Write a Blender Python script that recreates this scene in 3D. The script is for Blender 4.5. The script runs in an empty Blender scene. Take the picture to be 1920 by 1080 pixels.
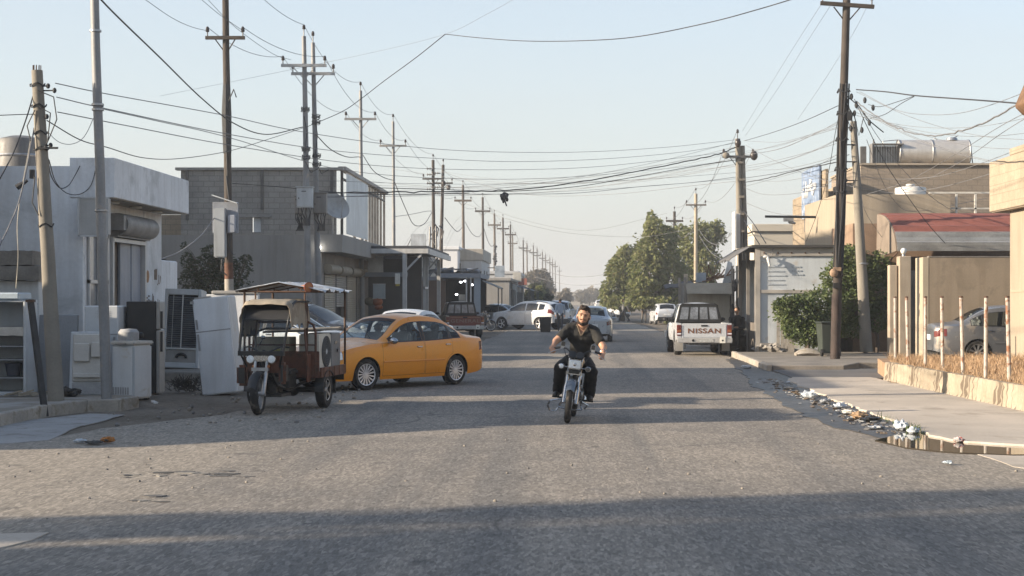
import bpy, bmesh, math, random
from mathutils import Vector, Matrix, noise
R = random.Random(11)
pi = math.pi
rad = math.radians
SC = bpy.context.scene
COL = SC.collection
F, VX, VY, CH = 3000.0, 1065.0, 560.0, 1.75      # lens in px of a 1920 wide frame, vanishing point, camera height


def G(px, py, z=0.0):
    """ground point seen at a pixel of the photograph"""
    Y = F * (CH - z) / (py - VY)
    return Vector(((px - VX) / F * Y, Y, z))


def at(px, py, Y):
    return Vector(((px - VX) / F * Y, Y, CH - (py - VY) / F * Y))


def s3(r, g, b):
    f = lambda c: (c / 255 / 12.92) if c / 255 <= .04045 else ((c / 255 + .055) / 1.055) ** 2.4
    return (f(r), f(g), f(b))


# ------------------------------------------------------------------ materials
MATS = {}


class NT:
    def __init__(s, name):
        s.m = bpy.data.materials.new(name)
        s.m.use_nodes = True
        s.t = s.m.node_tree
        s.b = s.t.nodes['Principled BSDF']

    def n(s, kind, **kw):
        nd = s.t.nodes.new(kind)
        for k, v in kw.items():
            if k.startswith('i_'):
                nd.inputs[k[2:].replace('_', ' ')].default_value = v
            else:
                setattr(nd, k, v)
        return nd

    def l(s, a, b):
        s.t.links.new(a, b)

    def pos(s):
        return s.n('ShaderNodeNewGeometry').outputs['Position']

    def noise(s, vec, scale, detail=4, rough=.55, dist=0):
        nd = s.n('ShaderNodeTexNoise')
        nd.inputs['Scale'].default_value = scale
        nd.inputs['Detail'].default_value = detail
        nd.inputs['Roughness'].default_value = rough
        nd.inputs['Distortion'].default_value = dist
        s.l(vec, nd.inputs['Vector'])
        return nd.outputs['Fac']

    def ramp(s, fac, stops):
        nd = s.n('ShaderNodeValToRGB')
        cr = nd.color_ramp
        while len(cr.elements) < len(stops):
            cr.elements.new(.5)
        for e, (p, c) in zip(cr.elements, stops):
            e.position = p
            e.color = (c, c, c, 1) if isinstance(c, (int, float)) else (*c, 1)
        s.l(fac, nd.inputs['Fac'])
        return nd.outputs['Color']

    def mix(s, fac, a, b, mode='MIX'):
        nd = s.n('ShaderNodeMix', data_type='RGBA', blend_type=mode)
        for sock, val in ((nd.inputs[0], fac), (nd.inputs[6], a), (nd.inputs[7], b)):
            if isinstance(val, (int, float)):
                sock.default_value = val if sock == nd.inputs[0] else (val, val, val, 1)
            elif isinstance(val, tuple):
                sock.default_value = (*val, 1)
            else:
                s.l(val, sock)
        return nd.outputs[2]

    def bump(s, h, strength=.3, dist=.02):
        nd = s.n('ShaderNodeBump')
        nd.inputs['Strength'].default_value = strength
        nd.inputs['Distance'].default_value = dist
        s.l(h, nd.inputs['Height'])
        s.l(nd.outputs['Normal'], s.b.inputs['Normal'])

    def scaled(s, vec, sx, sy, sz):
        nd = s.n('ShaderNodeMapping')
        nd.inputs['Scale'].default_value = (sx, sy, sz)
        s.l(vec, nd.inputs['Vector'])
        return nd.outputs['Vector']

    def wallvec(s):
        sp = s.n('ShaderNodeSeparateXYZ')
        s.l(s.pos(), sp.inputs[0])
        ad = s.n('ShaderNodeMath', operation='ADD')
        s.l(sp.outputs[0], ad.inputs[0])
        s.l(sp.outputs[1], ad.inputs[1])
        cb = s.n('ShaderNodeCombineXYZ')
        s.l(ad.outputs[0], cb.inputs[0])
        s.l(sp.outputs[2], cb.inputs[1])
        return cb.outputs[0]


def clampc(c, k):
    return tuple(min(.95, max(.002, x * k)) for x in c)


def pm(name, col, rough=.8, var=.22, sc=1.6, fine=35, bump=.15, metal=0., streak=0., stain=None, stain_amt=.5, stain_sc=3., coat=0., spec=.4, obj=False):
    """plain procedural surface: patchy colour, vertical runs, stains and a fine bump"""
    if name in MATS:
        return MATS[name]
    t = NT(name)
    p = t.n('ShaderNodeTexCoord').outputs['Object'] if obj else t.pos()
    c = t.mix(t.ramp(t.noise(p, sc, 5), [(.3, 0.), (.7, 1.)]), clampc(col, 1 - var), clampc(col, 1 + var * .8))
    c = t.mix(t.ramp(t.noise(p, fine, 3), [(.35, 0.), (.65, 1.)]), c, t.mix(1., c, clampc((1, 1, 1), 1 - var * .6), 'MULTIPLY'))
    if streak:
        sv = t.noise(t.scaled(p, 2.2, 2.2, .18), 2.5, 4)
        c = t.mix(t.ramp(sv, [(.45, 0.), (.75, streak)]), c, t.mix(1., c, (.45, .40, .34), 'MULTIPLY'))
    if stain:
        sn = t.noise(p, stain_sc, 6, .65, .4)
        e = .62 - .25 * stain_amt
        c = t.mix(t.ramp(sn, [(e, 0.), (e + .1, 1.)]), c, stain)
    t.l(c, t.b.inputs['Base Color'])
    rv = t.noise(p, sc * 4, 3)
    t.l(t.ramp(rv, [(.2, max(0., rough - .12)), (.8, min(1., rough + .1))]), t.b.inputs['Roughness'])
    t.b.inputs['Metallic'].default_value = metal
    t.b.inputs['Specular IOR Level'].default_value = spec
    t.b.inputs['Coat Weight'].default_value = coat
    t.b.inputs['Coat Roughness'].default_value = .08
    if bump:
        t.bump(t.noise(p, fine, 5), bump, .01)
    MATS[name] = t.m
    return t.m


def blockmat(name, c1, c2, mortar, bw=.4, bh=.2, msize=.012, var=.5, bump=.5):
    if name in MATS:
        return MATS[name]
    t = NT(name)
    v = t.wallvec()
    b = t.n('ShaderNodeTexBrick')
    b.inputs['Scale'].default_value = 1
    b.inputs['Brick Width'].default_value = bw
    b.inputs['Row Height'].default_value = bh
    b.inputs['Mortar Size'].default_value = msize
    b.inputs['Mortar Smooth'].default_value = .3
    b.inputs['Bias'].default_value = 0
    b.inputs['Color1'].default_value = (*c1, 1)
    b.inputs['Color2'].default_value = (*c2, 1)
    b.inputs['Mortar'].default_value = (*mortar, 1)
    t.l(v, b.inputs['Vector'])
    g = t.ramp(t.noise(t.pos(), 1.1, 6, .65), [(.3, 1 - .35 * var), (.7, 1.1)])
    g2 = t.ramp(t.noise(t.pos(), 18, 4), [(.3, .88), (.7, 1.06)])
    c = t.mix(1., t.mix(1., b.outputs['Color'], g, 'MULTIPLY'), g2, 'MULTIPLY')
    t.l(c, t.b.inputs['Base Color'])
    t.b.inputs['Roughness'].default_value = .92
    t.b.inputs['Specular IOR Level'].default_value = .2
    t.bump(t.mix(.25, b.outputs['Fac'], t.noise(t.pos(), 30, 4)), -bump, .02)
    MATS[name] = t.m
    return t.m


def glassmat(name, tint=(.75, .82, .85), alpha=.35, rough=.04):
    """window glass: part mirror, part see-through"""
    if name in MATS:
        return MATS[name]
    t = NT(name)
    t.b.inputs['Base Color'].default_value = (.02, .025, .03, 1)
    t.b.inputs['Roughness'].default_value = rough
    t.b.inputs['Specular IOR Level'].default_value = .8
    tr = t.n('ShaderNodeBsdfTransparent')
    tr.inputs[0].default_value = (*tint, 1)
    mx = t.n('ShaderNodeMixShader')
    mx.inputs[0].default_value = alpha
    t.l(tr.outputs[0], mx.inputs[1])
    t.l(t.b.outputs[0], mx.inputs[2])
    t.l(mx.outputs[0], t.t.nodes['Material Output'].inputs[0])
    MATS[name] = t.m
    return t.m


def emit(name, col, st):
    if name in MATS:
        return MATS[name]
    t = NT(name)
    t.b.inputs['Emission Color'].default_value = (*col, 1)
    t.b.inputs['Emission Strength'].default_value = st
    MATS[name] = t.m
    return t.m


# ------------------------------------------------------------------ mesh building
class MB:
    def __init__(s):
        s.v, s.f, s.m = [], [], []

    def add(s, vs, fs, mi=0, M=None):
        k = len(s.v)
        s.v += [tuple(M @ Vector(p)) if M else tuple(p) for p in vs]
        s.f += [tuple(i + k for i in f) for f in fs]
        s.m += [mi] * len(fs)
        return s

    def box(s, x0, x1, y0, y1, z0, z1, mi=0, M=None):
        vs = [(x, y, z) for z in (z0, z1) for y in (y0, y1) for x in (x0, x1)]
        return s.add(vs, [(0, 2, 3, 1), (4, 5, 7, 6), (0, 1, 5, 4), (2, 6, 7, 3), (0, 4, 6, 2), (1, 3, 7, 5)], mi, M)

    def cbox(s, c, d, rot=None, mi=0):
        M = Matrix.Translation(c) @ (rot.to_4x4() if rot else Matrix.Identity(4))
        return s.box(-d[0] / 2, d[0] / 2, -d[1] / 2, d[1] / 2, -d[2] / 2, d[2] / 2, mi, M)

    def tube(s, pts, r, n=8, cap=True, mi=0, closed=False):
        pts = [Vector(p) for p in pts]
        N = len(pts)
        rs = r if isinstance(r, (list, tuple)) else [r] * N
        vs, fs = [], []
        up = None
        for i, p in enumerate(pts):
            if closed:
                d = pts[(i + 1) % N] - pts[i - 1]
            else:
                d = pts[min(i + 1, N - 1)] - pts[max(i - 1, 0)]
            if d.length < 1e-9:
                d = Vector((0, 0, 1))
            d.normalize()
            if up is None:
                up = Vector((0, 0, 1)) if abs(d.z) < .9 else Vector((1, 0, 0))
            a = d.cross(up)
            if a.length < 1e-6:
                a = d.orthogonal()
            a.normalize()
            b = a.cross(d).normalized()
            up = b
            for k in range(n):
                t = 2 * pi * k / n
                vs.append(p + rs[i] * (math.cos(t) * a + math.sin(t) * b))
        for i in range(N if closed else N - 1):
            j = (i + 1) % N
            for k in range(n):
                k2 = (k + 1) % n
                fs.append((i * n + k, i * n + k2, j * n + k2, j * n + k))
        if cap and not closed:
            fs.append(tuple(range(n))[::-1])
            fs.append(tuple(range((N - 1) * n, N * n)))
        return s.add(vs, fs, mi)

    def rod(s, a, b, r, n=8, mi=0, r2=None):
        return s.tube([a, b], [r, r if r2 is None else r2], n, True, mi)

    def bar(s, a, b, w, h, mi=0):
        a, b = Vector(a), Vector(b)
        d = b - a
        q = d.to_track_quat('X', 'Z').to_matrix()
        return s.cbox((a + b) / 2, (d.length, w, h), q, mi)

    def lathe(s, prof, n=20, M=None, mi=0, cap=True):
        vs, fs = [], []
        for r, z in prof:
            for k in range(n):
                t = 2 * pi * k / n
                vs.append((r * math.cos(t), r * math.sin(t), z))
        for i in range(len(prof) - 1):
            for k in range(n):
                k2 = (k + 1) % n
                fs.append((i * n + k, i * n + k2, (i + 1) * n + k2, (i + 1) * n + k))
        if cap:
            if prof[0][0] > 1e-4:
                fs.append(tuple(range(n))[::-1])
            if prof[-1][0] > 1e-4:
                fs.append(tuple(range((len(prof) - 1) * n, len(prof) * n)))
        return s.add(vs, fs, mi, M)

    def ball(s, c, r, n=12, mi=0, rot=None):
        rr = r if isinstance(r, (list, tuple)) else (r, r, r)
        M = Matrix.Translation(c) @ (rot.to_4x4() if rot else Matrix.Identity(4)) @ Matrix.Diagonal((*rr, 1))
        h = max(4, n // 2)
        prof = [(max(1e-4, math.sin(pi * i / h)), -math.cos(pi * i / h)) for i in range(h + 1)]
        return s.lathe(prof, n, M, mi, False)

    def caps(s, a, b, ra, rb, n=12, mi=0):
        """tapered capsule"""
        a, b = Vector(a), Vector(b)
        d = (b - a)
        L = max(d.length, 1e-5)
        u = d / L
        pts, rs = [], []
        for i in range(5):
            t = i / 4 * pi / 2
            pts.append(a - u * ra * math.cos(t)); rs.append(max(1e-4, ra * math.sin(t)))
        for i in range(5):
            t = i / 4 * pi / 2
            pts.append(b + u * rb * math.sin(t)); rs.append(max(1e-4, rb * math.cos(t)))
        return s.tube(pts, rs, n, True, mi)

    def prism(s, poly, d0, d1, plane='xz', mi=0, M=None):
        f = {'xz': lambda a, b, d: (a, d, b), 'yz': lambda a, b, d: (d, a, b), 'xy': lambda a, b, d: (a, b, d)}[plane]
        n = len(poly)
        vs = [f(a, b, d0) for a, b in poly] + [f(a, b, d1) for a, b in poly]
        fs = [tuple(range(n)), tuple(range(n, 2 * n))[::-1]]
        fs += [(i, n + i, n + (i + 1) % n, (i + 1) % n) for i in range(n)]
        return s.add(vs, fs, mi, M)

    def grid(s, pts, mi=0, closed=False):
        """pts[i][j] -> quads"""
        m = len(pts[0])
        vs = [p for row in pts for p in row]
        fs = []
        for i in range(len(pts) - 1):
            for j in range(m if closed else m - 1):
                j2 = (j + 1) % m
                fs.append((i * m + j, i * m + j2, (i + 1) * m + j2, (i + 1) * m + j))
        return s.add(vs, fs, mi)

    def build(s, name, mat, parent=None, smooth=35, bevel=0., fix=True, seg=1, solid=0.):
        me = bpy.data.meshes.new(name)
        me.from_pydata(s.v, [], s.f)
        bm = bmesh.new()
        bm.from_mesh(me)
        for i, f in enumerate(bm.faces):
            f.material_index = s.m[i]
        if fix:
            bmesh.ops.recalc_face_normals(bm, faces=bm.faces)
        if solid:
            bmesh.ops.solidify(bm, geom=list(bm.faces), thickness=solid)
        if bevel:
            bmesh.ops.remove_doubles(bm, verts=bm.verts, dist=1e-5)
            es = [e for e in bm.edges if e.is_manifold and e.calc_face_angle(0) > rad(30)]
            bmesh.ops.bevel(bm, geom=es, offset=bevel, segments=seg, affect='EDGES', clamp_overlap=True)
        bm.to_mesh(me)
        bm.free()
        return link(name, me, mat, parent, smooth)


def link(name, me, mat, parent=None, smooth=35):
    for m in (mat if isinstance(mat, (list, tuple)) else [mat]):
        me.materials.append(m)
    if smooth:
        me.polygons.foreach_set('use_smooth', [True] * len(me.polygons))
        me.set_sharp_from_angle(angle=rad(smooth))
    o = bpy.data.objects.new(name, me)
    COL.objects.link(o)
    if parent:
        o.parent = parent
    return o


def tag(o, label=None, cat=None, group=None, kind=None):
    for k, v in (('label', label), ('category', cat), ('group', group), ('kind', kind)):
        if v:
            o[k] = v
    return o


def thing(name, label, cat, loc=(0, 0, 0), rz=0., group=None, sc=1., rot=None):
    o = bpy.data.objects.new(name, None)
    COL.objects.link(o)
    o.location = loc
    o.rotation_euler = rot or (0, 0, rz)
    o.scale = (sc, sc, sc)
    o.empty_display_size = .2
    return tag(o, label, cat, group)


def copy_tree(o, parent=None):
    c = o.copy()
    COL.objects.link(c)
    c.parent = parent
    for ch in list(o.children):
        copy_tree(ch, c)
    return c


def dup(o, label, loc, rz=None, group=None, rot=None):
    c = copy_tree(o)
    c.location = loc
    if rz is not None:
        c.rotation_euler = (0, 0, rz)
    if rot is not None:
        c.rotation_euler = rot
    tag(c, label, None, group)
    return c


def struct(name, mb, m, **kw):
    o = mb.build(name, m, None, **kw)
    o['kind'] = 'structure'
    return o


def textmesh(txt, size, depth=.004, bold=True, sx=1.):
    cu = bpy.data.curves.new('lettering', 'FONT')
    cu.body = txt
    cu.size = size
    cu.extrude = depth
    cu.align_x = 'CENTER'
    cu.align_y = 'CENTER'
    cu.offset = .024 * size if bold else 0
    cu.space_character = 1.12
    o = bpy.data.objects.new('lettering', cu)
    COL.objects.link(o)
    dg = bpy.context.evaluated_depsgraph_get()
    me = bpy.data.meshes.new_from_object(o.evaluated_get(dg))
    bpy.data.objects.remove(o)
    return me


def lettering(txt, size, mat, parent, M, sx=1., name='lettering', bold=True):
    me = textmesh(txt, size, .003, bold)
    me.transform(M @ Matrix.Diagonal((sx, 1, 1, 1)))
    me.materials.clear()
    return link(name, me, mat, parent, 0)


def remeshed(mb, voxel, smooth_it=4, fac=.5):
    me = bpy.data.meshes.new('body')
    me.from_pydata(mb.v, [], mb.f)
    o = bpy.data.objects.new('body', me)
    COL.objects.link(o)
    md = o.modifiers.new('r', 'REMESH')
    md.mode = 'VOXEL'
    md.voxel_size = voxel
    if smooth_it:
        m2 = o.modifiers.new('s', 'SMOOTH')
        m2.factor = fac
        m2.iterations = smooth_it
    dg = bpy.context.evaluated_depsgraph_get()
    out = bpy.data.meshes.new_from_object(o.evaluated_get(dg))
    bpy.data.objects.remove(o)
    out.materials.clear()
    return out


def interp(ctrl, x):
    """monotone cubic through control points"""
    n = len(ctrl)
    if x <= ctrl[0][0]:
        return ctrl[0][1]
    if x >= ctrl[-1][0]:
        return ctrl[-1][1]
    i = max(k for k in range(n - 1) if ctrl[k][0] <= x)
    d = [(ctrl[k + 1][1] - ctrl[k][1]) / (ctrl[k + 1][0] - ctrl[k][0]) for k in range(n - 1)]

    def slope(k):
        if k == 0:
            return d[0]
        if k == n - 1:
            return d[-1]
        a, b = d[k - 1], d[k]
        return 0 if a * b <= 0 else 2 * a * b / (a + b)
    h = ctrl[i + 1][0] - ctrl[i][0]
    t = (x - ctrl[i][0]) / h
    m0, m1 = slope(i) * h, slope(i + 1) * h
    return (2 * t**3 - 3 * t**2 + 1) * ctrl[i][1] + (t**3 - 2 * t**2 + t) * m0 + (-2 * t**3 + 3 * t**2) * ctrl[i + 1][1] + (t**3 - t**2) * m1
# ------------------------------------------------------------------ vehicle materials
BLACK = pm('black_plastic', (.018, .018, .018), .55, .2, 6, 60, .05)
RUBBER = pm('tyre_rubber', (.022, .021, .020), .85, .3, 5, 60, .2, stain=(.10, .085, .07), stain_amt=.3, stain_sc=9)
DARK = pm('dark_void', (.012, .012, .012), .9, .1, 2, 30, 0)
CHROME = pm('chrome', (.42, .42, .42), .25, .15, 8, 40, 0, metal=1.)
STEEL = pm('dull_steel', (.38, .38, .38), .45, .3, 5, 40, .05, metal=.8)
ALLOY = pm('silver_wheel_paint', (.62, .62, .63), .35, .12, 6, 40, 0, metal=.35)
GLASS = glassmat('car_glass', (.72, .78, .80), .30)
TINT = glassmat('tinted_car_glass', (.06, .065, .07), .6)
LENS = pm('lamp_lens', (.75, .77, .78), .08, .15, 14, 60, 0, coat=.6)
REDL = pm('red_lamp_lens', (.13, .018, .014), .2, .3, 14, 60, 0, coat=.5)
ORANGEL = pm('orange_lamp_lens', (.30, .10, .02), .2, .2, 14, 60, 0, coat=.5)
SEATC = pm('seat_cloth', (.40, .37, .33), .9, .2, 4, 60, .1)
SEATD = pm('dark_seat_cloth', (.05, .05, .05), .9, .2, 4, 60, .1)
PLATE = pm('number_plate', (.7, .7, .68), .5, .15, 9, 50, 0)


def paint(name, col, dirt=.25, rough=.28, coat=.6):
    return pm(name, col, rough, .06, 1.2, 25, 0, stain=clampc((.30, .25, .19), .9) if dirt > .5 else None, stain_amt=dirt, stain_sc=2.2, coat=coat, spec=.5)


def make_wheel(par, loc, side, r=.30, w=.19, rimr=.195, rim_mat=None, spokes=9, steer=0., name='wheel'):
    """tyre with a spoked rim as its child; side +1 faces local +y"""
    hw = w / 2
    M = Matrix.Translation(loc) @ Matrix.Rotation(steer, 4, 'Z') @ Matrix.Rotation(-side * pi / 2, 4, 'X')
    t = MB()
    t.lathe([(rimr, -hw * .8), (rimr + .01, -hw * .95), (r - .03, -hw), (r - .006, -hw * .72), (r, -hw * .3), (r, hw * .3), (r - .006, hw * .72), (r - .03, hw), (rimr + .01, hw * .95), (rimr, hw * .8), (rimr, -hw * .8)], 36, M, 0, False)
    o = t.build(name, RUBBER, par)
    m = MB()
    m.lathe([(rimr + .004, hw * .86), (rimr - .012, hw * .8), (rimr - .02, hw * .4), (rimr - .02, -hw * .6), (.02, -hw * .6)], 32, M, 1, False)
    m.lathe([(.001, hw * .74), (.03, hw * .72), (.045, hw * .55), (.05, hw * .2)], 16, M, 0, False)
    m.lathe([(rimr + .006, hw * .8), (rimr + .004, hw * .9), (rimr - .012, hw * .82)], 32, M, 0, False)
    for k in range(spokes):
        a = 2 * pi * k / spokes
        S = M @ Matrix.Rotation(a, 4, 'Z')
        ww = min(.02, .55 * rimr / spokes * 1.5)
        m.add([(.03, -ww * .7, hw * .66), (.03, ww * .7, hw * .66), (rimr - .008, ww * 1.25, hw * .78), (rimr - .008, -ww * 1.25, hw * .78),
               (.03, -ww * .7, hw * .3), (.03, ww * .7, hw * .3), (rimr - .008, ww * 1.25, hw * .3), (rimr - .008, -ww * 1.25, hw * .3)],
              [(0, 1, 2, 3), (0, 3, 7, 4), (1, 5, 6, 2), (2, 6, 7, 3)], 0, S)
    m.build('rim', [rim_mat or ALLOY, DARK], o)
    return o


def car_shell(root, S, pnt, dark_glass=False, chrome_handles=True):
    """loft a car body from side profile and plan curves, cut doors, windows and lamps out of it as parts"""
    top, belt, wb, wr, bot = S['top'], S['belt'], S['wb'], S['wr'], S['bot']
    xf, xr = top[-1][0], top[0][0]
    ra = S.get('arch', .335)
    zc = S.get('r', .30)
    keys = [xr, xf] + list(S['keys'])
    for ax in S['axles']:
        for k in range(-8, 9):
            keys.append(ax + ra * math.sin(k / 8 * pi / 2))
        keys += [ax - ra - .004, ax + ra + .004]
    for d in (.02, .05, .09, .14, .20):
        keys += [xr + d, xf - d]
    x = xr
    while x < xf:
        if min(abs(x - k) for k in keys) > .035:
            keys.append(x)
        x += .07
    xs = []
    for k in sorted(keys):
        if not xs or k - xs[-1] > .002:
            xs.append(k)
    nl, nu, nt = 11, 5, 6
    J = nl + nu + nt
    zs = S.get('sill', .2)

    def sect(x):
        zb = interp(bot, x)
        for ax in S['axles']:
            if abs(x - ax) <= ra:
                zb = max(zb, zc + math.sqrt(max(0, ra * ra - (x - ax) ** 2)) * .98)
        zbel, ztop = interp(belt, x), interp(top, x)
        zb = min(zb, zbel - .05)
        w, w2 = interp(wb, x), interp(wr, x)
        drop = S.get('drop', .05)
        zed = max(zbel + .004, ztop - drop)
        ztop = max(ztop, zed + .004)
        pts = []
        for k in range(nl + 1):
            z = zb + (zbel - zb) * k / nl
            t = (z - zs) / max(.1, zbel - zs)
            y = w * interp([(0, .945), (.18, .985), (.45, 1.0), (.62, 1.0), (.8, .99), (.93, .972), (1, .945)], t)
            pts.append((x, y, z))
        y0 = pts[-1][1]
        w2 = min(w2, y0 - .004)
        for k in range(1, nu + 1):
            t = k / nu
            pts.append((x, y0 + (w2 - y0) * t + .018 * math.sin(pi * t) * min(1, (zed - zbel) / .3), zbel + (zed - zbel) * t))
        for k in range(1, nt + 1):
            t = k / nt
            pts.append((x, w2 * (1 - t), zed + (ztop - zed) * math.sin(t * pi / 2)))
        return pts

    rows = [sect(x) for x in xs]
    bm = bmesh.new()
    idx = []
    for r in rows:
        line = [bm.verts.new((p[0], p[1], p[2])) for p in r]
        line += [bm.verts.new((p[0], -p[1], p[2])) for p in r[-2::-1]]
        idx.append(line)
    W = 2 * J + 1
    info = {}
    for i in range(len(xs) - 1):
        for j in range(W - 1):
            f = bm.faces.new((idx[i][j], idx[i + 1][j], idx[i + 1][j + 1], idx[i][j + 1]))
            info[f] = (i, j)
    for line in (idx[0], idx[-1]):
        for j in range(J):
            a, b, c, d = line[j], line[j + 1], line[W - 2 - j], line[W - 1 - j]
            vs = [a, b, c, d] if b is not c else [a, b, d]
            bm.faces.new(vs)
    bmesh.ops.recalc_face_normals(bm, faces=bm.faces)
    bm.normal_update()

    def regionfaces(reg):
        out = []
        for f, (i, j) in info.items():
            if not f.is_valid:
                continue
            xm = (xs[i] + xs[i + 1]) / 2
            jj = j if j < J else W - 2 - j
            side = 1 if j < J else -1
            band = 'low' if jj < nl else ('up' if jj < nl + nu else 'top')
            if band not in reg['band'] or not (reg['x'][0] < xm < reg['x'][1]):
                continue
            if reg.get('side', side) != side:
                continue
            if 'z' in reg and not (reg['z'][0] < f.calc_center_median().z < reg['z'][1]):
                continue
            if 'jt' in reg and jj < nl + nu + reg['jt']:
                continue
            if 'jl' in reg and jj < reg['jl']:
                continue
            if 'jh' in reg and jj > reg['jh']:
                continue
            out.append(f)
        return out

    made = []
    for reg in S['regions']:
        for side in ((1, -1) if reg.get('both') else (None,)):
            rg = dict(reg)
            if side:
                rg['side'] = side
            fs = regionfaces(rg)
            if not fs:
                continue
            for f in fs:
                info.pop(f)
            res = bmesh.ops.inset_region(bm, faces=fs, thickness=reg.get('inset', .03), depth=reg.get('depth', 0), use_even_offset=True, use_boundary=True)
            for f in res['faces']:
                f.material_index = reg.get('bmat', 0)
            vm, vs, ff = {}, [], []
            for f in fs:
                q = []
                for v in f.verts:
                    if v not in vm:
                        vm[v] = len(vs)
                        vs.append(v.co.copy())
                    q.append(vm[v])
                ff.append(q)
            bmesh.ops.delete(bm, geom=fs, context='FACES_ONLY')
            me = bpy.data.meshes.new(reg['name'])
            me.from_pydata(vs, [], ff)
            mt = reg['mat']
            o = link(reg['name'], me, pnt if mt == 'paint' else mt, root, 40)
            made.append((reg, side, o))
    me = bpy.data.meshes.new('body')
    bm.to_mesh(me)
    bm.free()
    link('body', me, [pnt, BLACK, S.get('trim', BLACK)], root, 32)
    # door handles
    for reg, side, o in made:
        if reg['name'] == 'door' and 'hx' in reg:
            hx, hz = reg['hx'], reg['hz']
            h = MB()
            y = interp(wb, hx) * .985
            h.cbox((hx, side * (y + .012), hz), (.15, .03, .032))
            h.build('handle', CHROME if chrome_handles else pnt, o, bevel=.008)
    # under side, so that no light passes through
    u = MB()
    aR, aF = min(S['axles']), max(S['axles'])
    wm = max(p[1] for p in wb)
    zu = S.get('under', .24)
    u.box(aR + ra + .03, aF - ra - .03, -wm + .06, wm - .06, zu, zu + .12)
    u.box(xr + .10, aR + ra + .03, -wm + .27, wm - .27, zu, zu + .34)
    u.box(aF - ra - .03, xf - .10, -wm + .27, wm - .27, zu, zu + .34)
    for ax in S['axles']:
        for sd in (1, -1):
            arc = [(ax + (ra - .004) * math.cos(a), zc + (ra - .004) * math.sin(a)) for a in [pi * k / 12 for k in range(13)]]
            u.grid([[(p[0], sd * (wm - .30), p[1]), (p[0], sd * (wm * .95), p[1])] for p in arc])
    u.build('underbody', DARK, root)
    return made


def seats(root, xs, mat, z=.5, w=.5, yy=.36, head=True):
    for x in xs:
        for y in (yy, -yy):
            m = MB()
            m.cbox((x + .12, y, z), (.5, w, .16))
            m.cbox((x - .17, y, z + .30), (.14, w, .56), Matrix.Rotation(-.2, 3, 'Y'))
            if head:
                m.cbox((x - .27, y, z + .66), (.09, .24, .17), Matrix.Rotation(-.15, 3, 'Y'))
            m.build('seat', mat, root, bevel=.04, seg=2)


def mirrors(root, x, y, z, mat):
    for sd in (1, -1):
        m = MB()
        m.ball((x, sd * (y + .09), z), (.075, .10, .065), 12)
        m.cbox((x + .01, sd * (y + .01), z - .03), (.05, .10, .03))
        m.build('wing_mirror', mat, root)


def sedan_spec(g=None):
    S = dict(
        top=[(-2.28, .90), (-2.24, .985), (-2.1, 1.015), (-1.72, 1.045), (-1.62, 1.08), (-1.05, 1.375), (-.75, 1.435), (-.35, 1.455), (-.05, 1.43), (.12, 1.375), (.80, .985), (.95, .95), (1.5, .88), (1.95, .77), (2.15, .67), (2.22, .60)],
        belt=[(-2.28, .86), (-2.1, .935), (-1.5, .95), (-.4, .915), (.8, .895), (1.5, .83), (1.95, .72), (2.15, .62), (2.22, .56)],
        wb=[(-2.28, .60), (-2.2, .70), (-2.0, .79), (-1.5, .838), (-.2, .855), (1., .845), (1.6, .82), (1.95, .74), (2.12, .63), (2.22, .48)],
        wr=[(-2.28, .54), (-2.2, .62), (-1.75, .66), (-1.05, .565), (-.4, .585), (.12, .575), (.8, .72), (1.5, .70), (1.95, .62), (2.12, .54), (2.22, .42)],
        bot=[(-2.28, .34), (-1.9, .24), (-1.3, .2), (1.3, .19), (1.9, .19), (2.22, .26)],
        axles=[1.268, -1.268], r=.30, arch=.345, drop=.055,
        keys=[.86, .80, .66, .12, -.27, -1.42, -.35, -1.08, -1.14, -1.02, -1.52, -1.62, .78, -.31, -.33],
        regions=[
            dict(name='windscreen', band=('top',), x=(.12, .80), mat=GLASS, jt=1, inset=.015, bmat=1),
            dict(name='rear_window', band=('top',), x=(-1.62, -1.02), mat=GLASS, jt=1, inset=.015, bmat=1),
            dict(name='side_window', band=('up',), x=(-.27, .66), mat=GLASS, jh=14, inset=.018, bmat=1, both=True),
            dict(name='side_window', band=('up',), x=(-1.08, -.35), mat=GLASS, jh=14, inset=.018, bmat=1, both=True),
            dict(name='quarter_window', band=('up',), x=(-1.42, -1.14), mat=GLASS, jh=14, inset=.018, bmat=1, both=True),
            dict(name='door_pillar', band=('up',), x=(-.35, -.27), mat=BLACK, jh=14, inset=.002, both=True),
            dict(name='door_pillar', band=('up',), x=(-1.14, -1.08), mat=BLACK, jh=14, inset=.002, both=True),
            dict(name='headlight', band=('low',), x=(1.86, 2.17), jl=8, jh=10, mat=LENS, inset=.006, bmat=1, both=True),
            dict(name='tail_light', band=('low',), x=(-2.27, -2.02), jl=7, jh=9, mat=REDL, inset=.006, bmat=1, both=True),
            dict(name='door', band=('low',), jl=1, x=(-.31, .86), mat='paint', inset=.006, bmat=1, both=True, hx=-.16, hz=.80),
            dict(name='door', band=('low',), jl=1, x=(-1.14, -.33), mat='paint', inset=.006, bmat=1, both=True, hx=-1.0, hz=.83),
            dict(name='bonnet', band=('top',), x=(.86, 1.95), mat='paint', inset=.006, bmat=1),
            dict(name='boot_lid', band=('top',), x=(-2.2, -1.62), mat='paint', inset=.006, bmat=1),
        ])
    if g:
        S['regions'] = [dict(r, mat=(g if r['mat'] is GLASS else r['mat'])) for r in S['regions']]
    return S


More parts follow.
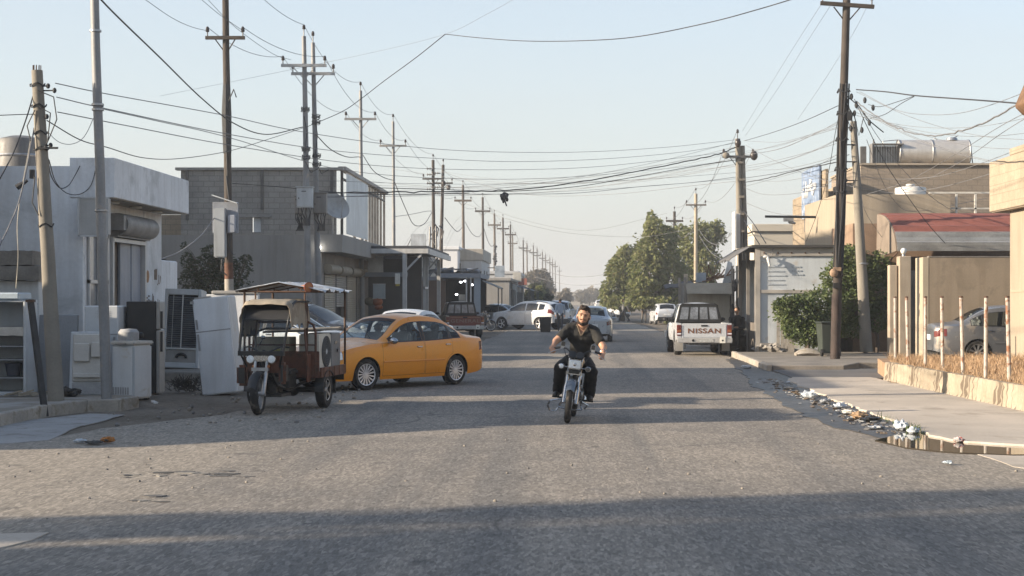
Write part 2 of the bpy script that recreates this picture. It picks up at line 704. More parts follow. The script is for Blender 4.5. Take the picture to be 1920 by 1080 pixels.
def make_sedan(root, pnt, g=None, rim=None, spokes=14, mirror=None, seat=None, steer=0., plain=False):
    S = sedan_spec(g)
    car_shell(root, S, pnt)
    for ax in S['axles']:
        for sd in (1, -1):
            make_wheel(root, (ax, sd * .735, .30), sd, .302, .185, .205, rim, spokes, steer if ax > 0 else 0.)
    seats(root, (.05, -.85), seat or SEATC)
    m = MB()
    m.box(.55, .95, -.70, .70, .55, .86)
    m.box(-1.6, -1.2, -.66, .66, .5, .93)
    m.box(-1.6, 1.0, -.72, .72, .34, .36)
    m.build('dashboard', SEATD, root, bevel=.03)
    mirrors(root, .66, .84, .93, mirror or pnt)
    m = MB()
    m.box(2.17, 2.235, -.26, .26, .50, .60)
    m.box(2.17, 2.24, -.46, .46, .27, .36)
    m.build('grille', BLACK, root, bevel=.01)
    m = MB()
    m.box(-2.30, -2.26, -.25, .25, .60, .73)
    m.build('number_plate', PLATE, root)
    m = MB()
    m.box(-2.292, -2.26, -.5, .5, .33, .50)
    m.build('rear_bumper', pnt, root, bevel=.03, seg=2)
    w = MB()
    w.rod((.78, -.05, .985), (.52, -.55, 1.10), .008, 5)
    w.rod((.78, .40, .985), (.54, .02, 1.12), .008, 5)
    w.build('wiper', BLACK, root)
    for sd in (1, -1):
        # rubbing strip along the doors
        m = MB()
        m.tube([(x, sd * (interp(S['wb'], x) * 1.0 + .004), .53) for x in (-.88, -.6, -.2, .2, .6, .84)], .014, 6)
        m.build('side_moulding', pnt, root)
    return S


def suv_spec(g):
    return dict(
        top=[(-2.22, 1.0), (-2.18, 1.14), (-2.02, 1.36), (-1.8, 1.50), (-1.2, 1.61), (-.4, 1.645), (.05, 1.62), (.28, 1.56), (1.12, 1.13), (1.25, 1.10), (1.7, 1.05), (1.98, .98), (2.13, .88), (2.2, .76)],
        belt=[(-2.22, .98), (-2.0, 1.16), (-1.2, 1.11), (.8, 1.05), (1.6, 1.0), (1.95, .93), (2.12, .84), (2.2, .72)],
        wb=[(-2.22, .70), (-2.1, .83), (-1.6, .90), (0, .915), (1., .91), (1.7, .88), (2.0, .78), (2.2, .60)],
        wr=[(-2.22, .66), (-2.05, .62), (-1.7, .63), (-.4, .655), (.28, .63), (1.12, .78), (1.6, .76), (2.0, .68), (2.2, .54)],
        bot=[(-2.22, .42), (-1.7, .30), (1.6, .28), (2.2, .34)],
        axles=[1.32, -1.32], r=.345, arch=.40, drop=.06, sill=.28, under=.32,
        keys=[1.12, 1.0, .78, .28, -1.6, -.30, -.38, -1.15, -1.22, -1.95, -.34],
        regions=[
            dict(name='windscreen', band=('top',), x=(.28, 1.12), mat=g, inset=.035, bmat=1),
            dict(name='rear_window', band=('top',), x=(-2.16, -1.84), mat=g, inset=.04, bmat=1),
            dict(name='side_window', band=('up',), x=(-.30, .78), mat=g, jh=14, inset=.02, bmat=1, both=True),
            dict(name='side_window', band=('up',), x=(-1.15, -.38), mat=g, jh=14, inset=.02, bmat=1, both=True),
            dict(name='quarter_window', band=('up',), x=(-1.60, -1.22), mat=g, jh=14, inset=.02, bmat=1, both=True),
            dict(name='headlight', band=('low',), x=(1.78, 2.16), jl=8, jh=10, mat=LENS, inset=.006, bmat=1, both=True),
            dict(name='tail_light', band=('low',), x=(-2.2, -1.9), jl=8, jh=10, mat=REDL, inset=.006, bmat=1, both=True),
            dict(name='door', band=('low',), jl=1, x=(-.33, 1.0), mat='paint', inset=.006, bmat=1, both=True, hx=-.18, hz=.92),
            dict(name='door', band=('low',), jl=1, x=(-1.22, -.35), mat='paint', inset=.006, bmat=1, both=True, hx=-1.05, hz=.94),
            dict(name='bonnet', band=('top',), x=(1.2, 1.98), mat='paint', inset=.006, bmat=1),
        ])


def make_suv(root, pnt, g=None, seat=None, spokes=5, rim=None):
    S = suv_spec(g or TINT)
    car_shell(root, S, pnt, chrome_handles=False)
    for ax in S['axles']:
        for sd in (1, -1):
            make_wheel(root, (ax, sd * .79, .345), sd, .347, .21, .235, rim, spokes)
    seats(root, (.05, -.9), seat or SEATD, .62)
    m = MB()
    m.box(.6, 1.0, -.7, .7, .65, .96)
    m.box(-1.9, 1.0, -.75, .75, .45, .47)
    m.build('dashboard', SEATD, root, bevel=.03)
    mirrors(root, .72, .90, 1.06, pnt)
    m = MB()
    m.box(2.14, 2.225, -.42, .42, .56, .74)
    m.box(2.1, 2.22, -.6, .6, .34, .46)
    m.build('grille', BLACK, root, bevel=.012)
    m = MB()
    m.box(-2.26, -2.2, -.26, .26, .76, .88)
    m.build('number_plate', PLATE, root)
    m = MB()
    m.box(-2.27, -2.1, -.68, .68, .40, .62)
    m.build('rear_bumper', BLACK, root, bevel=.04, seg=2)
    for sd in (1, -1):
        m = MB()
        m.tube([(x, sd * interp(S['wr'], x) * .97, interp(S['top'], x) - .015) for x in (-1.7, -1.2, -.6, -.1)], .02, 6)
        m.build('roof_rail', BLACK, root)
    return S


def make_hatch(root, pnt):
    S = sedan_spec(TINT)
    S['top'] = [(-1.86, .80), (-1.82, .95), (-1.70, 1.06), (-1.38, 1.36), (-1.1, 1.42), (-.4, 1.445), (-.05, 1.42), (.12, 1.375), (.80, .985), (.95, .95), (1.5, .88), (1.95, .77), (2.1, .67), (2.15, .60)]
    S['belt'] = [(-1.86, .78), (-1.75, .90), (-1.2, .92), (.8, .895), (1.5, .83), (1.95, .72), (2.15, .56)]
    S['wb'] = [(-1.86, .66), (-1.75, .76), (-1.4, .81), (0, .82), (1., .81), (1.6, .78), (1.95, .70), (2.15, .48)]
    S['wr'] = [(-1.86, .60), (-1.7, .60), (-1.38, .57), (-.4, .585), (.12, .575), (.8, .70), (1.5, .68), (1.95, .60), (2.15, .42)]
    S['bot'] = [(-1.86, .36), (-1.5, .24), (1.3, .2), (2.15, .26)]
    S['axles'] = [1.25, -1.2]
    S['keys'] = [.86, .8, .12, -.27, -.35, -.95, -1.0, -1.68, -1.36, -.31, -.33]
    rg = []
    for r in S['regions']:
        r = dict(r)
        if r['name'] == 'rear_window':
            r['x'] = (-1.68, -1.36)
        if r['name'] == 'quarter_window':
            r['x'] = (-1.4, -1.02)
        if r['name'] == 'side_window' and r['x'][0] < -.5:
            r['x'] = (-.95, -.35)
        if r['name'] == 'tail_light':
            r['x'] = (-1.84, -1.62)
        if r['name'] == 'door' and r['x'][0] < -.5:
            r['x'] = (-1.0, -.33); r['hx'] = -.9
        if r['name'] == 'door_pillar' and r['x'][0] < -.5:
            continue
        if r['name'] != 'boot_lid':
            rg.append(r)
    S['regions'] = rg
    car_shell(root, S, pnt)
    for ax in S['axles']:
        for sd in (1, -1):
            make_wheel(root, (ax, sd * .70, .29), sd, .29, .17, .18, ALLOY, 10)
    seats(root, (.05, -.8), SEATD)
    m = MB()
    m.box(-1.9, -1.84, -.24, .24, .62, .74)
    m.build('number_plate', PLATE, root)
    m = MB()
    m.box(-1.93, -1.7, -.68, .68, .30, .52)
    m.build('rear_bumper', BLACK, root, bevel=.04, seg=2)
    mirrors(root, .66, .82, .93, BLACK)


def make_pickup(root, pnt, gate_mat, word, word_mat, cabin=True, gate_band=None, bed_mat=None):
    """crew of one: cab lofted like a car, load bed behind it with sides, tailgate, lamps and bumper; local +x is forward"""
    S = dict(
        top=[(-.62, .95), (-.60, 1.30), (-.52, 1.56), (-.35, 1.62), (.15, 1.63), (.5, 1.60), (.62, 1.56), (1.15, 1.10), (1.3, 1.06), (1.9, 1.0), (2.2, .93), (2.3, .86), (2.33, .75)],
        belt=[(-.62, .93), (.9, .98), (1.3, .97), (2.0, .93), (2.2, .88), (2.33, .72)],
        wb=[(-.62, .80), (.5, .82), (1.3, .825), (2.0, .80), (2.22, .74), (2.33, .66)],
        wr=[(-.62, .64), (-.5, .60), (.2, .62), (.62, .62), (1.15, .72), (1.9, .72), (2.2, .66), (2.33, .58)],
        bot=[(-.62, .44), (1.2, .42), (2.0, .40), (2.33, .42)],
        axles=[1.45, 1.45], r=.36, arch=.42, drop=.06, sill=.40, under=.44,
        keys=[.62, 1.15, -.45, .9],
        regions=[
            dict(name='windscreen', band=('top',), x=(.62, 1.15), mat=GLASS, inset=.035, bmat=1),
            dict(name='side_window', band=('up',), x=(-.45, 1.15), mat=GLASS, inset=.035, bmat=1, both=True),
            dict(name='headlight', band=('low',), x=(2.1, 2.32), jl=5, jh=9, mat=LENS, inset=.006, bmat=1, both=True),
            dict(name='door', band=('low',), jl=1, x=(-.45, .9), mat='paint', inset=.006, bmat=1, both=True, hx=-.3, hz=.88),
        ])
    car_shell(root, S, pnt)
    S2ax = -1.35
    bm_ = bed_mat or pnt
    # bed sides with wheel arch
    for sd in (1, -1):
        poly = [(-.66, .44), (-.66, 1.0), (-2.42, 1.0), (-2.42, .52), (S2ax - .42, .44)]
        poly += [(S2ax + .42 * math.cos(a), .38 + .42 * math.sin(a)) for a in [pi - pi * k / 12 for k in range(13)]]
        poly += [(S2ax + .42, .44)]
        b = MB()
        b.prism(poly, sd * .70, sd * .835, 'xz')
        b.build('bed_side', bm_, root, bevel=.02, seg=2)
        l = MB()
        l.box(-2.445, -2.40, sd * .70, sd * .84, .62, .95)
        tl = l.build('tail_light', REDL, root, bevel=.012)
        l = MB()
        l.box(-2.45, -2.42, sd * .71, sd * .83, .74, .80)
        l.box(-2.45, -2.42, sd * .71, sd * .83, .66, .70, 1)
        l.build('lens', [ORANGEL, LENS], tl)
    b = MB()
    b.box(-2.38, -.64, -.72, .72, .52, .58)
    b.box(-.70, -.64, -.72, .72, .58, 1.0)
    b.box(-2.3, -.5, -.45, .45, .34, .52)
    b.build('load_bed', DARK, root)
    b = MB()
    b.box(-2.43, -2.38, -.69, .69, .52, .995)
    g = b.build('tailgate', gate_mat, root, bevel=.015, seg=2)
    M = Matrix.Translation((-2.434, 0, .76)) @ Matrix.Rotation(-pi / 2, 4, 'Z') @ Matrix.Rotation(pi / 2, 4, 'X')
    lettering(word, .205, word_mat, g, M, 1.36)
    b = MB()
    b.box(-2.445, -2.431, -.10, .10, .90, .95)
    b.build('handle', BLACK, g, bevel=.006)
    b = MB()
    b.box(-2.436, -2.431, -.66, .66, .575, .59)
    b.box(-2.436, -2.431, -.66, -.645, .59, .93)
    b.box(-2.436, -2.431, .645, .66, .59, .93)
    b.build('pressed_edge', gate_mat, g)
    if gate_band:
        b = MB()
        b.box(-2.436, -2.429, -.66, .66, .90, .945)
        b.build('stripe', gate_band, g)
    # bumper
    b = MB()
    b.box(-2.62, -2.48, -.84, .84, .40, .56)
    b.box(-2.50, -2.44, -.5, .5, .42, .53)
    bp = b.build('rear_bumper', pm('worn_bumper', (.48, .47, .45), .4, .2, 5, 40, .05, metal=.3), root, bevel=.02, seg=2)
    b = MB()
    b.box(-2.63, -2.615, -.26, .20, .43, .53)
    b.build('number_plate', pm('faded_plate', (.42, .42, .40), .6, .3, 20, 50, 0), bp)
    b = MB()
    b.box(-2.635, -2.615, -.62, -.46, .40, .60)
    b.build('sticker', pm('white_sticker', (.72, .70, .62), .6, .1), bp)
    b = MB()
    b.lathe([(.001, 0), (.028, 0), (.028, .006), (.001, .006)], 12, Matrix.Translation((-2.637, -.54, .48)) @ Matrix.Rotation(pi / 2, 4, 'Y'))
    b.lathe([(.001, 0), (.04, 0), (.04, .01), (.001, .01)], 12, Matrix.Translation((-2.63, .36, .48)) @ Matrix.Rotation(pi / 2, 4, 'Y'))
    b.build('tow_eye', DARK, bp)
    # cab back: dark frame of four panes
    fr = MB()
    zz0, zz1 = 1.0, 1.60
    x = -.665
    wlo, whi = .73, .60
    yt = lambda z: wlo + (whi - wlo) * (z - zz0) / (zz1 - zz0)
    fr.prism([(-wlo, zz0), (wlo, zz0), (whi, zz1 - .05), (whi - .08, zz1), (-whi + .08, zz1), (-whi, zz1 - .05)], x - .05, x + .03, 'yz')
    f = fr.build('cab_back_frame', BLACK, root, bevel=.01)
    gl = MB()
    for k in range(4):
        a0, a1 = -1 + k * .5 + .05, -1 + (k + 1) * .5 - .05
        zb, zt = zz0 + .10, zz1 - .12
        gl.prism([(a0 * .64, zb), (a1 * .64, zb), (a1 * .57, zt), (a0 * .57, zt)], x - .056, x - .051, 'yz')
    gl.build('rear_window', pm('hazy_rear_glass', (.20, .22, .25), .12, .5, 3.5, 30, 0, spec=.7, coat=.5), f)
    for ax in (1.45, S2ax):
        for sd in (1, -1):
            make_wheel(root, (ax, sd * .72, .36), sd, .36, .22, .20, STEEL, 6)
    for sd in (1, -1):
        m = MB()
        m.box(S2ax - .50, S2ax - .47, sd * .60, sd * .84, .14, .44)
        m.build('mud_flap', pm('grey_mud_flap', (.35, .34, .32), .8) if word[0] == 'N' else BLACK, root)
    seats(root, (.25,), SEATD, .75)
    mirrors(root, .95, .84, 1.08, BLACK)
    return S


# ------------------------------------------------------------------ taxi
YEL = pm('taxi_yellow_paint', (.66, .24, .006), .36, .07, 1.2, 25, 0, coat=.4, spec=.5, stain=(.50, .22, .04), stain_amt=.12, stain_sc=1.6)
_pf, _pr = Vector((-3.90, 30.6, 0)), Vector((-2.33, 32.6, 0))      # near-side wheels on the ground
_d = (_pf - _pr).normalized()
_left = Vector((-_d.y, _d.x, 0))
_c = (_pf + _pr) / 2 - _left * .74
taxi = thing('taxi_car', 'orange yellow saloon taxi turning across the road behind the cargo tricycle', 'taxi', _c, math.atan2(_d.y, _d.x))
make_sedan(taxi, YEL, rim=ALLOY, spokes=15, mirror=CHROME, steer=-.12, seat=pm('brightened_taxi_seat', (.62, .57, .50), .85))  # light seat colour added to brighten the dim taxi cabin


# ------------------------------------------------------------------ cargo tricycle
ORG = pm('rusty_orange_paint', (.125, .047, .026), .6, .3, 6, 40, .15, stain=(.06, .03, .02), stain_amt=.5, stain_sc=5)
RUST = pm('rusted_steel', (.10, .055, .035), .8, .4, 8, 50, .2)
TARP = pm('dusty_cream_tarp', (.30, .255, .19), .9, .25, 3, 30, .2, stain=(.22, .17, .12), stain_amt=.4)
VISOR = pm('dark_visor', (.014, .014, .015), .6, .3, 3, 30, .02)
BLK = pm('black_frame_paint', (.02, .02, .02), .45, .2, 6, 50, .05)
TIN = pm('corrugated_tin', (.55, .57, .58), .5, .22, 2.5, 30, .08, metal=.35, streak=.35, stain=(.28, .2, .14), stain_amt=.22)
WHITEAP = pm('old_white_enamel', (.47, .49, .50), .5, .08, 2, 30, .03, streak=.2, stain=(.40, .38, .34), stain_amt=.08)
GREYAP = pm('grey_cabinet_paint', (.20, .20, .20), .55, .2, 2, 30, .03)

trike = thing('cargo_tricycle', 'old orange cargo tricycle with torn cream tarp and tin roof parked at the road edge', 'tricycle',
              (-4.67, 24.1, 0), math.atan2(-.992, -.125))


def spoked_wheel(par, loc, r, w, axis_rot, name='wheel', nsp=18, hub=.05, rimr=.8):
    M = Matrix.Translation(loc) @ axis_rot
    t = MB()
    hw = w / 2
    rr = r * rimr
    t.lathe([(rr, -hw * .6), (rr + .015, -hw * .95), (r - .035, -hw), (r - .012, -hw * .75), (r, -hw * .3), (r, hw * .3), (r - .012, hw * .75), (r - .035, hw), (rr + .015, hw * .95), (rr, hw * .6), (rr, -hw * .6)], 36, M, 0, False)
    o = t.build(name, RUBBER, par)
    m = MB()
    m.lathe([(rr + .004, -hw * .62), (rr - .02, -hw * .5), (rr - .02, hw * .5), (rr + .004, hw * .62), (rr + .004, -hw * .62)], 36, M, 0, False)
    m.lathe([(.001, -hw * 1.05), (hub, -hw), (hub * .7, -hw * .3), (hub * .7, hw * .3), (hub, hw), (.001, hw * 1.05)], 16, M, 0, False)
    for k in range(nsp):
        a = 2 * pi * k / nsp
        sgn = 1 if k % 2 else -1
        p = M @ Vector((hub * .8 * math.cos(a), hub * .8 * math.sin(a), sgn * hw * .8))
        q = M @ Vector(((rr - .01) * math.cos(a + sgn * .25), (rr - .01) * math.sin(a + sgn * .25), 0))
        m.rod(p, q, .0035, 4)
    m.build('rim', STEEL, o)
    return o


AX = Matrix.Rotation(-pi / 2, 4, 'X')
fw = spoked_wheel(trike, (0, 0, .32), .32, .125, Matrix.Rotation(.10, 4, 'Z') @ AX, nsp=12, rimr=.76)
for sd in (1, -1):
    make_wheel(trike, (-1.62, sd * .56, .295), sd, .295, .14, .17, STEEL, 5)
m = MB()
for sd in (1, -1):
    m.tube([(.02, sd * .085, .31), (-.10, sd * .09, .62)], .034, 12)
    m.tube([(-.10, sd * .09, .60), (-.19, sd * .09, .90)], .024, 12)
    m.rod((.02, sd * .06, .31), (.02, sd * .12, .31), .03, 10)
m.cbox((-.12, 0, .68), (.07, .26, .05))
m.build('front_fork', STEEL, trike)
m = MB()
arc = [(.345 * math.cos(a), .31 + .345 * math.sin(a)) for a in [rad(20) + rad(150) * k / 14 for k in range(15)]]
m.grid([[(x, y, z - .03 * (abs(y) / .07) ** 2) for y in (-.07, -.04, 0, .04, .07)] for x, z in arc])
m.build('front_mudguard', BLK, trike, solid=.006)
# steering head, leg shield and twin lamps
m = MB()
m.box(-.34, -.24, -.30, .30, .62, .90)
m.box(-.40, -.22, .24, .36, .45, .78, 1)
m.box(-.40, -.22, -.42, -.24, .42, .74, 1)
m.build('leg_shield', [ORG, BLK], trike, bevel=.04, seg=2)
for sd in (1, -1):
    m = MB()
    M = Matrix.Translation((-.16, sd * .165, .835)) @ Matrix.Rotation(pi / 2, 4, 'Y')
    m.lathe([(.02, -.11), (.055, -.06), (.068, .0), (.070, .02), (.064, .028)], 20, M)
    lp = m.build('headlight', CHROME, trike)
    m = MB()
    m.lathe([(.062, .022), (.05, .036), (.001, .042)], 20, M, 0, False)
    m.build('lens', LENS, lp)
    m = MB()
    m.ball((-.15, sd * .11, .72), .035, 10)
    m.build('turn_signal', ORANGEL, trike)
m = MB()
m.prism([(-.11, .80), (.11, .80), (.13, .87), (.09, .91), (-.09, .91), (-.13, .87)], -.18, -.13, 'yz')
m.build('nose_badge', CHROME, trike, bevel=.015, seg=2)
# windscreen leaning back with its black frame, dark visor curving over
wz0, wz1 = .955, 1.43
wx = lambda z: -.16 - .22 * (z - wz0) / (wz1 - wz0)
hwid = lambda z: .335 + .02 * (z - wz0) / .5
m = MB()
m.add([(wx(wz0), -hwid(wz0), wz0), (wx(wz0), hwid(wz0), wz0), (wx(wz1), hwid(wz1), wz1), (wx(wz1), -hwid(wz1), wz1)], [(0, 1, 2, 3)])
m.build('windscreen', glassmat('old_windscreen', (.85, .88, .9), .10, .10), trike, 0, solid=.004)
prof = [(-.38, 1.43), (-.45, 1.56), (-.56, 1.66), (-.72, 1.70)]
m = MB()
m.grid([[(x, y, z) for y in (-.36, -.18, 0, .18, .36)] for x, z in prof])
m.build('visor', VISOR, trike, solid=.006)
m = MB()
for sd in (1, -1):
    m.tube([(-.15, sd * .34, .90), (wx(wz0), sd * .345, wz0), (wx(wz1), sd * .36, wz1), (-.45, sd * .37, 1.56), (-.56, sd * .37, 1.665), (-.74, sd * .37, 1.71)], .02, 8)
    m.tube([(-.15, sd * .33, .92), (-.26, sd * .25, .70)], .016, 8)
    m.tube([(-.74, sd * .37, 1.71), (-1.15, sd * .45, 1.70)], .014, 8)
m.box(-.19, -.13, -.36, .36, .885, .955)
m.rod((wx(wz1), -.36, wz1), (wx(wz1), .36, wz1), .012, 8)
m.build('windscreen_frame', BLK, trike)
# tarp roof: sagging cloth with drooping torn edges
rows = []
for i in range(15):
    x = -.36 - .98 * i / 14
    row = []
    for j in range(21):
        y = -.56 + 1.12 * j / 20
        z = 1.705 + .03 * math.cos(y * 3) - .015 * math.sin(i * .8) + .012 * noise.noise((x * 6, y * 6, 1))
        if i == 0:
            z -= .07
        e = max(0, abs(y) - .37)
        droop = (2.6 if y < 0 else 2.0) * e * (1 + .45 * noise.noise((x * 7, y * 2, 5)))
        z -= droop
        row.append((x, y * (1 if e == 0 else (.37 + .25 * e) / abs(y)) + (.02 * noise.noise((x * 9, z * 9, 2)) if e else 0), z))
    rows.append(row)
m = MB()
m.grid(rows)
m.build('tarp', TARP, trike, 60, solid=.006)
m = MB()
pts = [[(-.45 - .2 * k, -.42 - .03 * math.sin(k * 2 + j), 1.52 - .06 * j + .02 * math.sin(3 * k)) for j in range(7)] for k in range(4)]
m.grid(pts)
m.build('torn_flap', pm('dark_torn_cloth', (.06, .055, .05), .9, .3), trike, 60, solid=.004)
# handlebar and one mirror
m = MB()
m.tube([(-.42, -.36, 1.0), (-.36, -.25, 1.02), (-.28, -.08, .94), (-.28, .08, .94), (-.36, .25, 1.02), (-.42, .36, 1.0)], .013, 8)
m.rod((-.22, 0, .88), (-.29, 0, .95), .03, 8)
h = m.build('handlebar', BLK, trike)
m = MB()
m.rod((-.36, -.12, 1.0), (-.33, -.03, 1.14), .006, 6)
m.ball((-.33, -.03, 1.16), (.012, .045, .03), 10)
m.build('mirror', CHROME, h)
# frame, seat, engine
m = MB()
for sd in (1, -1):
    m.tube([(-.22, sd * .05, .80), (-.45, sd * .16, .42), (-.85, sd * .22, .33), (-1.30, sd * .30, .42), (-2.55, sd * .30, .46)], .026, 8)
m.rod((-.22, 0, .55), (-.22, 0, .9), .04, 8)
m.rod((-1.62, -.56, .295), (-1.62, .56, .295), .045, 10)
m.ball((-1.62, .05, .295), .11, 12)
m.build('chassis', BLK, trike)
m = MB()
m.cbox((-.62, 0, .42), (.30, .26, .24))
m.lathe([(.10, -.16), (.10, .16)], 16, Matrix.Translation((-.66, 0, .38)) @ AX)
for k in range(5):
    m.lathe([(.085, 0), (.085, .012)], 14, Matrix.Translation((-.50, 0, .46 + k * .025)))
m.cbox((-.62, .0, .27), (.5, .5, .05))
m.build('engine', pm('greasy_engine', (.07, .065, .06), .5, .4, 8, 40, .2, metal=.4), trike, bevel=.01)
m = MB()
m.box(-1.10, -.66, -.30, .30, .56, .66)
m.build('seat', pm('worn_black_seat', (.03, .03, .03), .6, .3, 8), trike, bevel=.03, seg=2)
m = MB()
m.box(-1.08, -.70, -.27, .27, .36, .56)
m.build('seat_box', BLK, trike, bevel=.01)
# orange half panel beside the seat with its tube hoop
m = MB()
m.box(-1.24, -1.21, -.58, .60, .50, .92)
m.box(-1.21, -1.02, .44, .47, .44, .88)
m.box(-1.21, -1.02, -.47, -.44, .44, .88)
m.build('front_panel', ORG, trike, bevel=.01)
m = MB()
for sd in (1, -1):
    m.tube([(-1.22, sd * .54, .50), (-1.22, sd * .54, 1.22), (-1.22, sd * .50, 1.34), (-1.22, sd * .42, 1.38), (-1.22, 0, 1.38)], .02, 8)
    m.tube([(-1.04, sd * .45, .86), (-1.10, sd * .40, 1.22), (-1.20, sd * .38, 1.70)], .018, 8)
m.tube([(-1.22, -.54, 1.02), (-1.22, .54, 1.02)], .012, 6)
m.build('hoop_rail', ORG, trike)
m = MB()
m.tube([(-.95, -.33, .56), (-.98, -.36, 1.15), (-1.0, -.32, 1.24), (-1.0, -.2, 1.28), (-1.0, .2, 1.28)], .018, 8)
m.build('back_rest_rail', pm('grey_tube', (.16, .15, .14), .6), trike)
# cargo bed
m = MB()
m.box(-2.70, -1.25, -.60, .60, .55, .585)
m.build('bed_floor', RUST, trike)
for sd in (1, -1):
    m = MB()
    m.box(-2.70, -1.25, sd * .60, sd * .63, .50, .66)
    for k in range(5):
        m.box(-2.6 + k * .3, -2.57 + k * .3, sd * .63, sd * .64, .50, .66)
    m.build('bed_rail', ORG, trike, bevel=.004)
    m = MB()
    ar = [(-1.62 + .36 * math.cos(a), .295 + .34 * math.sin(a)) for a in [pi * k / 10 for k in range(11)]]
    m.grid([[(x, sd * .50, z - .02), (x, sd * .65, z - .02)] for x, z in ar])
    m.build('mudguard', BLK, trike, solid=.006)
m = MB()
m.add([(-1.95, .52, .50), (-1.95, .66, .50), (-1.98, .66, .22), (-1.98, .52, .22)], [(0, 1, 2, 3)])
m.box(-2.7, -2.68, -.6, .6, .40, .60)
m.build('mud_flap', BLK, trike, solid=.008)
# tin roof on posts
px0, px1 = -1.05, -2.72
m = MB()
for (x, y, zt) in ((-2.68, .62, 1.86), (-2.68, -.62, 1.86), (-1.22, -.62, 1.86), (-1.22, .40, 1.72)):
    m.rod((x, y, .52), (x, y, zt), .019, 8)
m.build('roof_post', RUST, trike)
m = MB()
for x in (-1.08, -1.9, -2.66):
    m.tube([(x, -.66, 1.86), (x, .66, 1.86)], .014, 6)
    m.tube([(x, -.66, 1.86), (x, 0, 1.99), (x, .66, 1.86)], .012, 6)
    m.rod((x, -.35, 1.86), (x, -.35, 1.925), .01, 6)
    m.rod((x, .35, 1.86), (x, .35, 1.925), .01, 6)
for y, z in ((-.64, 1.865), (0, 1.99), (.64, 1.865)):
    m.rod((px0, y, z), (px1, y, z), .012, 6)
m.rod((-1.10, -.40, 1.72), (-1.10, -.40, 1.87), .014, 6)
m.rod((-1.10, .40, 1.72), (-1.10, .40, 1.87), .014, 6)
m.build('roof_frame', RUST, trike)
m = MB()
for sd in (1, -1):
    rows = []
    for i in range(61):
        x = -1.02 - 1.75 * i / 60
        rows.append([(x + .02 * math.sin(j * 1.3), sd * (.72 * j / 6), 2.01 - .135 * (j / 6) + .012 * math.sin(i * 1.05) + .015 * noise.noise((x * 2, j * .4 * sd, 3)) - (.02 if j == 6 else 0) * math.sin(i * .4)) for j in range(7)])
    m.grid(rows)
m.build('tin_roof', TIN, trike, 50, solid=.003)
m = MB()
M = Matrix.Translation((-1.10, .42, 1.93)) @ Matrix.Rotation(.8, 4, 'Z') @ Matrix.Rotation(pi / 2, 4, 'Y')
m.lathe([(.03, -.20), (.035, -.10), (.045, 0), (.062, .07), (.075, .085)], 18, M, 0)
hn = m.build('loudspeaker_horn', pm('orange_horn', (.36, .13, .05), .5, .2, 6), trike)
m = MB()
m.lathe([(.078, .07), (.081, .09), (.073, .092)], 18, M, 0, False)
m.build('horn_rim', pm('red_rim', (.20, .04, .025), .6), hn)

# cargo: an outdoor air-conditioner unit, a grey cabinet and a board laid over them
TM = Matrix.Translation(trike.location) @ Matrix.Rotation(trike.rotation_euler.z, 4, 'Z')


def on_trike(name, label, cat, loc):
    return thing(name, label, cat, TM @ Vector(loc), trike.rotation_euler.z)


ac = on_trike('air_conditioner', 'cream outdoor air conditioner with round fan grille riding on the tricycle bed', 'air conditioner', (-1.68, .40, .59))
m = MB()
m.box(-.37, .37, -.16, .16, 0, .60)
m.build('casing', pm('cream_casing', (.60, .57, .50), .5, .15, 2, 30, .02, streak=.3), ac, bevel=.02, seg=2)
m = MB()
M = Matrix.Translation((-.06, .161, .31)) @ Matrix.Rotation(-pi / 2, 4, 'X')
m.lathe([(.001, .002), (.25, .002), (.25, .006)], 32, M, 0, False)
g = m.build('fan_opening', pm('fan_dark', (.05, .05, .05), .7), ac)
m = MB()
for r_ in (.06, .10, .14, .18, .22, .25):
    m.tube([M @ Vector((r_ * math.cos(2 * pi * k / 28), r_ * math.sin(2 * pi * k / 28), .012)) for k in range(28)], .004, 4, closed=True)
for k in range(12):
    a = 2 * pi * k / 12
    m.rod(M @ Vector((.02 * math.cos(a), .02 * math.sin(a), .012)), M @ Vector((.25 * math.cos(a), .25 * math.sin(a), .012)), .004, 4)
m.lathe([(.001, .018), (.045, .014), (.05, .006)], 14, M, 1, False)
m.build('fan_grille', [pm('grille_grey', (.12, .12, .12), .6), WHITEAP], g)
cb = on_trike('metal_cabinet', 'dark grey metal cabinet standing behind the air conditioner on the tricycle bed', 'cabinet', (-2.35, .36, .59))
m = MB()
m.box(-.26, .26, -.20, .20, 0, .60)
m.build('casing', GREYAP, cb, bevel=.012)
m = MB()
m.box(-.02, .10, .20, .215, .42, .46)
m.rod((-.05, .21, .28), (0, .225, .34), .012, 6)
m.build('latch', CHROME, cb)
bd = on_trike('scrap_board', 'grey board of scrap wood laid over the appliances on the tricycle', 'board', (-1.95, .12, 1.21))
m = MB()
rows = [[(x, y, .02 * math.sin(x * 3) + .03 * (y + .4) + .01 * noise.noise((x * 5, y * 5, 0)) + .05 * (-x)) for y in (-.5, -.2, .1, .45)] for x in [-.70 + 1.25 * k / 10 for k in range(11)]]
m.grid(rows)
m.build('board', pm('weathered_board', (.22, .20, .17), .9, .35, 3, 40, .2), bd, 30, solid=.03)
sk = on_trike('cardboard_box', 'pale printed carton wedged behind the driver seat of the tricycle', 'box', (-1.50, -.22, .59))
m = MB()
m.box(-.2, .2, -.3, .3, 0, .55)
m.build('carton', pm('carton_pale', (.42, .38, .28), .8, .2, 3), sk, bevel=.006)
m = MB()
m.box(.2, .204, .02, .16, .22, .36)
m.build('printed_patch', pm('print_yellow_green', (.45, .40, .08), .7, .6, 14), sk)

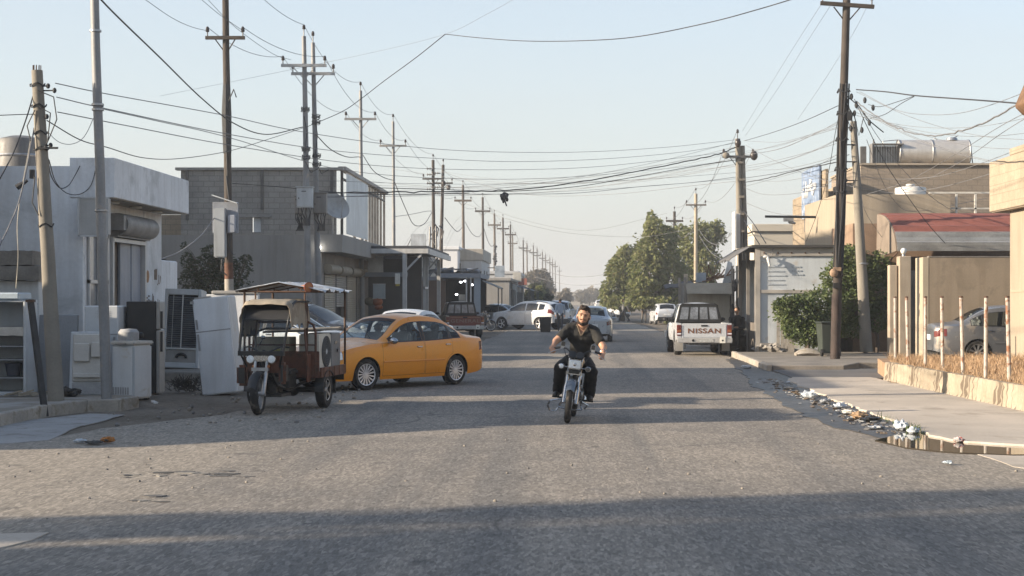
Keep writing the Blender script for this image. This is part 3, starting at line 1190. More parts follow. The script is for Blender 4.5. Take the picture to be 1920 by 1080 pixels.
# ------------------------------------------------------------------ motorbike and rider
LEAN = rad(7.5)
bike = thing('motorcycle', 'dark motorcycle with chrome crash bar and square headlamp ridden toward the viewer', 'motorcycle', (-.015, 22.5, 0), rot=(0, LEAN, rad(-3.5)))
BSK = Matrix.Rotation(pi / 2, 4, 'Y')     # wheel axle along local x
BLUEG = pm('blue_grey_mudguard', (.11, .13, .155), .3, .15, 5, 40, 0, coat=.5)
TANK = pm('black_tank_paint', (.02, .021, .024), .25, .2, 5, 40, 0, coat=.7)
spoked_wheel(bike, (0, 0, .30), .30, .085, BSK, nsp=24)
spoked_wheel(bike, (0, 1.28, .30), .30, .10, BSK, nsp=24)
m = MB()
for sd in (1, -1):
    m.tube([(sd * .085, .0, .28), (sd * .085, .10, .52)], .030, 12)
    m.tube([(sd * .085, .10, .50), (sd * .085, .27, .94)], .019, 12)
    m.rod((sd * .06, .01, .30), (sd * .105, .01, .30), .022, 10)
m.cbox((0, .17, .70), (.23, .06, .04))
m.cbox((0, .26, .93), (.23, .06, .03))
m.build('front_fork', CHROME, bike)
m = MB()
arc = [(.335 * math.cos(a), .30 + .335 * math.sin(a)) for a in [rad(35) + rad(115) * k / 14 for k in range(15)]]
m.grid([[(x, -yy, z - .035 * (abs(x) / .06) ** 2) for x in (-.06, -.035, 0, .035, .06)] for yy, z in arc])
m.build('front_mudguard', BLUEG, bike, solid=.005)
m = MB()
arc = [(1.28 + .345 * math.cos(a), .30 + .345 * math.sin(a)) for a in [rad(20) + rad(120) * k / 14 for k in range(15)]]
m.grid([[(x, yy, z - .03 * (abs(x) / .07) ** 2) for x in (-.07, -.035, 0, .035, .07)] for yy, z in arc])
m.build('rear_mudguard', CHROME, bike, solid=.005)
m = MB()
m.box(-.10, .10, .06, .20, .76, .90)
hl = m.build('headlight', CHROME, bike, bevel=.022, seg=2)
m = MB()
m.box(-.083, .083, .045, .058, .775, .885)
m.build('lens', LENS, hl, bevel=.006)
m = MB()
m.ball((0, .044, .83), (.025, .008, .025), 10)
m.build('bulb', CHROME, hl)
m = MB()
m.box(-.075, .075, .08, .14, .70, .75)
m.build('badge_plate', BLK, bike, bevel=.01)
for sd in (1, -1):
    m = MB()
    M = Matrix.Translation((sd * .055, .15, .955)) @ Matrix.Rotation(rad(60), 4, 'X')
    m.lathe([(.02, -.04), (.052, -.03), (.055, .02), (.045, .024)], 18, M)
    m.build('gauge', BLK, bike)
    m = MB()
    m.rod((sd * .08, .14, .78), (sd * .17, .14, .78), .008, 6)
    M = Matrix.Translation((sd * .19, .14, .78)) @ Matrix.Rotation(pi / 2, 4, 'X')
    m.lathe([(.001, -.05), (.028, -.045), (.04, 0), (.042, .02), (.034, .026)], 14, M, 0)
    ts = m.build('turn_signal', CHROME, bike)
    m = MB()
    m.lathe([(.034, .024), (.02, .034), (.001, .036)], 14, M, 0, False)
    m.build('lens', pm('smoky_lens', (.12, .11, .10), .2) if sd > 0 else LENS, ts)
m = MB()
hb = [(-.37, .42, 1.00), (-.25, .36, 1.03), (-.16, .30, 1.03), (-.07, .26, .97), (.07, .26, .97), (.16, .30, 1.03), (.25, .36, 1.03), (.37, .42, 1.00)]
m.tube(hb, .012, 8)
hbo = m.build('handlebar', BLK, bike)
for sd in (1, -1):
    m = MB()
    m.rod((sd * .25, .36, 1.03), (sd * .375, .422, 1.0), .018, 10)
    m.build('grip', BLK, hbo)
    m = MB()
    m.cbox((sd * .22, .325, 1.035), (.05, .05, .05))
    m.tube([(sd * .20, .30, 1.03), (sd * .30, .29, .99), (sd * .41, .33, .93)], .007, 6)
    m.build('lever', STEEL, hbo)
    m = MB()
    m.tube([(sd * .2, .31, 1.04), (sd * .22, .30, 1.13)], .006, 6)
    m.cbox((sd * .215, .31, 1.09), (.055, .06, .06))
    m.build('switch_block', BLK, hbo, bevel=.008)
m = MB()
m.tube([(-.2, .29, 1.02), (-.16, .12, .98), (-.11, .12, .84), (-.06, .2, .75)], .006, 6)
m.tube([(.2, .29, 1.02), (.20, .12, 1.0), (.13, .10, .86), (.08, .2, .72)], .006, 6)
m.build('cable', BLK, bike)
m = MB()
m.caps((0, .40, .84), (0, .72, .80), .125, .10, 16)
m.build('fuel_tank', TANK, bike)
m = MB()
m.box(-.12, .12, .70, 1.42, .73, .82)
m.build('seat', pm('bike_seat', (.025, .025, .025), .6), bike, bevel=.035, seg=3)
m = MB()
m.tube([(0, .28, .92), (0, .40, .55), (0, .55, .30), (0, .85, .30), (0, .90, .70), (0, 1.35, .75)], .024, 8)
for sd in (1, -1):
    m.rod((sd * .10, .9, .32), (sd * .11, 1.28, .30), .022, 8)
    m.rod((sd * .12, 1.25, .32), (sd * .13, 1.10, .70), .022, 8)
m.build('frame', BLK, bike)
m = MB()
m.cbox((0, .62, .40), (.22, .30, .22))
m.tube([(.0, .50, .44), (0, .40, .62)], .075, 12)
for k in range(6):
    m.lathe([(.10, 0), (.10, .010)], 16, Matrix.Translation((0, .49 - k * .012, .45 + k * .028)) @ Matrix.Rotation(rad(28), 4, 'X'))
m.lathe([(.09, -.15), (.10, -.1), (.10, .1), (.09, .15)], 18, Matrix.Translation((0, .66, .38)) @ BSK)
m.build('engine', pm('engine_alloy', (.30, .30, .29), .4, .35, 9, 40, .1, metal=.7), bike, bevel=.008)
m = MB()
m.tube([(.05, .42, .58), (.10, .34, .44), (.14, .50, .28), (.15, .8, .26), (.17, 1.5, .34)], [.02, .02, .022, .035, .042], 10)
m.build('exhaust', CHROME, bike)
m = MB()
for sd in (1, -1):
    m.tube([(sd * .03, .40, .34), (sd * .16, .34, .30), (sd * .30, .36, .26), (sd * .33, .40, .18), (sd * .29, .44, .11), (sd * .20, .46, .12), (sd * .14, .48, .24)] if sd < 0 else
           [(sd * .03, .40, .34), (sd * .16, .34, .30), (sd * .24, .38, .26), (sd * .2, .46, .2)], .013, 8)
m.tube([(-.17, .22, .20), (0, .20, .17), (.17, .22, .20)], .014, 8)
m.tube([(-.17, .22, .20), (-.12, .40, .30)], .012, 8)
m.tube([(.17, .22, .20), (.12, .40, .30)], .012, 8)
m.build('crash_bar', CHROME, bike)
for sd in (1, -1):
    m = MB()
    m.rod((sd * .12, .70, .30), (sd * .30, .70, .30), .014, 8)
    m.build('foot_peg', BLK, bike)

# rider: one continuous body, clothes as children
SKIN = pm('tanned_skin', (.42, .23, .145), .55, .12, 12, 80, .05)
HAIR = pm('dark_brown_hair', (.035, .022, .015), .8, .4, 40, 160, .5)
SHIRT = pm('black_shirt', (.019, .018, .016), .85, .25, 6, 120, .15)
TROU = pm('black_trousers', (.010, .010, .011), .9, .25, 6, 120, .15)
SHOE = pm('dark_shoe', (.03, .028, .026), .6, .3, 8, 60, .1)


def hand(mb, wrist, direction, palm_n, s=1., curl=.9, thumb_side=1):
    """palm, four curled fingers and a thumb"""
    d = Vector(direction).normalized()
    n = Vector(palm_n).normalized()
    sd = d.cross(n).normalized()
    w = Vector(wrist)
    mb.caps(w, w + d * .035 * s, .030 * s, .032 * s, 10)
    for k in range(-1, 2):
        mb.caps(w + d * .02 * s + sd * k * .02 * s, w + d * .085 * s + sd * k * .024 * s, .019 * s, .016 * s, 8)
    for k, L in enumerate((.9, 1.05, 1., .8)):
        o = (k - 1.5) * .0205 * s
        p = w + d * .09 * s + sd * o
        a = 0
        for seg in (.042, .030, .024):
            a += curl * .9
            q = p + (d * math.cos(a) + n * math.sin(a)) * seg * L * s
            mb.caps(p, q, .0105 * s, .0095 * s, 8)
            p = q
    p = w + d * .03 * s + sd * thumb_side * .032 * s
    q = p + (d * .55 + sd * thumb_side * .5 + n * .5).normalized() * .042 * s
    mb.caps(p, q, .0135 * s, .0115 * s, 8)
    mb.caps(q, q + (d * .8 + n * .7).normalized() * .035 * s, .011 * s, .0095 * s, 8)


def head(mb, c, s=1., face=(0, -1, 0)):
    """skull, jaw, nose, brow and ears; face looks along -y"""
    c = Vector(c)
    f = lambda x, y, z: c + Vector((x, y, z)) * s
    mb.ball(f(0, .012, .03), (.078 * s, .095 * s, .10 * s), 20)
    mb.ball(f(0, -.012, -.03), (.066 * s, .078 * s, .082 * s), 18)
    mb.ball(f(0, -.035, -.075), (.048 * s, .046 * s, .042 * s), 14)
    for sd in (1, -1):
        mb.ball(f(sd * .035, -.062, -.022), (.028 * s, .022 * s, .028 * s), 10)
        mb.ball(f(sd * .080, .015, -.008), (.014 * s, .026 * s, .036 * s), 10)
        mb.ball(f(sd * .032, -.078, .03), (.030 * s, .014 * s, .011 * s), 10)
    mb.caps(f(0, -.082, .018), f(0, -.106, -.022), .012 * s, .017 * s, 10)
    mb.ball(f(0, -.094, -.026), (.020 * s, .016 * s, .012 * s), 10)
    mb.ball(f(0, -.078, -.058), (.026 * s, .014 * s, .011 * s), 10)
    return f


rider = thing('person', 'bearded man in black v-neck shirt and black trousers riding the motorcycle', 'person', bike.location, rot=bike.rotation_euler[:])
sh_c = Vector((0, .86, 1.335))
hip = Vector((0, 1.0, .86))
J = {}
for sd in (1, -1):
    J[sd] = dict(sh=Vector((sd * .182, .85, 1.305)), el=Vector((sd * .350, .68, 1.10)), wr=Vector((sd * .36, .475, 1.045)),
                 hip=Vector((sd * .10, .98, .86)), kn=Vector((sd * .225, .52, .74)), an=Vector((sd * .235, .78, .385)), toe=Vector((sd * .25, .57, .335)))
b = MB()
b.caps(hip, (0, .93, 1.12), .138, .138, 16)
b.caps((-.075, .90, 1.22), (.075, .90, 1.22), .128, .128, 16)
b.caps((0, .87, 1.32), (0, .81, 1.44), .074, .064, 14)
for sd in (1, -1):
    j = J[sd]
    b.caps((sd * .05, .87, 1.335), j['sh'], .075, .07, 12)
    b.caps(j['sh'], j['el'], .066, .052, 12)
    b.caps(j['el'], j['wr'], .046, .031, 12)
    hand(b, j['wr'], (sd * -.05, -.62, -.30), (0, -.35, -.9), 1.0, 1.0, -1)
    b.caps(j['hip'], j['kn'], .095, .065, 12)
    b.caps(j['kn'], j['an'], .062, .045, 12)
hf = head(b, (.0, .765, 1.505), 1.13)
me = remeshed(b, .009, 3)
link('body', me, SKIN, rider, 180)
# shirt with short sleeves, v neck with lighter piping
b = MB()
b.caps((0, .985, .90), (0, .93, 1.12), .150, .155, 18)
b.caps((-.085, .895, 1.22), (.085, .895, 1.22), .142, .142, 18)
b.caps((0, .90, 1.20), (0, .88, 1.33), .15, .09, 16)
for sd in (1, -1):
    j = J[sd]
    b.caps((sd * .03, .88, 1.335), j['sh'], .090, .080, 14)
    e = j['sh'].lerp(j['el'], .62)
    b.caps(j['sh'], e, .078, .074, 14)
    b.caps((sd * .09, .90, 1.22), (sd * .13, .87, 1.28), .12, .09, 14)
me = remeshed(b, .011, 4)
bm = bmesh.new()
bm.from_mesh(me)
for v in bm.verts:
    p = v.co
    v.co += v.normal * (.010 * noise.noise((p.x * 8 + p.z * 5, p.y * 4, p.z * 14)) + .006 * noise.noise((p.x * 22 + p.z * 16, p.y * 10, p.z * 26)))
kill = []
for f in bm.faces:
    c = f.calc_center_median()
    if c.y < .87 and c.z > 1.235 and abs(c.x) < .012 + .50 * (c.z - 1.235):
        kill.append(f)
    elif c.z > 1.375 and abs(c.x) < .085:
        kill.append(f)
bmesh.ops.delete(bm, geom=kill, context='FACES')
bm.to_mesh(me)
bm.free()
so = link('shirt', me, SHIRT, rider, 180)
m = MB()
for sd in (1, -1):
    m.tube([(sd * .006, .738, 1.225), (sd * .030, .748, 1.275), (sd * .055, .765, 1.325), (sd * .083, .80, 1.37), (sd * .090, .87, 1.395)], .0075, 6)
m.build('collar_piping', pm('tan_piping', (.16, .12, .08), .8), so)
b = MB()
b.caps((0, 1.0, .80), (0, .985, .90), .165, .16, 16)
for sd in (1, -1):
    j = J[sd]
    b.caps((sd * .09, 1.0, .83), j['kn'], .125, .090, 14)
    b.caps(j['kn'], j['an'] + Vector((0, .0, .02)), .092, .082, 14)
    b.caps(j['kn'] + Vector((0, .03, -.06)), j['an'] + Vector((0, .01, .06)), .085, .085, 14)
me = remeshed(b, .012, 4)
for v in me.vertices:
    p = v.co
    v.co += v.normal * (.010 * noise.noise((p.x * 9, p.y * 5, p.z * 16)) + .004 * noise.noise((p.x * 20, p.y * 12, p.z * 30)))
link('trousers', me, TROU, rider, 180)
for sd in (1, -1):
    j = J[sd]
    b = MB()
    b.caps(j['an'] + Vector((0, .05, -.035)), j['toe'] + Vector((0, .08, .0)), .047, .047, 12)
    b.caps(j['toe'] + Vector((0, .1, .0)), j['toe'], .050, .036, 12)
    b.caps(j['an'] + Vector((0, .03, .02)), j['an'] + Vector((0, .03, -.04)), .046, .048, 12)
    link('shoe', remeshed(b, .010, 3), SHOE, rider, 180)
# hair and beard as shells over the head
b = MB()
b.ball(hf(0, .022, .056), (.094, .104, .098), 20)
b.ball(hf(0, -.035, .108), (.078, .066, .038), 14)
b.ball(hf(-.03, -.05, .125), (.04, .04, .025), 10)
for sd in (1, -1):
    b.ball(hf(sd * .070, .03, .02), (.018, .05, .05), 10)
me = remeshed(b, .009, 2)
bm = bmesh.new(); bm.from_mesh(me)
for v in bm.verts:
    v.co += v.normal * (.010 * noise.noise(v.co * 45) + .006 * noise.noise(v.co * 110))
hc = hf(0, 0, 0)
bmesh.ops.delete(bm, geom=[f for f in bm.faces if f.calc_center_median().y < hc.y - .045 and f.calc_center_median().z < hc.z + .062], context='FACES')
bm.to_mesh(me); bm.free()
link('hair', me, HAIR, rider, 180)
b = MB()
b.ball(hf(0, -.022, -.085), (.062, .068, .045), 18)
for sd in (1, -1):
    b.caps(hf(sd * .072, -.005, -.01), hf(sd * .050, -.045, -.085), .013, .024, 10)
b.caps(hf(-.034, -.083, -.043), hf(.034, -.083, -.043), .009, .009, 8)
me = remeshed(b, .008, 2)
bm = bmesh.new(); bm.from_mesh(me)
for v in bm.verts:
    v.co += v.normal * .004 * noise.noise(v.co * 80)
bm.to_mesh(me); bm.free()
link('beard', me, HAIR, rider, 180)
m = MB()
m.ball(hf(0, -.094, -.062), (.022, .008, .006), 10)
m.build('mouth', pm('lip', (.30, .11, .09), .5), rider)
for sd in (1, -1):
    m = MB()
    m.ball(hf(sd * .031, -.079, .012), (.015, .010, .0065), 10)
    m.build('eye', pm('dark_eye', (.02, .014, .01), .2), rider)
    m = MB()
    m.caps(hf(sd * .014, -.092, .030), hf(sd * .052, -.080, .034), .0055, .004, 6)
    m.build('eyebrow', HAIR, rider)
m = MB()
wv = J[1]['wr']
m.tube([wv + Vector((.036 * math.cos(a), .01 + .006 * math.sin(a), .034 * math.sin(a))) for a in [2 * pi * k / 16 for k in range(16)]], .009, 6, closed=True)
m.build('wristwatch', CHROME, rider)
# ------------------------------------------------------------------ ground
def asphalt():
    t = NT('worn_asphalt')
    p = t.pos()
    big = t.noise(p, .16, 5, .6)
    mid = t.noise(t.scaled(p, 1, .5, 1), 1.1, 6, .65)
    base = t.mix(t.ramp(big, [(.36, 0.), (.62, 1.)]), (.168, .152, .133), (.25, .218, .18))
    base = t.mix(t.ramp(mid, [(.50, 0.), (.68, .55)]), base, (.285, .248, .205))
    base = t.mix(t.ramp(t.noise(p, .55, 4, .6, .6), [(.60, 0.), (.72, .45)]), base, (.115, .11, .105))
    # wheel tracks worn along the street, dust drifted to the sides
    base = t.mix(t.ramp(t.noise(t.scaled(p, 1.3, .035, 1), 1.0, 3), [(.48, 0.), (.64, .75)]), base, (.145, .135, .122))
    sx = t.n('ShaderNodeSeparateXYZ')
    t.l(p, sx.inputs[0])
    ab = t.n('ShaderNodeMath', operation='ABSOLUTE')
    t.l(sx.outputs[0], ab.inputs[0])
    ed = t.ramp(t.mix(.35, t.mix(1., ab.outputs[0], (.18, .18, .18), 'MULTIPLY'), t.noise(p, .8, 5, .7)), [(.52, 0.), (.68, .75)])
    base = t.mix(ed, base, (.27, .235, .19))
    # oil drips
    base = t.mix(t.ramp(t.noise(p, 2.3, 2, .5), [(.64, 0.), (.74, .6)]), base, (.085, .08, .073))
    v = t.n('ShaderNodeTexVoronoi')
    v.inputs['Scale'].default_value = 42
    t.l(t.scaled(p, 1, .22, 1), v.inputs['Vector'])
    grain = t.n('ShaderNodeSeparateColor')
    t.l(v.outputs['Color'], grain.inputs[0])
    gr = t.ramp(grain.outputs[0], [(.0, .72), (.35, .9), (.7, 1.04), (1., 1.32)])
    c = t.mix(1., base, gr, 'MULTIPLY')
    fn = t.ramp(t.noise(t.scaled(p, 1, .2, 1), 48, 3, .8), [(.34, .80), (.66, 1.20)])
    c = t.mix(1., c, fn, 'MULTIPLY')
    # tar cracks
    v2 = t.n('ShaderNodeTexVoronoi', feature='DISTANCE_TO_EDGE')
    v2.inputs['Scale'].default_value = .17
    wp = t.n('ShaderNodeVectorMath', operation='ADD')
    nz = t.n('ShaderNodeTexNoise')
    nz.inputs['Scale'].default_value = .9
    nz.inputs['Detail'].default_value = 5
    t.l(p, nz.inputs['Vector'])
    t.l(p, wp.inputs[0])
    t.l(nz.outputs['Color'], wp.inputs[1])
    t.l(wp.outputs[0], v2.inputs['Vector'])
    cr = t.ramp(v2.outputs['Distance'], [(.0, 1.), (.006, 0.)])
    msk = t.ramp(t.noise(p, .3, 2), [(.52, 0.), (.6, .75)])
    c = t.mix(t.mix(1., cr, msk, 'MULTIPLY'), c, (.05, .048, .045))
    t.l(c, t.b.inputs['Base Color'])
    t.b.inputs['Roughness'].default_value = .93
    t.b.inputs['Specular IOR Level'].default_value = .25
    t.bump(t.mix(.5, grain.outputs[0], t.noise(p, 40, 4)), .45, .012)
    return t.m


def dirtmat():
    t = NT('dusty_ground')
    p = t.pos()
    c = t.mix(t.ramp(t.noise(p, .35, 6, .6), [(.35, 0.), (.65, 1.)]), (.155, .13, .10), (.24, .205, .165))
    c = t.mix(t.ramp(t.noise(p, 9, 5, .7), [(.35, 0.), (.7, 1.)]), c, t.mix(1., c, (.62, .6, .58), 'MULTIPLY'))
    v = t.n('ShaderNodeTexVoronoi')
    v.inputs['Scale'].default_value = 14
    t.l(p, v.inputs['Vector'])
    c = t.mix(t.ramp(v.outputs['Distance'], [(.10, .5), (.16, 0.)]), c, (.36, .33, .29))
    t.l(c, t.b.inputs['Base Color'])
    t.b.inputs['Roughness'].default_value = .95
    t.b.inputs['Specular IOR Level'].default_value = .15
    t.bump(t.noise(p, 11, 6, .7), .8, .05)
    return t.m


ASPH, DIRT = asphalt(), dirtmat()
CONC = pm('pavement_concrete', (.44, .385, .32), .9, .2, .7, 26, .35, stain=(.30, .26, .21), stain_amt=.3, stain_sc=1.1)
KERBM = pm('kerb_concrete', (.33, .295, .25), .9, .25, 2, 30, .5, stain=(.22, .18, .13), stain_amt=.35, stain_sc=4)
m = MB()
m.box(-700, 700, -120, 1500, -.5, -.016)
struct('ground', m, DIRT, smooth=0)


def jitter_poly(pts, step=.5, amp=.12):
    out = []
    for a, b in zip(pts, pts[1:] + pts[:1]):
        a, b = Vector(a), Vector(b)
        n = max(1, int((b - a).length / step)) if (b - a).length < 80 else 1
        for k in range(n):
            p = a.lerp(b, k / n)
            q = amp * noise.noise((p.x * .9, p.y * .9, 3.)) + amp * .6 * noise.noise((p.x * 3, p.y * 3, 7.))
            out.append((p.x + (q if k else q * .3), p.y + (q * .6 if n > 1 else 0)))
    return out


def sheet(name, pts, z, mat, thick=.012, amp=.12, step=.5, kind='structure'):
    poly = jitter_poly(pts, step, amp) if amp else pts
    m = MB()
    m.prism(poly, z - thick, z, 'xy')
    o = m.build(name, mat, None, smooth=0)
    if kind:
        o['kind'] = kind
    return o


road_l = [(-3.1, 420), (-3.0, 260), (-3.2, 130), (-3.3, 90), (-3.6, 62), (-3.8, 45), (-4.1, 33), (-4.6, 27.5), (-5.2, 24.2), (-6.0, 22.2), (-6.5, 20.2), (-7.2, 19.2), (-60, 19.2)]
road_r = [(60, 1.5), (60, 18.6), (7.5, 19.0), (5.0, 19.4), (4.25, 21), (4.25, 25), (4.35, 31), (4.6, 40), (4.9, 50), (4.9, 90), (4.6, 140), (4.2, 260), (3.8, 420)]
sheet('road', road_l[::-1][0:0] + [(-60, 1.5)] + road_r + road_l, 0.0, ASPH, .014, .22)

# concrete aprons and the raised pavements
sheet('left_apron', [tuple(G(-60, 838))[:2], tuple(G(90, 826))[:2], tuple(G(150, 800))[:2], tuple(G(235, 778))[:2], tuple(G(170, 776))[:2], tuple(G(-60, 800))[:2]], .006, pm('grey_apron', (.30, .29, .275), .9, .15, 1, 30, .3, stain=(.2, .18, .16), stain_amt=.3), .012, .06)
sheet('near_left_slab', [tuple(G(-80, 1004))[:2], tuple(G(92, 1000))[:2], tuple(G(60, 1014))[:2], tuple(G(-80, 1050))[:2]], .008, CONC, .016, .03, .2)
sheet('right_slab', [tuple(G(1832, 852))[:2], tuple(G(1990, 842))[:2], tuple(G(2050, 895))[:2], tuple(G(1900, 876))[:2]], .005, CONC, .006, .05, .25)

pv_l = [(-7.77, 21.3), (-7.75, 24.0), (-7.5, 24.9), (-7.02, 25.05), (-6.95, 25.9), (-7.5, 27.2), (-8.2, 29), (-9.0, 31.2), (-30, 31.2), (-30, 21.3)]
m = MB()
m.prism(pv_l, -.1, .15, 'xy')
struct('left_pavement', m, pm('dusty_pavement', (.25, .215, .17), .95, .25, 1.2, 18, .5, stain=(.33, .31, .28), stain_amt=.4, stain_sc=1.2), smooth=0, bevel=.02)
# kerb stones along the left pavement
kl = [Vector((*p, 0)) for p in pv_l[:5]]
kerb = MB()
for a, b in zip(kl, kl[1:]):
    L = (b - a).length
    n = max(1, round(L / .55))
    u = (b - a).normalized()
    s_ = Vector((-u.y, u.x, 0))
    for k in range(n):
        p, q = a + u * (L * k / n + .008), a + u * (L * (k + 1) / n - .008)
        w = .13
        zt = .168 + .012 * R.random()
        off = -.012 + .01 * R.random()
        vs = [p - s_ * off * -1, q - s_ * off * -1, q + s_ * w, p + s_ * w]
        vs = [p - s_ * .012, q - s_ * .012, q + s_ * w, p + s_ * w]
        kerb.add([(v.x, v.y, -.08) for v in vs] + [(v.x, v.y, zt) for v in vs], [(0, 3, 2, 1), (4, 5, 6, 7), (0, 1, 5, 4), (1, 2, 6, 5), (2, 3, 7, 6), (3, 0, 4, 7)])
struct('left_kerb', kerb, KERBM, smooth=0, bevel=.015)

# right pavement: a near slab, a driveway gap, a far pavement
pr = [(4.57, 20.0), (4.6, 21.8), (4.57, 23.3), (4.53, 27), (4.58, 30.2), (4.63, 33.8), (4.9, 34.9), (6.62, 34.9), (6.66, 33.0), (7.2, 20.6), (9.5, 17.8), (6.3, 18.2), (5.28, 18.8), (4.8, 19.2)]
m = MB()
m.prism(jitter_poly(pr, .14, .10), -.1, .04, 'xy')
struct('right_pavement', m, CONC, smooth=0, bevel=.01)
pf = [(4.95, 38.8), (4.92, 42), (5.05, 48.6), (5.6, 48.7), (14, 48.7), (14, 41), (7.4, 40.6), (6.7, 38.8)]
m = MB()
m.prism(jitter_poly(pf, .7, .06), -.1, .13, 'xy')
struct('far_right_pavement', m, pm('old_pavement', (.22, .195, .165), .92, .25, 1, 20, .4, stain=(.18, .16, .13), stain_amt=.35, stain_sc=1.5), smooth=0, bevel=.02)
sheet('driveway', [(4.9, 34.7), (4.95, 38.7), (14, 41), (14, 36.5), (6.7, 34.7)], .03, pm('shaded_driveway_asphalt', (.12, .115, .11), .92, .25, 1, 30, .5), .05, .05)  # driveway strip, its dark colour also carries the shade lying here
m = MB()
for k in range(9):
    y0 = 38.7 + k * 1.1
    m.box(4.80 + .02 * k, 4.94 + .02 * k, y0 + .01, y0 + 1.08, -.1, .15 + .012 * R.random())
struct('far_right_kerb', m, KERBM, smooth=0, bevel=.02)

rgp = random.Random(4)
m = MB()
for (px, py, n_, sp_) in ((335, 893, 8, 1.0), (400, 887, 9, .6), (235, 938, 4, .5)):
    c_ = G(px, py)
    for _ in range(n_):
        x_, y_ = c_.x + rgp.gauss(0, sp_ * .4), c_.y + rgp.gauss(0, .16)
        r_ = rgp.uniform(.02, .075)
        poly = [(x_ + r_ * 1.7 * math.cos(a_) * rgp.uniform(.4, 1.4), y_ + r_ * math.sin(a_) * rgp.uniform(.4, 1.4)) for a_ in [2 * pi * q / 8 for q in range(8)]]
        m.prism(poly, -.001, .004 + .006 * rgp.random(), 'xy', rgp.choice((0, 0, 1)))
struct('road_patch', m, [pm('broken_asphalt_dark', (.10, .095, .09), .95, .3, 6, 40, .6), pm('broken_asphalt_pale', (.26, .24, .21), .95, .3, 6, 40, .6)], smooth=0)

# raised bed of dry grass behind a rough kerb wall
bedp = [(7.12, 20.5), (6.72, 33.6), (7.2, 37.2), (9.95, 38.2), (9.95, 20.5)]
m = MB()
m.prism(bedp, -.1, .36, 'xy')
struct('grass_bed', m, pm('straw_soil', (.34, .22, .13), .95, .3, 2, 20, .6), smooth=0)


def edge_wall(name, a, b, h, w, z0, mat, label, cat):
    a, b = Vector((*a, 0)), Vector((*b, 0))
    L = (b - a).length
    u = (b - a).normalized()
    s_ = Vector((u.y, -u.x, 0))
    m = MB()
    nx, nz = int(L / .09), 5
    for face in (0, 1):
        rows = []
        for i in range(nx + 1):
            p = a + u * (L * i / nx)
            r_ = []
            for j in range(nz + 1):
                z = z0 + (h + .015 * noise.noise((i * .23, 5, 1))) * j / nz
                groove = .05 if (i % 3 == 0) and 0 < j else 0
                d = .028 * noise.noise((i * .35, j * .9, face)) - groove + .02 * (1 - j / nz)
                q = p + s_ * (d if face == 0 else -w)
                r_.append((q.x, q.y, z))
            rows.append(r_)
        if face == 0:
            front = rows
        else:
            back = rows
    m.grid(front)
    m.grid([[f[-1], b_[-1]] for f, b_ in zip(front, back)])
    m.grid([[f[0] for f in (front[0], back[0])], [f[-1] for f in (front[0], back[0])]])
    m.grid([[f[0] for f in (front[-1], back[-1])], [f[-1] for f in (front[-1], back[-1])]])
    return tag(m.build(name, mat, None, 30), label, cat)


KW = blockmat('ribbed_kerb_wall', (.34, .29, .22), (.30, .25, .185), (.15, .12, .09), .23, 1.2, .028, .8, 1.)
edge_wall('bed_wall', (6.66, 33.7), (7.06, 20.5), .38, .12, .04, KW, 'low rough concrete wall holding up the bed of dry grass', 'low wall')


def grassmesh(name, n, region, hmin, hmax, mat, lean=.5, w=.006, zf=lambda x, y: 0.):
    m = MB()
    k = 0
    while k < n:
        p = region()
        if p is None:
            continue
        k += 1
        x, y = p
        z = zf(x, y)
        h = R.uniform(hmin, hmax) * (.55 + .9 * max(0, .5 + noise.noise((x * .9, y * .9, 2))))
        a = R.uniform(0, 2 * pi)
        l = R.uniform(.1, lean) * h
        dx, dy = math.cos(a) * w, math.sin(a) * w
        b = R.uniform(0, 2 * pi)
        lx, ly = math.cos(b) * l, math.sin(b) * l
        m.add([(x - dx, y - dy, z - .02), (x + dx, y + dy, z - .02), (x + lx * .35 + dx * .7, y + ly * .35 + dy * .7, z + h * .6), (x + lx * .35 - dx * .7, y + ly * .35 - dy * .7, z + h * .6), (x + lx, y + ly, z + h)],
              [(0, 1, 2, 3), (3, 2, 4)])
    o = m.build(name, mat, None, 0, fix=False)
    return o


STRAW = pm('dry_straw', (.42, .285, .17), .85, .35, 1.5, 8, 0)


def bed_region():
    y = R.uniform(24, 37.8)
    x = R.uniform(6.75, 9.9)
    x0 = 7.1 - (y - 20.5) * .030 + .12 + max(0, y - 33.6) * .2
    return (x, y) if x > x0 else None


mound = lambda x, y: .36 + .16 * max(0, min(1, (x - 7.9) / 1.2)) * max(0, min(1, (34.5 - y) / 2.5)) * max(0, min(1, (y - 27) / 2))
m = MB()
m.grid([[(x, y, mound(x, y) + .03 * noise.noise((x * 2, y * 2, 0)) - (.06 if x < 7.35 or y > 37 else 0)) for x in [7.3 + 2.6 * i / 16 for i in range(17)]] for y in [21 + 16 * j / 60 for j in range(61)]])
struct('bed_soil', m, MATS['straw_soil'])
g = grassmesh('dry_grass', 11000, bed_region, .04, .18, STRAW, 1.8, .005, mound)
tag(g, 'dry straw coloured grass filling the raised bed on the right', 'dry grass', kind='stuff')

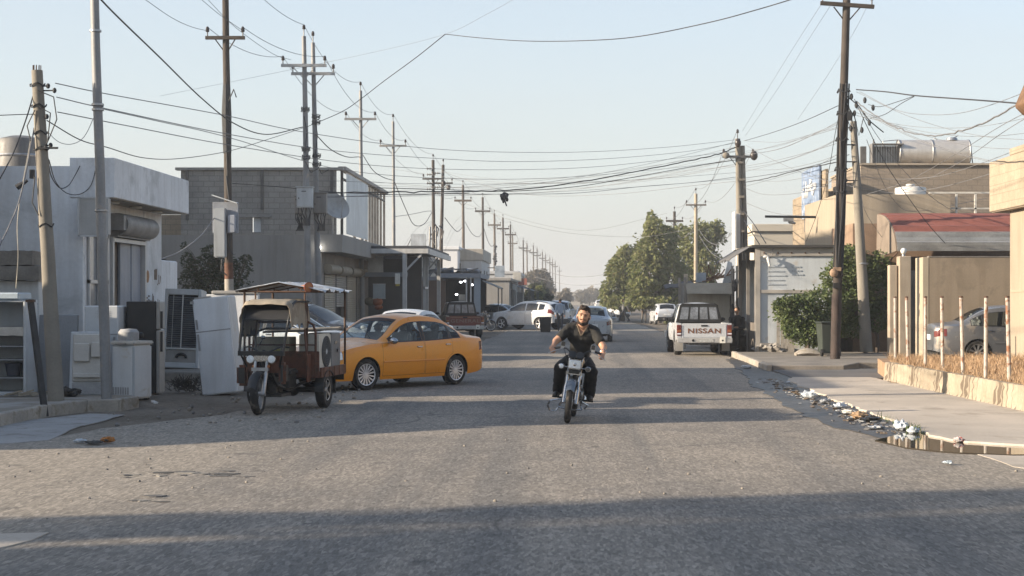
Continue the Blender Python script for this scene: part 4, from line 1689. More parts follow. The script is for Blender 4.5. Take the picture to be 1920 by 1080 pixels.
# ------------------------------------------------------------------ building helpers
WHITEW = pm('white_render', (.66, .67, .68), .9, .12, .7, 12, .2, streak=.3, stain=(.44, .45, .45), stain_amt=.32, stain_sc=.9)
GREYW = pm('grey_render', (.285, .27, .25), .92, .12, .5, 18, .25, streak=.25)
CREAMW = pm('cream_render', (.31, .26, .195), .92, .12, .6, 22, .2, streak=.25)
TANW = pm('tan_render', (.27, .215, .155), .92, .15, .8, 22, .25, streak=.3, stain=(.20, .16, .115), stain_amt=.25, stain_sc=1.1)
GBLOCK = blockmat('grey_block', (.33, .31, .28), (.285, .268, .245), (.22, .205, .19), .42, .21, .016)
TBLOCK = blockmat('tan_block', (.31, .25, .18), (.27, .215, .155), (.2, .16, .12), .42, .21)
STONE = blockmat('cream_stone_block', (.35, .29, .215), (.32, .265, .195), (.24, .2, .15), .5, .22, .008, .6, .8)
SHUT = pm('shutter_steel', (.34, .31, .27), .55, .15, 2, 30, .05, metal=.2, streak=.4)
ALU = pm('aluminium_frame', (.48, .48, .48), .45, .1, 3, 30, 0, metal=.4)
PGLASS = glassmat('shop_glass', (.45, .48, .5), .6)
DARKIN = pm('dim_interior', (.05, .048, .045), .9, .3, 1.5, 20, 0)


def part(name, mat, root, *boxes, **kw):
    m = MB()
    for b in boxes:
        m.box(*b)
    return m.build(name, mat, root, **{'smooth': 0, **kw})


def shutter(root, x, y0, y1, z0, z1, mat, facing=1, name='roller_shutter'):
    """ribbed roller shutter in a wall that faces +x"""
    m = MB()
    n = max(4, int((z1 - z0) / .09))
    prof = []
    for i in range(n * 4 + 1):
        z = z0 + (z1 - z0) * i / (n * 4)
        prof.append((x + facing * .022 * abs(math.sin(pi * i / 4)), z))
    m.grid([[(px, y, z) for y in (y0, y1)] for px, z in prof])
    return m.build(name, mat, root, 20, fix=False)


def building(name, label, cat='building', group=None):
    return thing(name, label, cat, (0, 0, 0), group=group)


# ---- white shop on the left
wb = building('white_shop', 'white rendered corner shop with deep roof canopy and a roller shutter box', 'shop')
X0, Y0, Y1, H = -9.4, 31.0, 37.0, 4.32
part('wall', WHITEW, wb, (-26, X0 - .25, Y0, Y0 + .25, -.1, H), (-26, X0 - .25, Y1 - .25, Y1, -.1, H), (-26, -25.75, Y0 + .25, Y1 - .25, -.1, H))
part('roof', GREYW, wb, (-25.7, X0, Y0 + .26, Y1 - .26, H - .5, H - .3))
part('street_wall', WHITEW, wb, (X0 - .25, X0, 31.0, 31.25, -.1, 3.70), (X0 - .25, X0, 35.45, 37.0, -.1, 3.70), (X0 - .24, X0 - .01, 31.25, 35.45, 3.05, 3.70), bevel=.004)
part('canopy', WHITEW, wb, (X0 - .25, -8.78, 30.98, 37.05, 3.71, 4.48), bevel=.01)
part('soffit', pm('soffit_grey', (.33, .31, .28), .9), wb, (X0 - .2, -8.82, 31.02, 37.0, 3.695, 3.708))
m = MB()
for k in range(3):
    m.lathe([(.001, 0), (.12, 0), (.13, -.03), (.1, -.05), (.001, -.05)], 16, Matrix.Translation((-9.1, 32 + k * 1.7, 3.69)))
m.build('ceiling_lamp', pm('unlit_lamp', (.6, .58, .52), .4), wb)
# sign box and glazed bay towards the camera
o = part('sign_box', pm('sign_box_grey', (.42, .41, .39), .7, .15, 2, streak=.4), wb, (-9.42, -8.85, 30.80, 30.97, 2.98, 3.68), bevel=.008)
part('sign_frame', ALU, o, (-9.44, -9.40, 30.78, 30.80, 2.95, 3.70), (-9.42, -8.85, 30.78, 30.80, 2.94, 2.98), (-9.42, -8.83, 30.78, 30.80, 3.68, 3.70))
part('window_frame', ALU, wb, (X0, X0 + .05, 31.27, 31.33, .1, 3.05), (X0, X0 + .05, 31.9, 31.96, .1, 3.05), (X0, X0 + .05, 32.5, 32.58, .1, 3.05), (X0, X0 + .05, 31.27, 32.58, 2.05, 2.12), (X0, X0 + .05, 31.27, 32.58, 2.98, 3.05), (X0, X0 + .05, 31.27, 32.58, .1, .7), (X0 - .02, X0 + .04, 32.58, 32.72, .0, 3.05))
part('window', pm('dusty_pane', (.22, .24, .26), .2, .3, 2, coat=.4), wb, (X0 - .02, X0 - .005, 31.33, 32.5, .7, 2.98))
# shutter housing and half open doorway
m = MB()
M = Matrix.Translation((X0 + .16, 32.8, 3.28)) @ Matrix.Rotation(-pi / 2, 4, 'X')
m.lathe([(.001, 0), (.23, 0), (.23, 2.5), (.001, 2.5)], 22, M)
m.box(X0 - .0, X0 + .18, 32.78, 35.32, 3.02, 3.50)
m.cbox((X0 + .2, 32.7, 3.3), (.3, .2, .3))
m.build('shutter_housing', pm('shutter_housing_steel', (.24, .23, .22), .6, .25, 3, 30, .1, metal=.3), wb)
part('shutter_rail', ALU, wb, (X0 + .0, X0 + .09, 32.75, 32.85, 0, 3.02), (X0, X0 + .09, 35.25, 35.35, 0, 3.02), (X0 + .02, X0 + .1, 32.8, 35.3, 2.92, 3.0))
part('door', pm('steel_blue_door', (.25, .27, .31), .5, .12, 1, 30, .03, streak=.3), wb, (X0 - .08, X0 - .03, 33.7, 34.5, .05, 2.92), (X0 - .06, X0 - .01, 34.5, 35.25, .05, 2.92))
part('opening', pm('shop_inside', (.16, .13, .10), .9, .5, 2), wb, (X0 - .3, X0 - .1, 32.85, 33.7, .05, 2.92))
m = MB()
m.box(X0 - .09, X0 - .05, 33.05, 33.35, .9, 2.0)
m.build('doorway_goods', pm('orange_goods', (.62, .42, .20), .7, .4, 5), wb)  # pale orange box inside the doorway
m = MB()
rng = random.Random(5)
# faded painted patch and script on the white pillar
M = Matrix.Translation((X0 + .003, 36.0, 0))
pts = [(.10 * math.cos(a) * (1 + .25 * rng.random()), .13 * math.sin(a) * (1 + .25 * rng.random())) for a in [2 * pi * k / 14 for k in range(14)]]
m.prism([(35.78 + p[0] * 1.1, 2.24 + p[1]) for p in pts], X0 + .001, X0 + .004, 'yz')
m.build('painted_patch', pm('faded_orange', (.36, .20, .10), .9, .4, 8), wb)
INK = pm('faded_ink', (.26, .20, .16), .9, .4, 9)


def script(root, o, ux, uz, w, h, seed, mat, r=.012, name='lettering', letters=None):
    """hand painted arabic-like lettering as brush strokes on a wall plane; ux, uz span the plane"""
    rg = random.Random(seed)
    o, ux, uz = Vector(o), Vector(ux).normalized(), Vector(uz).normalized()
    m = MB()
    x = 0.
    P = lambda a, b: o + ux * a + uz * b
    while x < w:
        kind = rg.randint(0, 4) if letters is None else letters[int(x / w * len(letters)) % len(letters)]
        s = h * rg.uniform(.8, 1.1)
        if kind == 0:      # tall stem
            m.tube([P(x, 0), P(x + .02 * s, s)], r, 5); x += .28 * s
        elif kind == 1:    # bowl
            m.tube([P(x + .5 * s * (1 + math.cos(a)), .38 * s * math.sin(a)) for a in [pi + pi * k / 8 for k in range(9)]], r, 5)
            m.ball(P(x + .5 * s, .32 * s), r * 1.7, 6); x += 1.05 * s
        elif kind == 2:    # teeth
            m.tube([P(x + .22 * s * k, (.42 if k % 2 else 0) * s) for k in range(6)], r, 5); x += 1.15 * s
        elif kind == 3:    # tail sweeping below
            m.tube([P(x + .45 * s, .45 * s), P(x + .5 * s, .05 * s), P(x + .3 * s, -.3 * s), P(x, -.42 * s)], r, 5); x += .6 * s
        else:              # loop
            m.tube([P(x + .3 * s + .24 * s * math.cos(a), .2 * s + .24 * s * math.sin(a)) for a in [2 * pi * k / 10 for k in range(10)]], r, 5, closed=True)
            m.ball(P(x + .2 * s, .72 * s), r * 1.6, 6); m.ball(P(x + .42 * s, .72 * s), r * 1.6, 6); x += .65 * s
    return m.build(name, mat, root)


script(wb, (X0 + .002, 36.35, 2.18), (0, 1, 0), (0, 0, 1), .45, .26, 3, INK, .012, letters=[0, 3])
script(wb, (X0 + .002, 35.65, 1.62), (0, 1, 0), (0, 0, 1), 1.05, .24, 8, INK, .012, letters=[4, 2, 0, 1, 3])
part('boundary_wall', WHITEW, wb, (X0 - .25, X0 - .02, 37.06, 38.6, -.1, 2.65), bevel=.03)
# kerosene tank on its roof
wt = thing('water_tank', 'dark rusty cylindrical water tank on the white shop roof at the frame edge', 'water tank', (-11.35, 33.2, H - .3))
m = MB()
m.lathe([(.001, 0), (.50, 0), (.50, .95), (.46, 1.03), (.2, 1.10), (.001, 1.12)], 28)
m.build('drum', pm('old_tank_steel', (.17, .165, .16), .6, .25, 2, 30, .1, streak=.6, metal=.2), wt)
m = MB()
m.lathe([(.505, .25), (.52, .28), (.505, .31)], 28, None, 0, False)
m.lathe([(.505, .65), (.52, .68), (.505, .71)], 28, None, 0, False)
m.build('hoop', STEEL, wt)

# ---- unseen houses put in on the left to cast shade across the street
ng = building('tall_shading_house', 'unseen tall house placed on the near left to shade the road', 'house')
part('wall', WHITEW, ng, (-22, -12.5, 19.1, 21.5, -.1, 5.0), bevel=.02)  # unseen house sized to cast the shade band over road and rider
ng2 = building('low_shading_house', 'unseen low house stepped to cast shade at the tricycle and leaning pole', 'house')
part('wall', CREAMW, ng2, (-22, -12.5, 21.55, 23.5, -.1, 3.9), (-22, -12.5, 23.51, 25.8, -.1, 2.75), bevel=.02)  # unseen, its two heights set the shade on tricycle and pole
ng3 = building('back_shading_house', 'unseen two storey house placed to shade the white shop wall', 'house')
part('wall', GREYW, ng3, (-22, -11.6, 26.4, 30.9, -.1, 5.4), bevel=.02)  # unseen house put in to keep the white shop wall in shade
ng4 = building('corner_shading_house', 'unseen tall house placed far left to shade the near road', 'house')
part('wall', CREAMW, ng4, (-30, -26, -16, 4.75, -.1, 12), bevel=.02)  # unseen house set far off so its shade edge falls soft
ng5 = building('three_storey_shading_house', 'unseen three storey house added to shade the block building wall', 'house')
part('wall', GREYW, ng5, (-36, -20.8, 46.5, 58.5, -.1, 13.5), bevel=.02)  # unseen house added to keep the block wall in shade
gw = MB()
gw.prism([(-22, 16.4), (-14.6, 16.5), (-10.4, 19.5), (-12.45, 19.5), (-12.45, 19.05), (-22, 19.05)], -.1, 3.0, 'xy')  # unseen shed, its slanted side shapes the shade edge on the road
tag(gw.build('shading_shed', WHITEW, None, 0), 'unseen low shed shaped to cast the slanting shade on the road', 'shed')

# ---- grey block building with an unfinished upper floor
bb = building('block_building', 'grey concrete block building with bare steel frame upper storey and shops below', 'building')
FY, FX = 62.0, -9.55
part('ground_wall', GREYW, bb, (-17.2, FX - .2, FY, FY + .3, -.1, 4.22), (-17.2, -16.9, FY + .3, 77, -.1, 4.2), (-17, FX - .2, 76.7, 77, -.1, 4.2))
part('floor_slab', GREYW, bb, (-17.1, -8.78, FY + .05, 77.0, 4.0, 4.21))
m = MB()
wx0, wx1, wz0_, wz1_ = -12.26, -11.90, 4.33, 4.92
for b in ((-15.0, wx0, FY, FY + .22, 4.23, 6.72), (wx1, -9.0, FY, FY + .22, 4.23, 6.72), (wx0, wx1, FY, FY + .22, wz1_, 6.72), (wx0, wx1, FY, FY + .22, 4.23, wz0_)):
    m.box(*b)
m.build('block_wall', GBLOCK, bb, 0)
part('low_block_wall', TBLOCK, bb, (-17.2, -15.01, FY + .02, FY + .24, 4.23, 5.0))
part('lintel', GREYW, bb, (wx0 - .5, wx1 + .4, FY - .05, FY + .2, wz1_ - .02, wz1_ + .05))
part('opening_sky_sheet', pm('sky_bright_sheet', (.75, .76, .76), .7), bb, (wx0 + .05, wx1, FY + .16, FY + .20, wz0_, wz1_))  # bright sheet added where the sky shows through the wall opening
FRM = pm('grey_steel_frame', (.12, .115, .11), .6, .3, 3, metal=.3)
m = MB()
for y in (62.3, 66.0, 69.8, 71.0, 72.0, 73.0, 74.0, 75.2, 76.6):
    m.box(-8.86, -8.76, y, y + .10, 4.22, 6.75)
for x in (-14.8, -11.9, -9.2):
    m.box(x, x + .1, FY - .07, FY - .003, 5.2 if x != -14.8 else 4.8, 6.72)
m.box(-8.86, -8.76, 62.3, 76.6, 6.4, 6.46)
m.build('steel_column', FRM, bb, 0)
part('roof_beam', pm('roof_beam', (.34, .32, .29), .7), bb, (-15.2, -8.7, FY - .10, FY + .3, 6.73, 6.83), (-8.95, -8.66, FY + .3, 77.1, 6.76, 6.90))
m = MB()
m.grid([[(-8.73 + .02 * math.sin(i * 1.57), 63.0 + 6.8 * i / 60, z) for z in (4.3, 6.7)] for i in range(61)])
m.build('tin_sheet', pm('pale_tin_sheet', (.60, .63, .65), .5, .12, 1, metal=.2, streak=.3), bb, 0, solid=.004)
part('fascia', GREYW, bb, (FX - .2, -8.74, FY - .04, 76.9, 3.55, 4.24), bevel=.01)
part('shop_wall', pm('shop_front_render', (.24, .215, .19), .9, .2, 1), bb, (FX - .2, FX, FY + .02, 62.6, -.1, 3.55), (FX - .2, FX, 65.4, 65.8, -.1, 3.55), (FX - .2, FX, 68.6, 69.0, -.1, 3.55), (FX - .2, FX, 71.8, 72.2, -.1, 3.55), (FX - .2, FX, 75.2, 76.9, -.1, 3.55), (FX - .18, FX - .02, 62.6, 75.2, 2.75, 3.55))
BEIGE = pm('beige_shutter', (.36, .31, .235), .6, .15, 2, streak=.4)
for k, y in enumerate((62.65, 65.85, 69.05, 72.25)):
    shutter(bb, FX + .01, y, y + 2.7, .0 if k != 1 else 1.4, 2.75, BEIGE if k % 2 == 0 else SHUT)
    m = MB()
    m.lathe([(.001, 0), (.2, 0), (.2, 2.75), (.001, 2.75)], 16, Matrix.Translation((FX + .13, y - .02, 2.92)) @ Matrix.Rotation(-pi / 2, 4, 'X'))
    m.build('shutter_box', pm('beige_box', (.30, .26, .2), .6, .2, 2, streak=.4), bb)
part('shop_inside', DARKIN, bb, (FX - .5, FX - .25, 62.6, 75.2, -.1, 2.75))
dish = thing('satellite_dish', 'large pale satellite dish on the block building ledge', 'satellite dish', (-8.95, 61.6, 4.25))
m = MB()
rows = []
for i in range(8):
    r_ = .6 * i / 7
    rows.append([(r_ * math.cos(a), r_ * math.sin(a), .25 * (r_ / .6) ** 2) for a in [2 * pi * k / 28 for k in range(28)]])
Mx = Matrix.Translation((-.1, -.1, .95)) @ Matrix.Rotation(rad(-50), 4, 'Z') @ Matrix.Rotation(rad(60), 4, 'Y')
m.grid([[Mx @ Vector(p) for p in r_] for r_ in rows], closed=True)
m.build('reflector', pm('dish_grey', (.36, .36, .35), .6, .15, 3, streak=.4), dish, solid=.012)
m = MB()
m.tube([(-.1, -.1, 0), (-.1, -.1, .95)], .04, 8)
m.tube([Mx @ Vector((.7, 0, .3)), Mx @ Vector((.05, 0, .85))], .015, 6)
m.tube([Mx @ Vector((-.5, .5, .3)), Mx @ Vector((.05, 0, .85))], .012, 6)
m.ball(Mx @ Vector((.05, 0, .85)), .06, 8)
m.build('mount', STEEL, dish)
lamp = thing('wall_lamp', 'lit white wall lamp under the block building fascia corner', 'lamp', tuple(at(598, 464, 61.8)))
m = MB()
m.ball((0, 0, 0), (.085, .085, .085), 12)
m.build('bulb', emit('lamp_white', (1, .97, .9), 7), lamp)
m = MB()
m.tube([(0, .0, .06), (0, .1, .16), (0, .25, .16)], .02, 6)
m.build('bracket', STEEL, lamp)

# ---- low white wall and step behind the scrap appliances
lw = building('low_wall', 'low white wall with grey coping behind the tilted air cooler', 'wall')
part('wall', WHITEW, lw, (-10.0, -7.75, 40.0, 40.2, -.1, 1.86), bevel=.01)
part('coping', pm('coping_grey', (.33, .32, .30), .9, .2, 3), lw, (-8.9, -7.73, 39.96, 40.24, 1.865, 1.95), bevel=.015)
st = MB()
st.box(-11, -7.3, 33.9, 37.5, -.1, .20)
struct('step', st, pm('rough_step', (.24, .22, .19), .95, .3, 2, 18, .6), smooth=0, bevel=.03)

# ---- canopied shop
cs = building('canopy_shop', 'open shop under a flat white framed canopy beside the block building', 'shop')
WP = pm('white_post_paint', (.50, .50, .49), .6, .15, 2, 30, 0, streak=.3)
CY = 71.0
part('canopy_roof', pm('canopy_dark', (.05, .052, .06), .7), cs, (-10.1, -6.25, CY, 84, 3.98, 4.10))
part('canopy_fascia', WP, cs, (-11.0, -6.2, CY - .06, CY - .003, 3.76, 3.97), (-6.24, -6.15, CY, 84, 3.72, 3.97), (-10.05, -6.3, CY + 6, CY + 6.15, 3.76, 3.97))
m = MB()
for x, y in ((-7.25, 71.05), (-6.9, 77.5), (-6.75, 83.5)):
    m.box(x - .09, x + .09, y - .09, y + .09, .0, 3.76)
m.bar((-7.2, 71.05, 3.0), (-6.5, 71.05, 3.72), .08, .08)
m.bar((-6.9, 77.5, 3.0), (-6.3, 77.5, 3.72), .08, .08)
m.box(-6.72, -6.62, 74, 74.1, 0, 3.7)
m.box(-6.72, -6.62, 75.9, 76.0, 0, 3.7)
m.box(-6.72, -6.62, 74, 76, 2.2, 2.3)
m.box(-6.72, -6.62, 74, 76, .9, 1.0)
m.build('post', WP, cs, 0)
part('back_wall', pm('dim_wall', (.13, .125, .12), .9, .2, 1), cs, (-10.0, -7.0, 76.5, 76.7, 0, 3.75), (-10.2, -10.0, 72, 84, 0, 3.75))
part('header', pm('blue_grey_header', (.23, .25, .28), .7, .15, 1), cs, (-9.9, -7.3, 72.8, 72.95, 2.75, 2.95), (-9.9, -7.3, 72.8, 72.9, 3.55, 3.7))
part('counter', pm('counter_blue', (.20, .23, .27), .6, .2, 2), cs, (-9.6, -7.6, 73.2, 73.8, 0, .75))
po = part('poster', pm('pale_poster', (.50, .50, .48), .7, .2, 2), cs, (-9.1, -8.4, 72.74, 72.79, 2.95, 3.7))
pz = thing('display_board', 'pale blue display board hanging inside the canopied shop', 'board', tuple(at(711, 547, 73.0)))
part('board', pm('pale_blue_board', (.38, .44, .48), .6, .12, 2), pz, (-.28, .28, -.02, .02, -.30, .34), bevel=.01)
part('frame', WP, pz, (-.30, .30, -.03, -.021, .34, .37), (-.30, .30, -.03, -.021, -.33, -.30))
og = thing('counter_goods', 'round orange goods stacked on the canopied shop counter', 'goods', tuple(at(708, 566, 73.1)))  # orange goods on the counter, shaped as round sacks
m = MB()
m.ball((0, 0, .0), (.24, .2, .22), 12)
m.ball((-.35, .05, .02), (.28, .2, .2), 12, 1)
m.ball((.05, 0, -.25), (.2, .2, .12), 10)
m.build('sacks', [pm('orange_sack', (.33, .10, .035), .8, .3, 6), pm('olive_sack', (.16, .14, .09), .8, .3, 6)], og)
gh = thing('hanging_sign', 'small white sign with yellow base hanging on the canopy post', 'sign', tuple(at(744, 522, 70.8)))
part('panel', pm('white_sign', (.66, .65, .6), .6, .15, 5), gh, (-.08, .14, -.03, .03, -.25, .22), bevel=.01)
part('base', pm('sign_yellow', (.5, .38, .06), .6), gh, (-.05, .12, -.035, .035, -.34, -.255))

# ---- shop with lit lamps further on
ls = building('lit_shop', 'dark fronted shop with white lamps burning inside and blue grey columns', 'shop')
LY = 92.0
part('roof', pm('blue_grey_roof', (.20, .22, .25), .7, .2, 1), ls, (-7.5, -5.0, LY - .6, LY + 9, 2.95, 3.2), (-8.6, -7.5, LY - .2, LY + 9, 2.8, 3.02))
part('wall', pm('brown_wall', (.15, .105, .08), .9, .2, 1), ls, (-8.6, -7.05, LY, LY + .25, 0, 2.80), (-8.6, -8.4, LY + .25, LY + 9, 0, 2.8), (-8.4, -5.0, LY + 6, LY + 6.2, 0, 2.95))
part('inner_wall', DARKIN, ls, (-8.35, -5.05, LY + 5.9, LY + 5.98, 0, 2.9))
part('column', pm('blue_grey_column', (.24, .28, .32), .7, .15, 1), ls, (-5.38, -5.02, LY - .5, LY - .2, 0, 2.95))
part('post', WP, ls, (-5.85, -5.77, LY - .5, LY - .42, 0, 2.95), (-5.6, -5.52, LY - .5, LY - .42, 0, 2.95))
part('counter', pm('shop_counter_grey', (.28, .27, .25), .7, .3, 2), ls, (-6.9, -5.9, LY + .3, LY + .9, 0, 1.1), (-6.35, -6.0, LY + 1, LY + 1.4, 1.1, 2.0))
for k, (x, y) in enumerate(((864, 529), (872, 527), (885, 534), (856, 552))):
    l_ = thing('shop_lamp', ['round white lamp, left of the pair under the lit shop roof', 'round white lamp, right of the pair under the lit shop roof', 'small white lamp nearest the blue grey column', 'low white lamp above the lit shop counter'][k], 'lamp', tuple(at(x, y, LY + .8)), group='lamps burning in the shop')
    m = MB()
    m.ball((0, 0, 0), (.085, .07, .055), 12)
    m.build('bulb', emit('shop_white', (.95, .97, 1), 3.5), l_)
    m = MB()
    m.rod((0, 0, .06), (0, 0, .35), .01, 5)
    m.build('cord', BLACK, l_)


def simple_building(name, label, x0, x1, y0, y1, h, mat, para=.35, wins=(), roofbox=None, wmat=None, band=None):
    b = building(name, label)
    part('wall', mat, b, (x0, x1, y0, y1, -.1, h - para), bevel=.02)
    part('parapet', band or mat, b, (x0 - .12, x1 + .12, y0 - .12, y1 + .12, h - para + .003, h), bevel=.02)
    for (wx_, wz_, ww, wh, face) in wins:
        m, g_ = MB(), MB()
        if face == 'c':       # towards the camera
            m.box(wx_ - .06, wx_ + ww + .06, y0 - .04, y0 + .05, wz_ - .06, wz_ + wh + .06)
            g_.box(wx_, wx_ + ww, y0 - .05, y0 - .041, wz_, wz_ + wh)
        elif face == 'r':     # towards +x
            m.box(x1 - .05, x1 + .04, wx_ - .06, wx_ + ww + .06, wz_ - .06, wz_ + wh + .06)
            g_.box(x1 + .041, x1 + .05, wx_, wx_ + ww, wz_, wz_ + wh)
        else:                 # towards -x
            m.box(x0 - .04, x0 + .05, wx_ - .06, wx_ + ww + .06, wz_ - .06, wz_ + wh + .06)
            g_.box(x0 - .05, x0 - .041, wx_, wx_ + ww, wz_, wz_ + wh)
        f = m.build('window_frame', GREYW, b, 0)
        g_.build('window', wmat or DARKIN, f, 0)
    if roofbox:
        part('stair_house', mat, b, roofbox, bevel=.02)
    return b


PALE = pm('pale_render', (.46, .46, .46), .9, .12, .6, 20, .1, streak=.3)
PALE2 = pm('warm_pale_render', (.40, .365, .315), .9, .15, .6, 20, .1, streak=.35)
simple_building('white_house', 'white two storey house rising behind the lit shop', -10.2, -8.55, 124, 136, 5.8, pm('bright_white_render', (.66, .67, .68), .9, .08, .6), .25, [(126, 3.3, 1.2, 1.2, 'r')])
simple_building('stepped_house', 'pale two storey house with a broad banded parapet behind the street poles', -8.5, -6.85, 127, 140, 5.7, PALE, .9, [(-8.2, 3.0, 1.3, .9, 'c'), (130, 3.0, 1.2, 1.0, 'r'), (134, 3.0, 1.2, 1.0, 'r')], band=PALE2)
simple_building('far_grey_shop', 'single storey grey shop with a plain wall beyond the lit shop', -6.6, -4.1, 112, 128, 3.2, GREYW, .2, [(114, .2, 2.2, 2.2, 'r'), (118, .2, 2.2, 2.2, 'r'), (122, .2, 2.2, 2.2, 'r')])
simple_building('far_cream_shop', 'single storey cream shop row with dark doorways on the left', -7.4, -4.4, 130, 160, 3.1, PALE2, .25, [(y, .1, 2.4, 2.2, 'r') for y in (131, 135, 139, 143, 147, 151)])
simple_building('far_pale_house', 'small pale house with a flat roof far along the left side', -11, -5.2, 165, 190, 4.6, PALE, .3, [(-10, 2.0, 1.4, 1.2, 'c'), (-7.4, 2.0, 1.4, 1.2, 'c')])
simple_building('far_tan_house', 'tan house far along the left under the grey trees', -13, -5.0, 205, 240, 3.8, PALE2, .3, [(-9, 1, 1.4, 1.2, 'c')])
simple_building('distant_wall_house', 'long low dusty building closing the far end of the street', -6, 6.5, 430, 445, 3.6, PALE2, .3, [(-4, 1, 1.6, 1.4, 'c'), (0, 1, 1.6, 1.4, 'c'), (3, 1, 1.6, 1.4, 'c')])
simple_building('block_side_house', 'grey house seen between the white shop and block building', -24, -17.5, 64, 76, 3.6, GREYW, .3)
simple_building('sheet_roof_house', 'low house with a billboard frame on its roof behind the canopied shop', -11.5, -8.8, 88, 108, 4.4, PALE2, .3, [(89, 1, 1.4, 1.3, 'r')])
bd_ = thing('billboard', 'weathered white and blue billboard standing on the roof behind the canopied shop', 'billboard', tuple(at(784, 463, 92.0)))
m = MB()
m.box(-.42, .42, -.04, .04, -.50, .75)
m.build('panel', pm('billboard_face', (.40, .43, .46), .6, .3, 1.2, streak=.4), bd_, 0)
m = MB()
for x in (-.4, .4):
    m.rod((x, .08, -.8), (x, .08, .7), .03, 6)
m.bar((-.9, .1, -.5), (-.4, .1, .5), .04, .04)
m.build('leg', FRM, bd_)

rc = random.Random(9)
for k, (x0, y0, w_, h_, dp, mt, lab) in enumerate((
        (-4.05, 114, 4.5, 2.55, 1.3, 'awn_rust', 'rusty sheet awning on the far grey shop'), (-4.35, 131, 5.5, 2.5, 1.5, 'awn_blue', 'faded blue sheet awning on the far cream shop row'),
        (-4.35, 140, 5.0, 2.6, 1.2, 'awn_grey', 'grey sheet awning in the middle of the far cream shop row'), (-4.35, 150, 7.0, 2.5, 1.5, 'awn_rust', 'rusty sheet awning at the far end of the cream shop row'), (-5.0, 93.5, 5.5, 2.45, 1.0, 'awn_grey', 'small grey awning beside the lit shop columns'))):
    a_ = thing('sheet_awning', lab, 'awning', (x0, y0, h_))
    cc = {'awn_rust': (.17, .12, .085), 'awn_blue': (.20, .24, .29), 'awn_grey': (.22, .215, .205)}[mt]
    m = MB()
    m.grid([[(dp * i / 5, w_ * j / 16, .35 - .42 * i / 5 + .03 * math.sin(j * 1.7)) for j in range(17)] for i in range(6)])
    m.build('sheet', pm(mt, cc, .7, .3, 2, streak=.4), a_, 30, solid=.02)
    m = MB()
    for j in (0.2, w_ - .2):
        m.rod((dp - .08, j, -.08), (dp - .08, j, -h_), .04, 6)
    m.build('post', FRM, a_)
for k, (x, y, z, w_, h_, cc, lab) in enumerate(((-4.5, 99.5, 3.1, .9, .7, (.30, .34, .38), 'pale blue sign box above the lit shop columns'), (-4.0, 118.5, 3.0, 1.6, .7, (.42, .40, .36), 'cream sign box on the far grey shop front'), (-4.3, 137, 2.9, 1.5, .6, (.30, .10, .07), 'dull red sign box on the far cream shop row'), (-4.3, 146.5, 3.0, 1.4, .6, (.16, .22, .16), 'dull green sign box on the far cream shop row'))):
    a_ = thing('sign_box', lab, 'sign', (x, y, z))
    part('panel', pm('sign_face_%s' % lab.split()[0], cc, .5, .25, 3), a_, (-.05, .55, -.06, .06, 0, h_), bevel=.01)
    part('bracket', FRM, a_, (-.5, -.055, -.03, .03, .1, .16), (-.5, -.055, -.03, .03, h_ - .16, h_ - .1))
rf = thing('roof_scrap', 'heap of tarpaulin and scrap wood on the lit shop roof', 'scrap', (-7.2, LY + 1.5, 3.2))
m = MB()
for k in range(26):
    m.cbox((rc.uniform(-1.2, 2.0), rc.uniform(-1.2, 1.5), .05 + .25 * rc.random()), (rc.uniform(.2, 1.1), rc.uniform(.1, .6), rc.uniform(.03, .16)), Matrix.Rotation(rc.uniform(-.3, .3), 3, 'Y') @ Matrix.Rotation(rc.uniform(0, 3), 3, 'Z'))
m.build('scrap_wood', pm('roof_scrap_wood', (.20, .19, .18), .9, .4, 3), rf, 0)
m = MB()
for k in range(5):
    m.ball((rc.uniform(-.8, 1.6), rc.uniform(-.5, .8), .15), (rc.uniform(.3, .6), .3, .2), 10)
m.build('tarpaulin', pm('roof_tarpaulin', (.17, .19, .22), .8, .3, 4), rf)

# ---- right side -------------------------------------------------------------
# nearest house on the right: overhanging block parapet over a plain wall
nr = building('corner_villa', 'cream house with overhanging stone block parapet at the right edge', 'house')
part('wall', pm('villa_cream_wall', (.31, .26, .195), .92, .10, .6, 20, .15, streak=.3), nr, (10.22, 22, 22, 37.0, -.1, 3.95), bevel=.01)  # plain cream render colour of the villa itself
part('parapet', STONE, nr, (9.98, 22.2, 21.6, 37.9, 3.80, 4.98), bevel=.015)
part('parapet_step', STONE, nr, (9.985, 22.1, 21.7, 36.2, 4.984, 5.14), bevel=.015)
part('soffit', pm('villa_soffit_render', (.30, .24, .18), .9), nr, (10.02, 22, 21.8, 37.8, 3.78, 3.797))  # soffit sheet in one even cream brown
m = MB()
m.box(10.205, 10.219, 23, 36.9, 1.9, 1.94)
m.build('crack_band', pm('wall_band', (.38, .30, .22), .9), nr)

# garden wall, gate and pillars
gwr = building('garden_wall', 'tall stained tan garden wall behind the parked silver saloon', 'wall')
part('wall', TANW, gwr, (9.70, 13.5, 43.0, 43.25, -.1, 2.86), bevel=.01)
part('return_wall', pm('return_render', (.36, .30, .22), .92, .1, .8), gwr, (9.53, 9.697, 42.995, 43.9, -.1, 2.865), bevel=.01)
part('stain_cap', pm('grey_cap', (.22, .20, .18), .9, .3, 3), gwr, (9.70, 13.5, 42.99, 43.26, 2.863, 2.89))
gt = building('gate_pillars', 'pair of cream gate pillars with a narrow iron gate between', 'gate')
part('pillar', pm('pillar_render', (.36, .30, .23), .92, .15, 1, streak=.4), gt, (9.36, 9.70, 45.2, 45.6, -.1, 2.95), (9.10, 9.33, 45.3, 45.6, -.1, 2.70), bevel=.02)
part('gate_leaf', pm('grey_gate', (.22, .19, .16), .7, .3, 2), gt, (9.71, 10.05, 45.4, 45.46, 0, 2.55), bevel=.005)
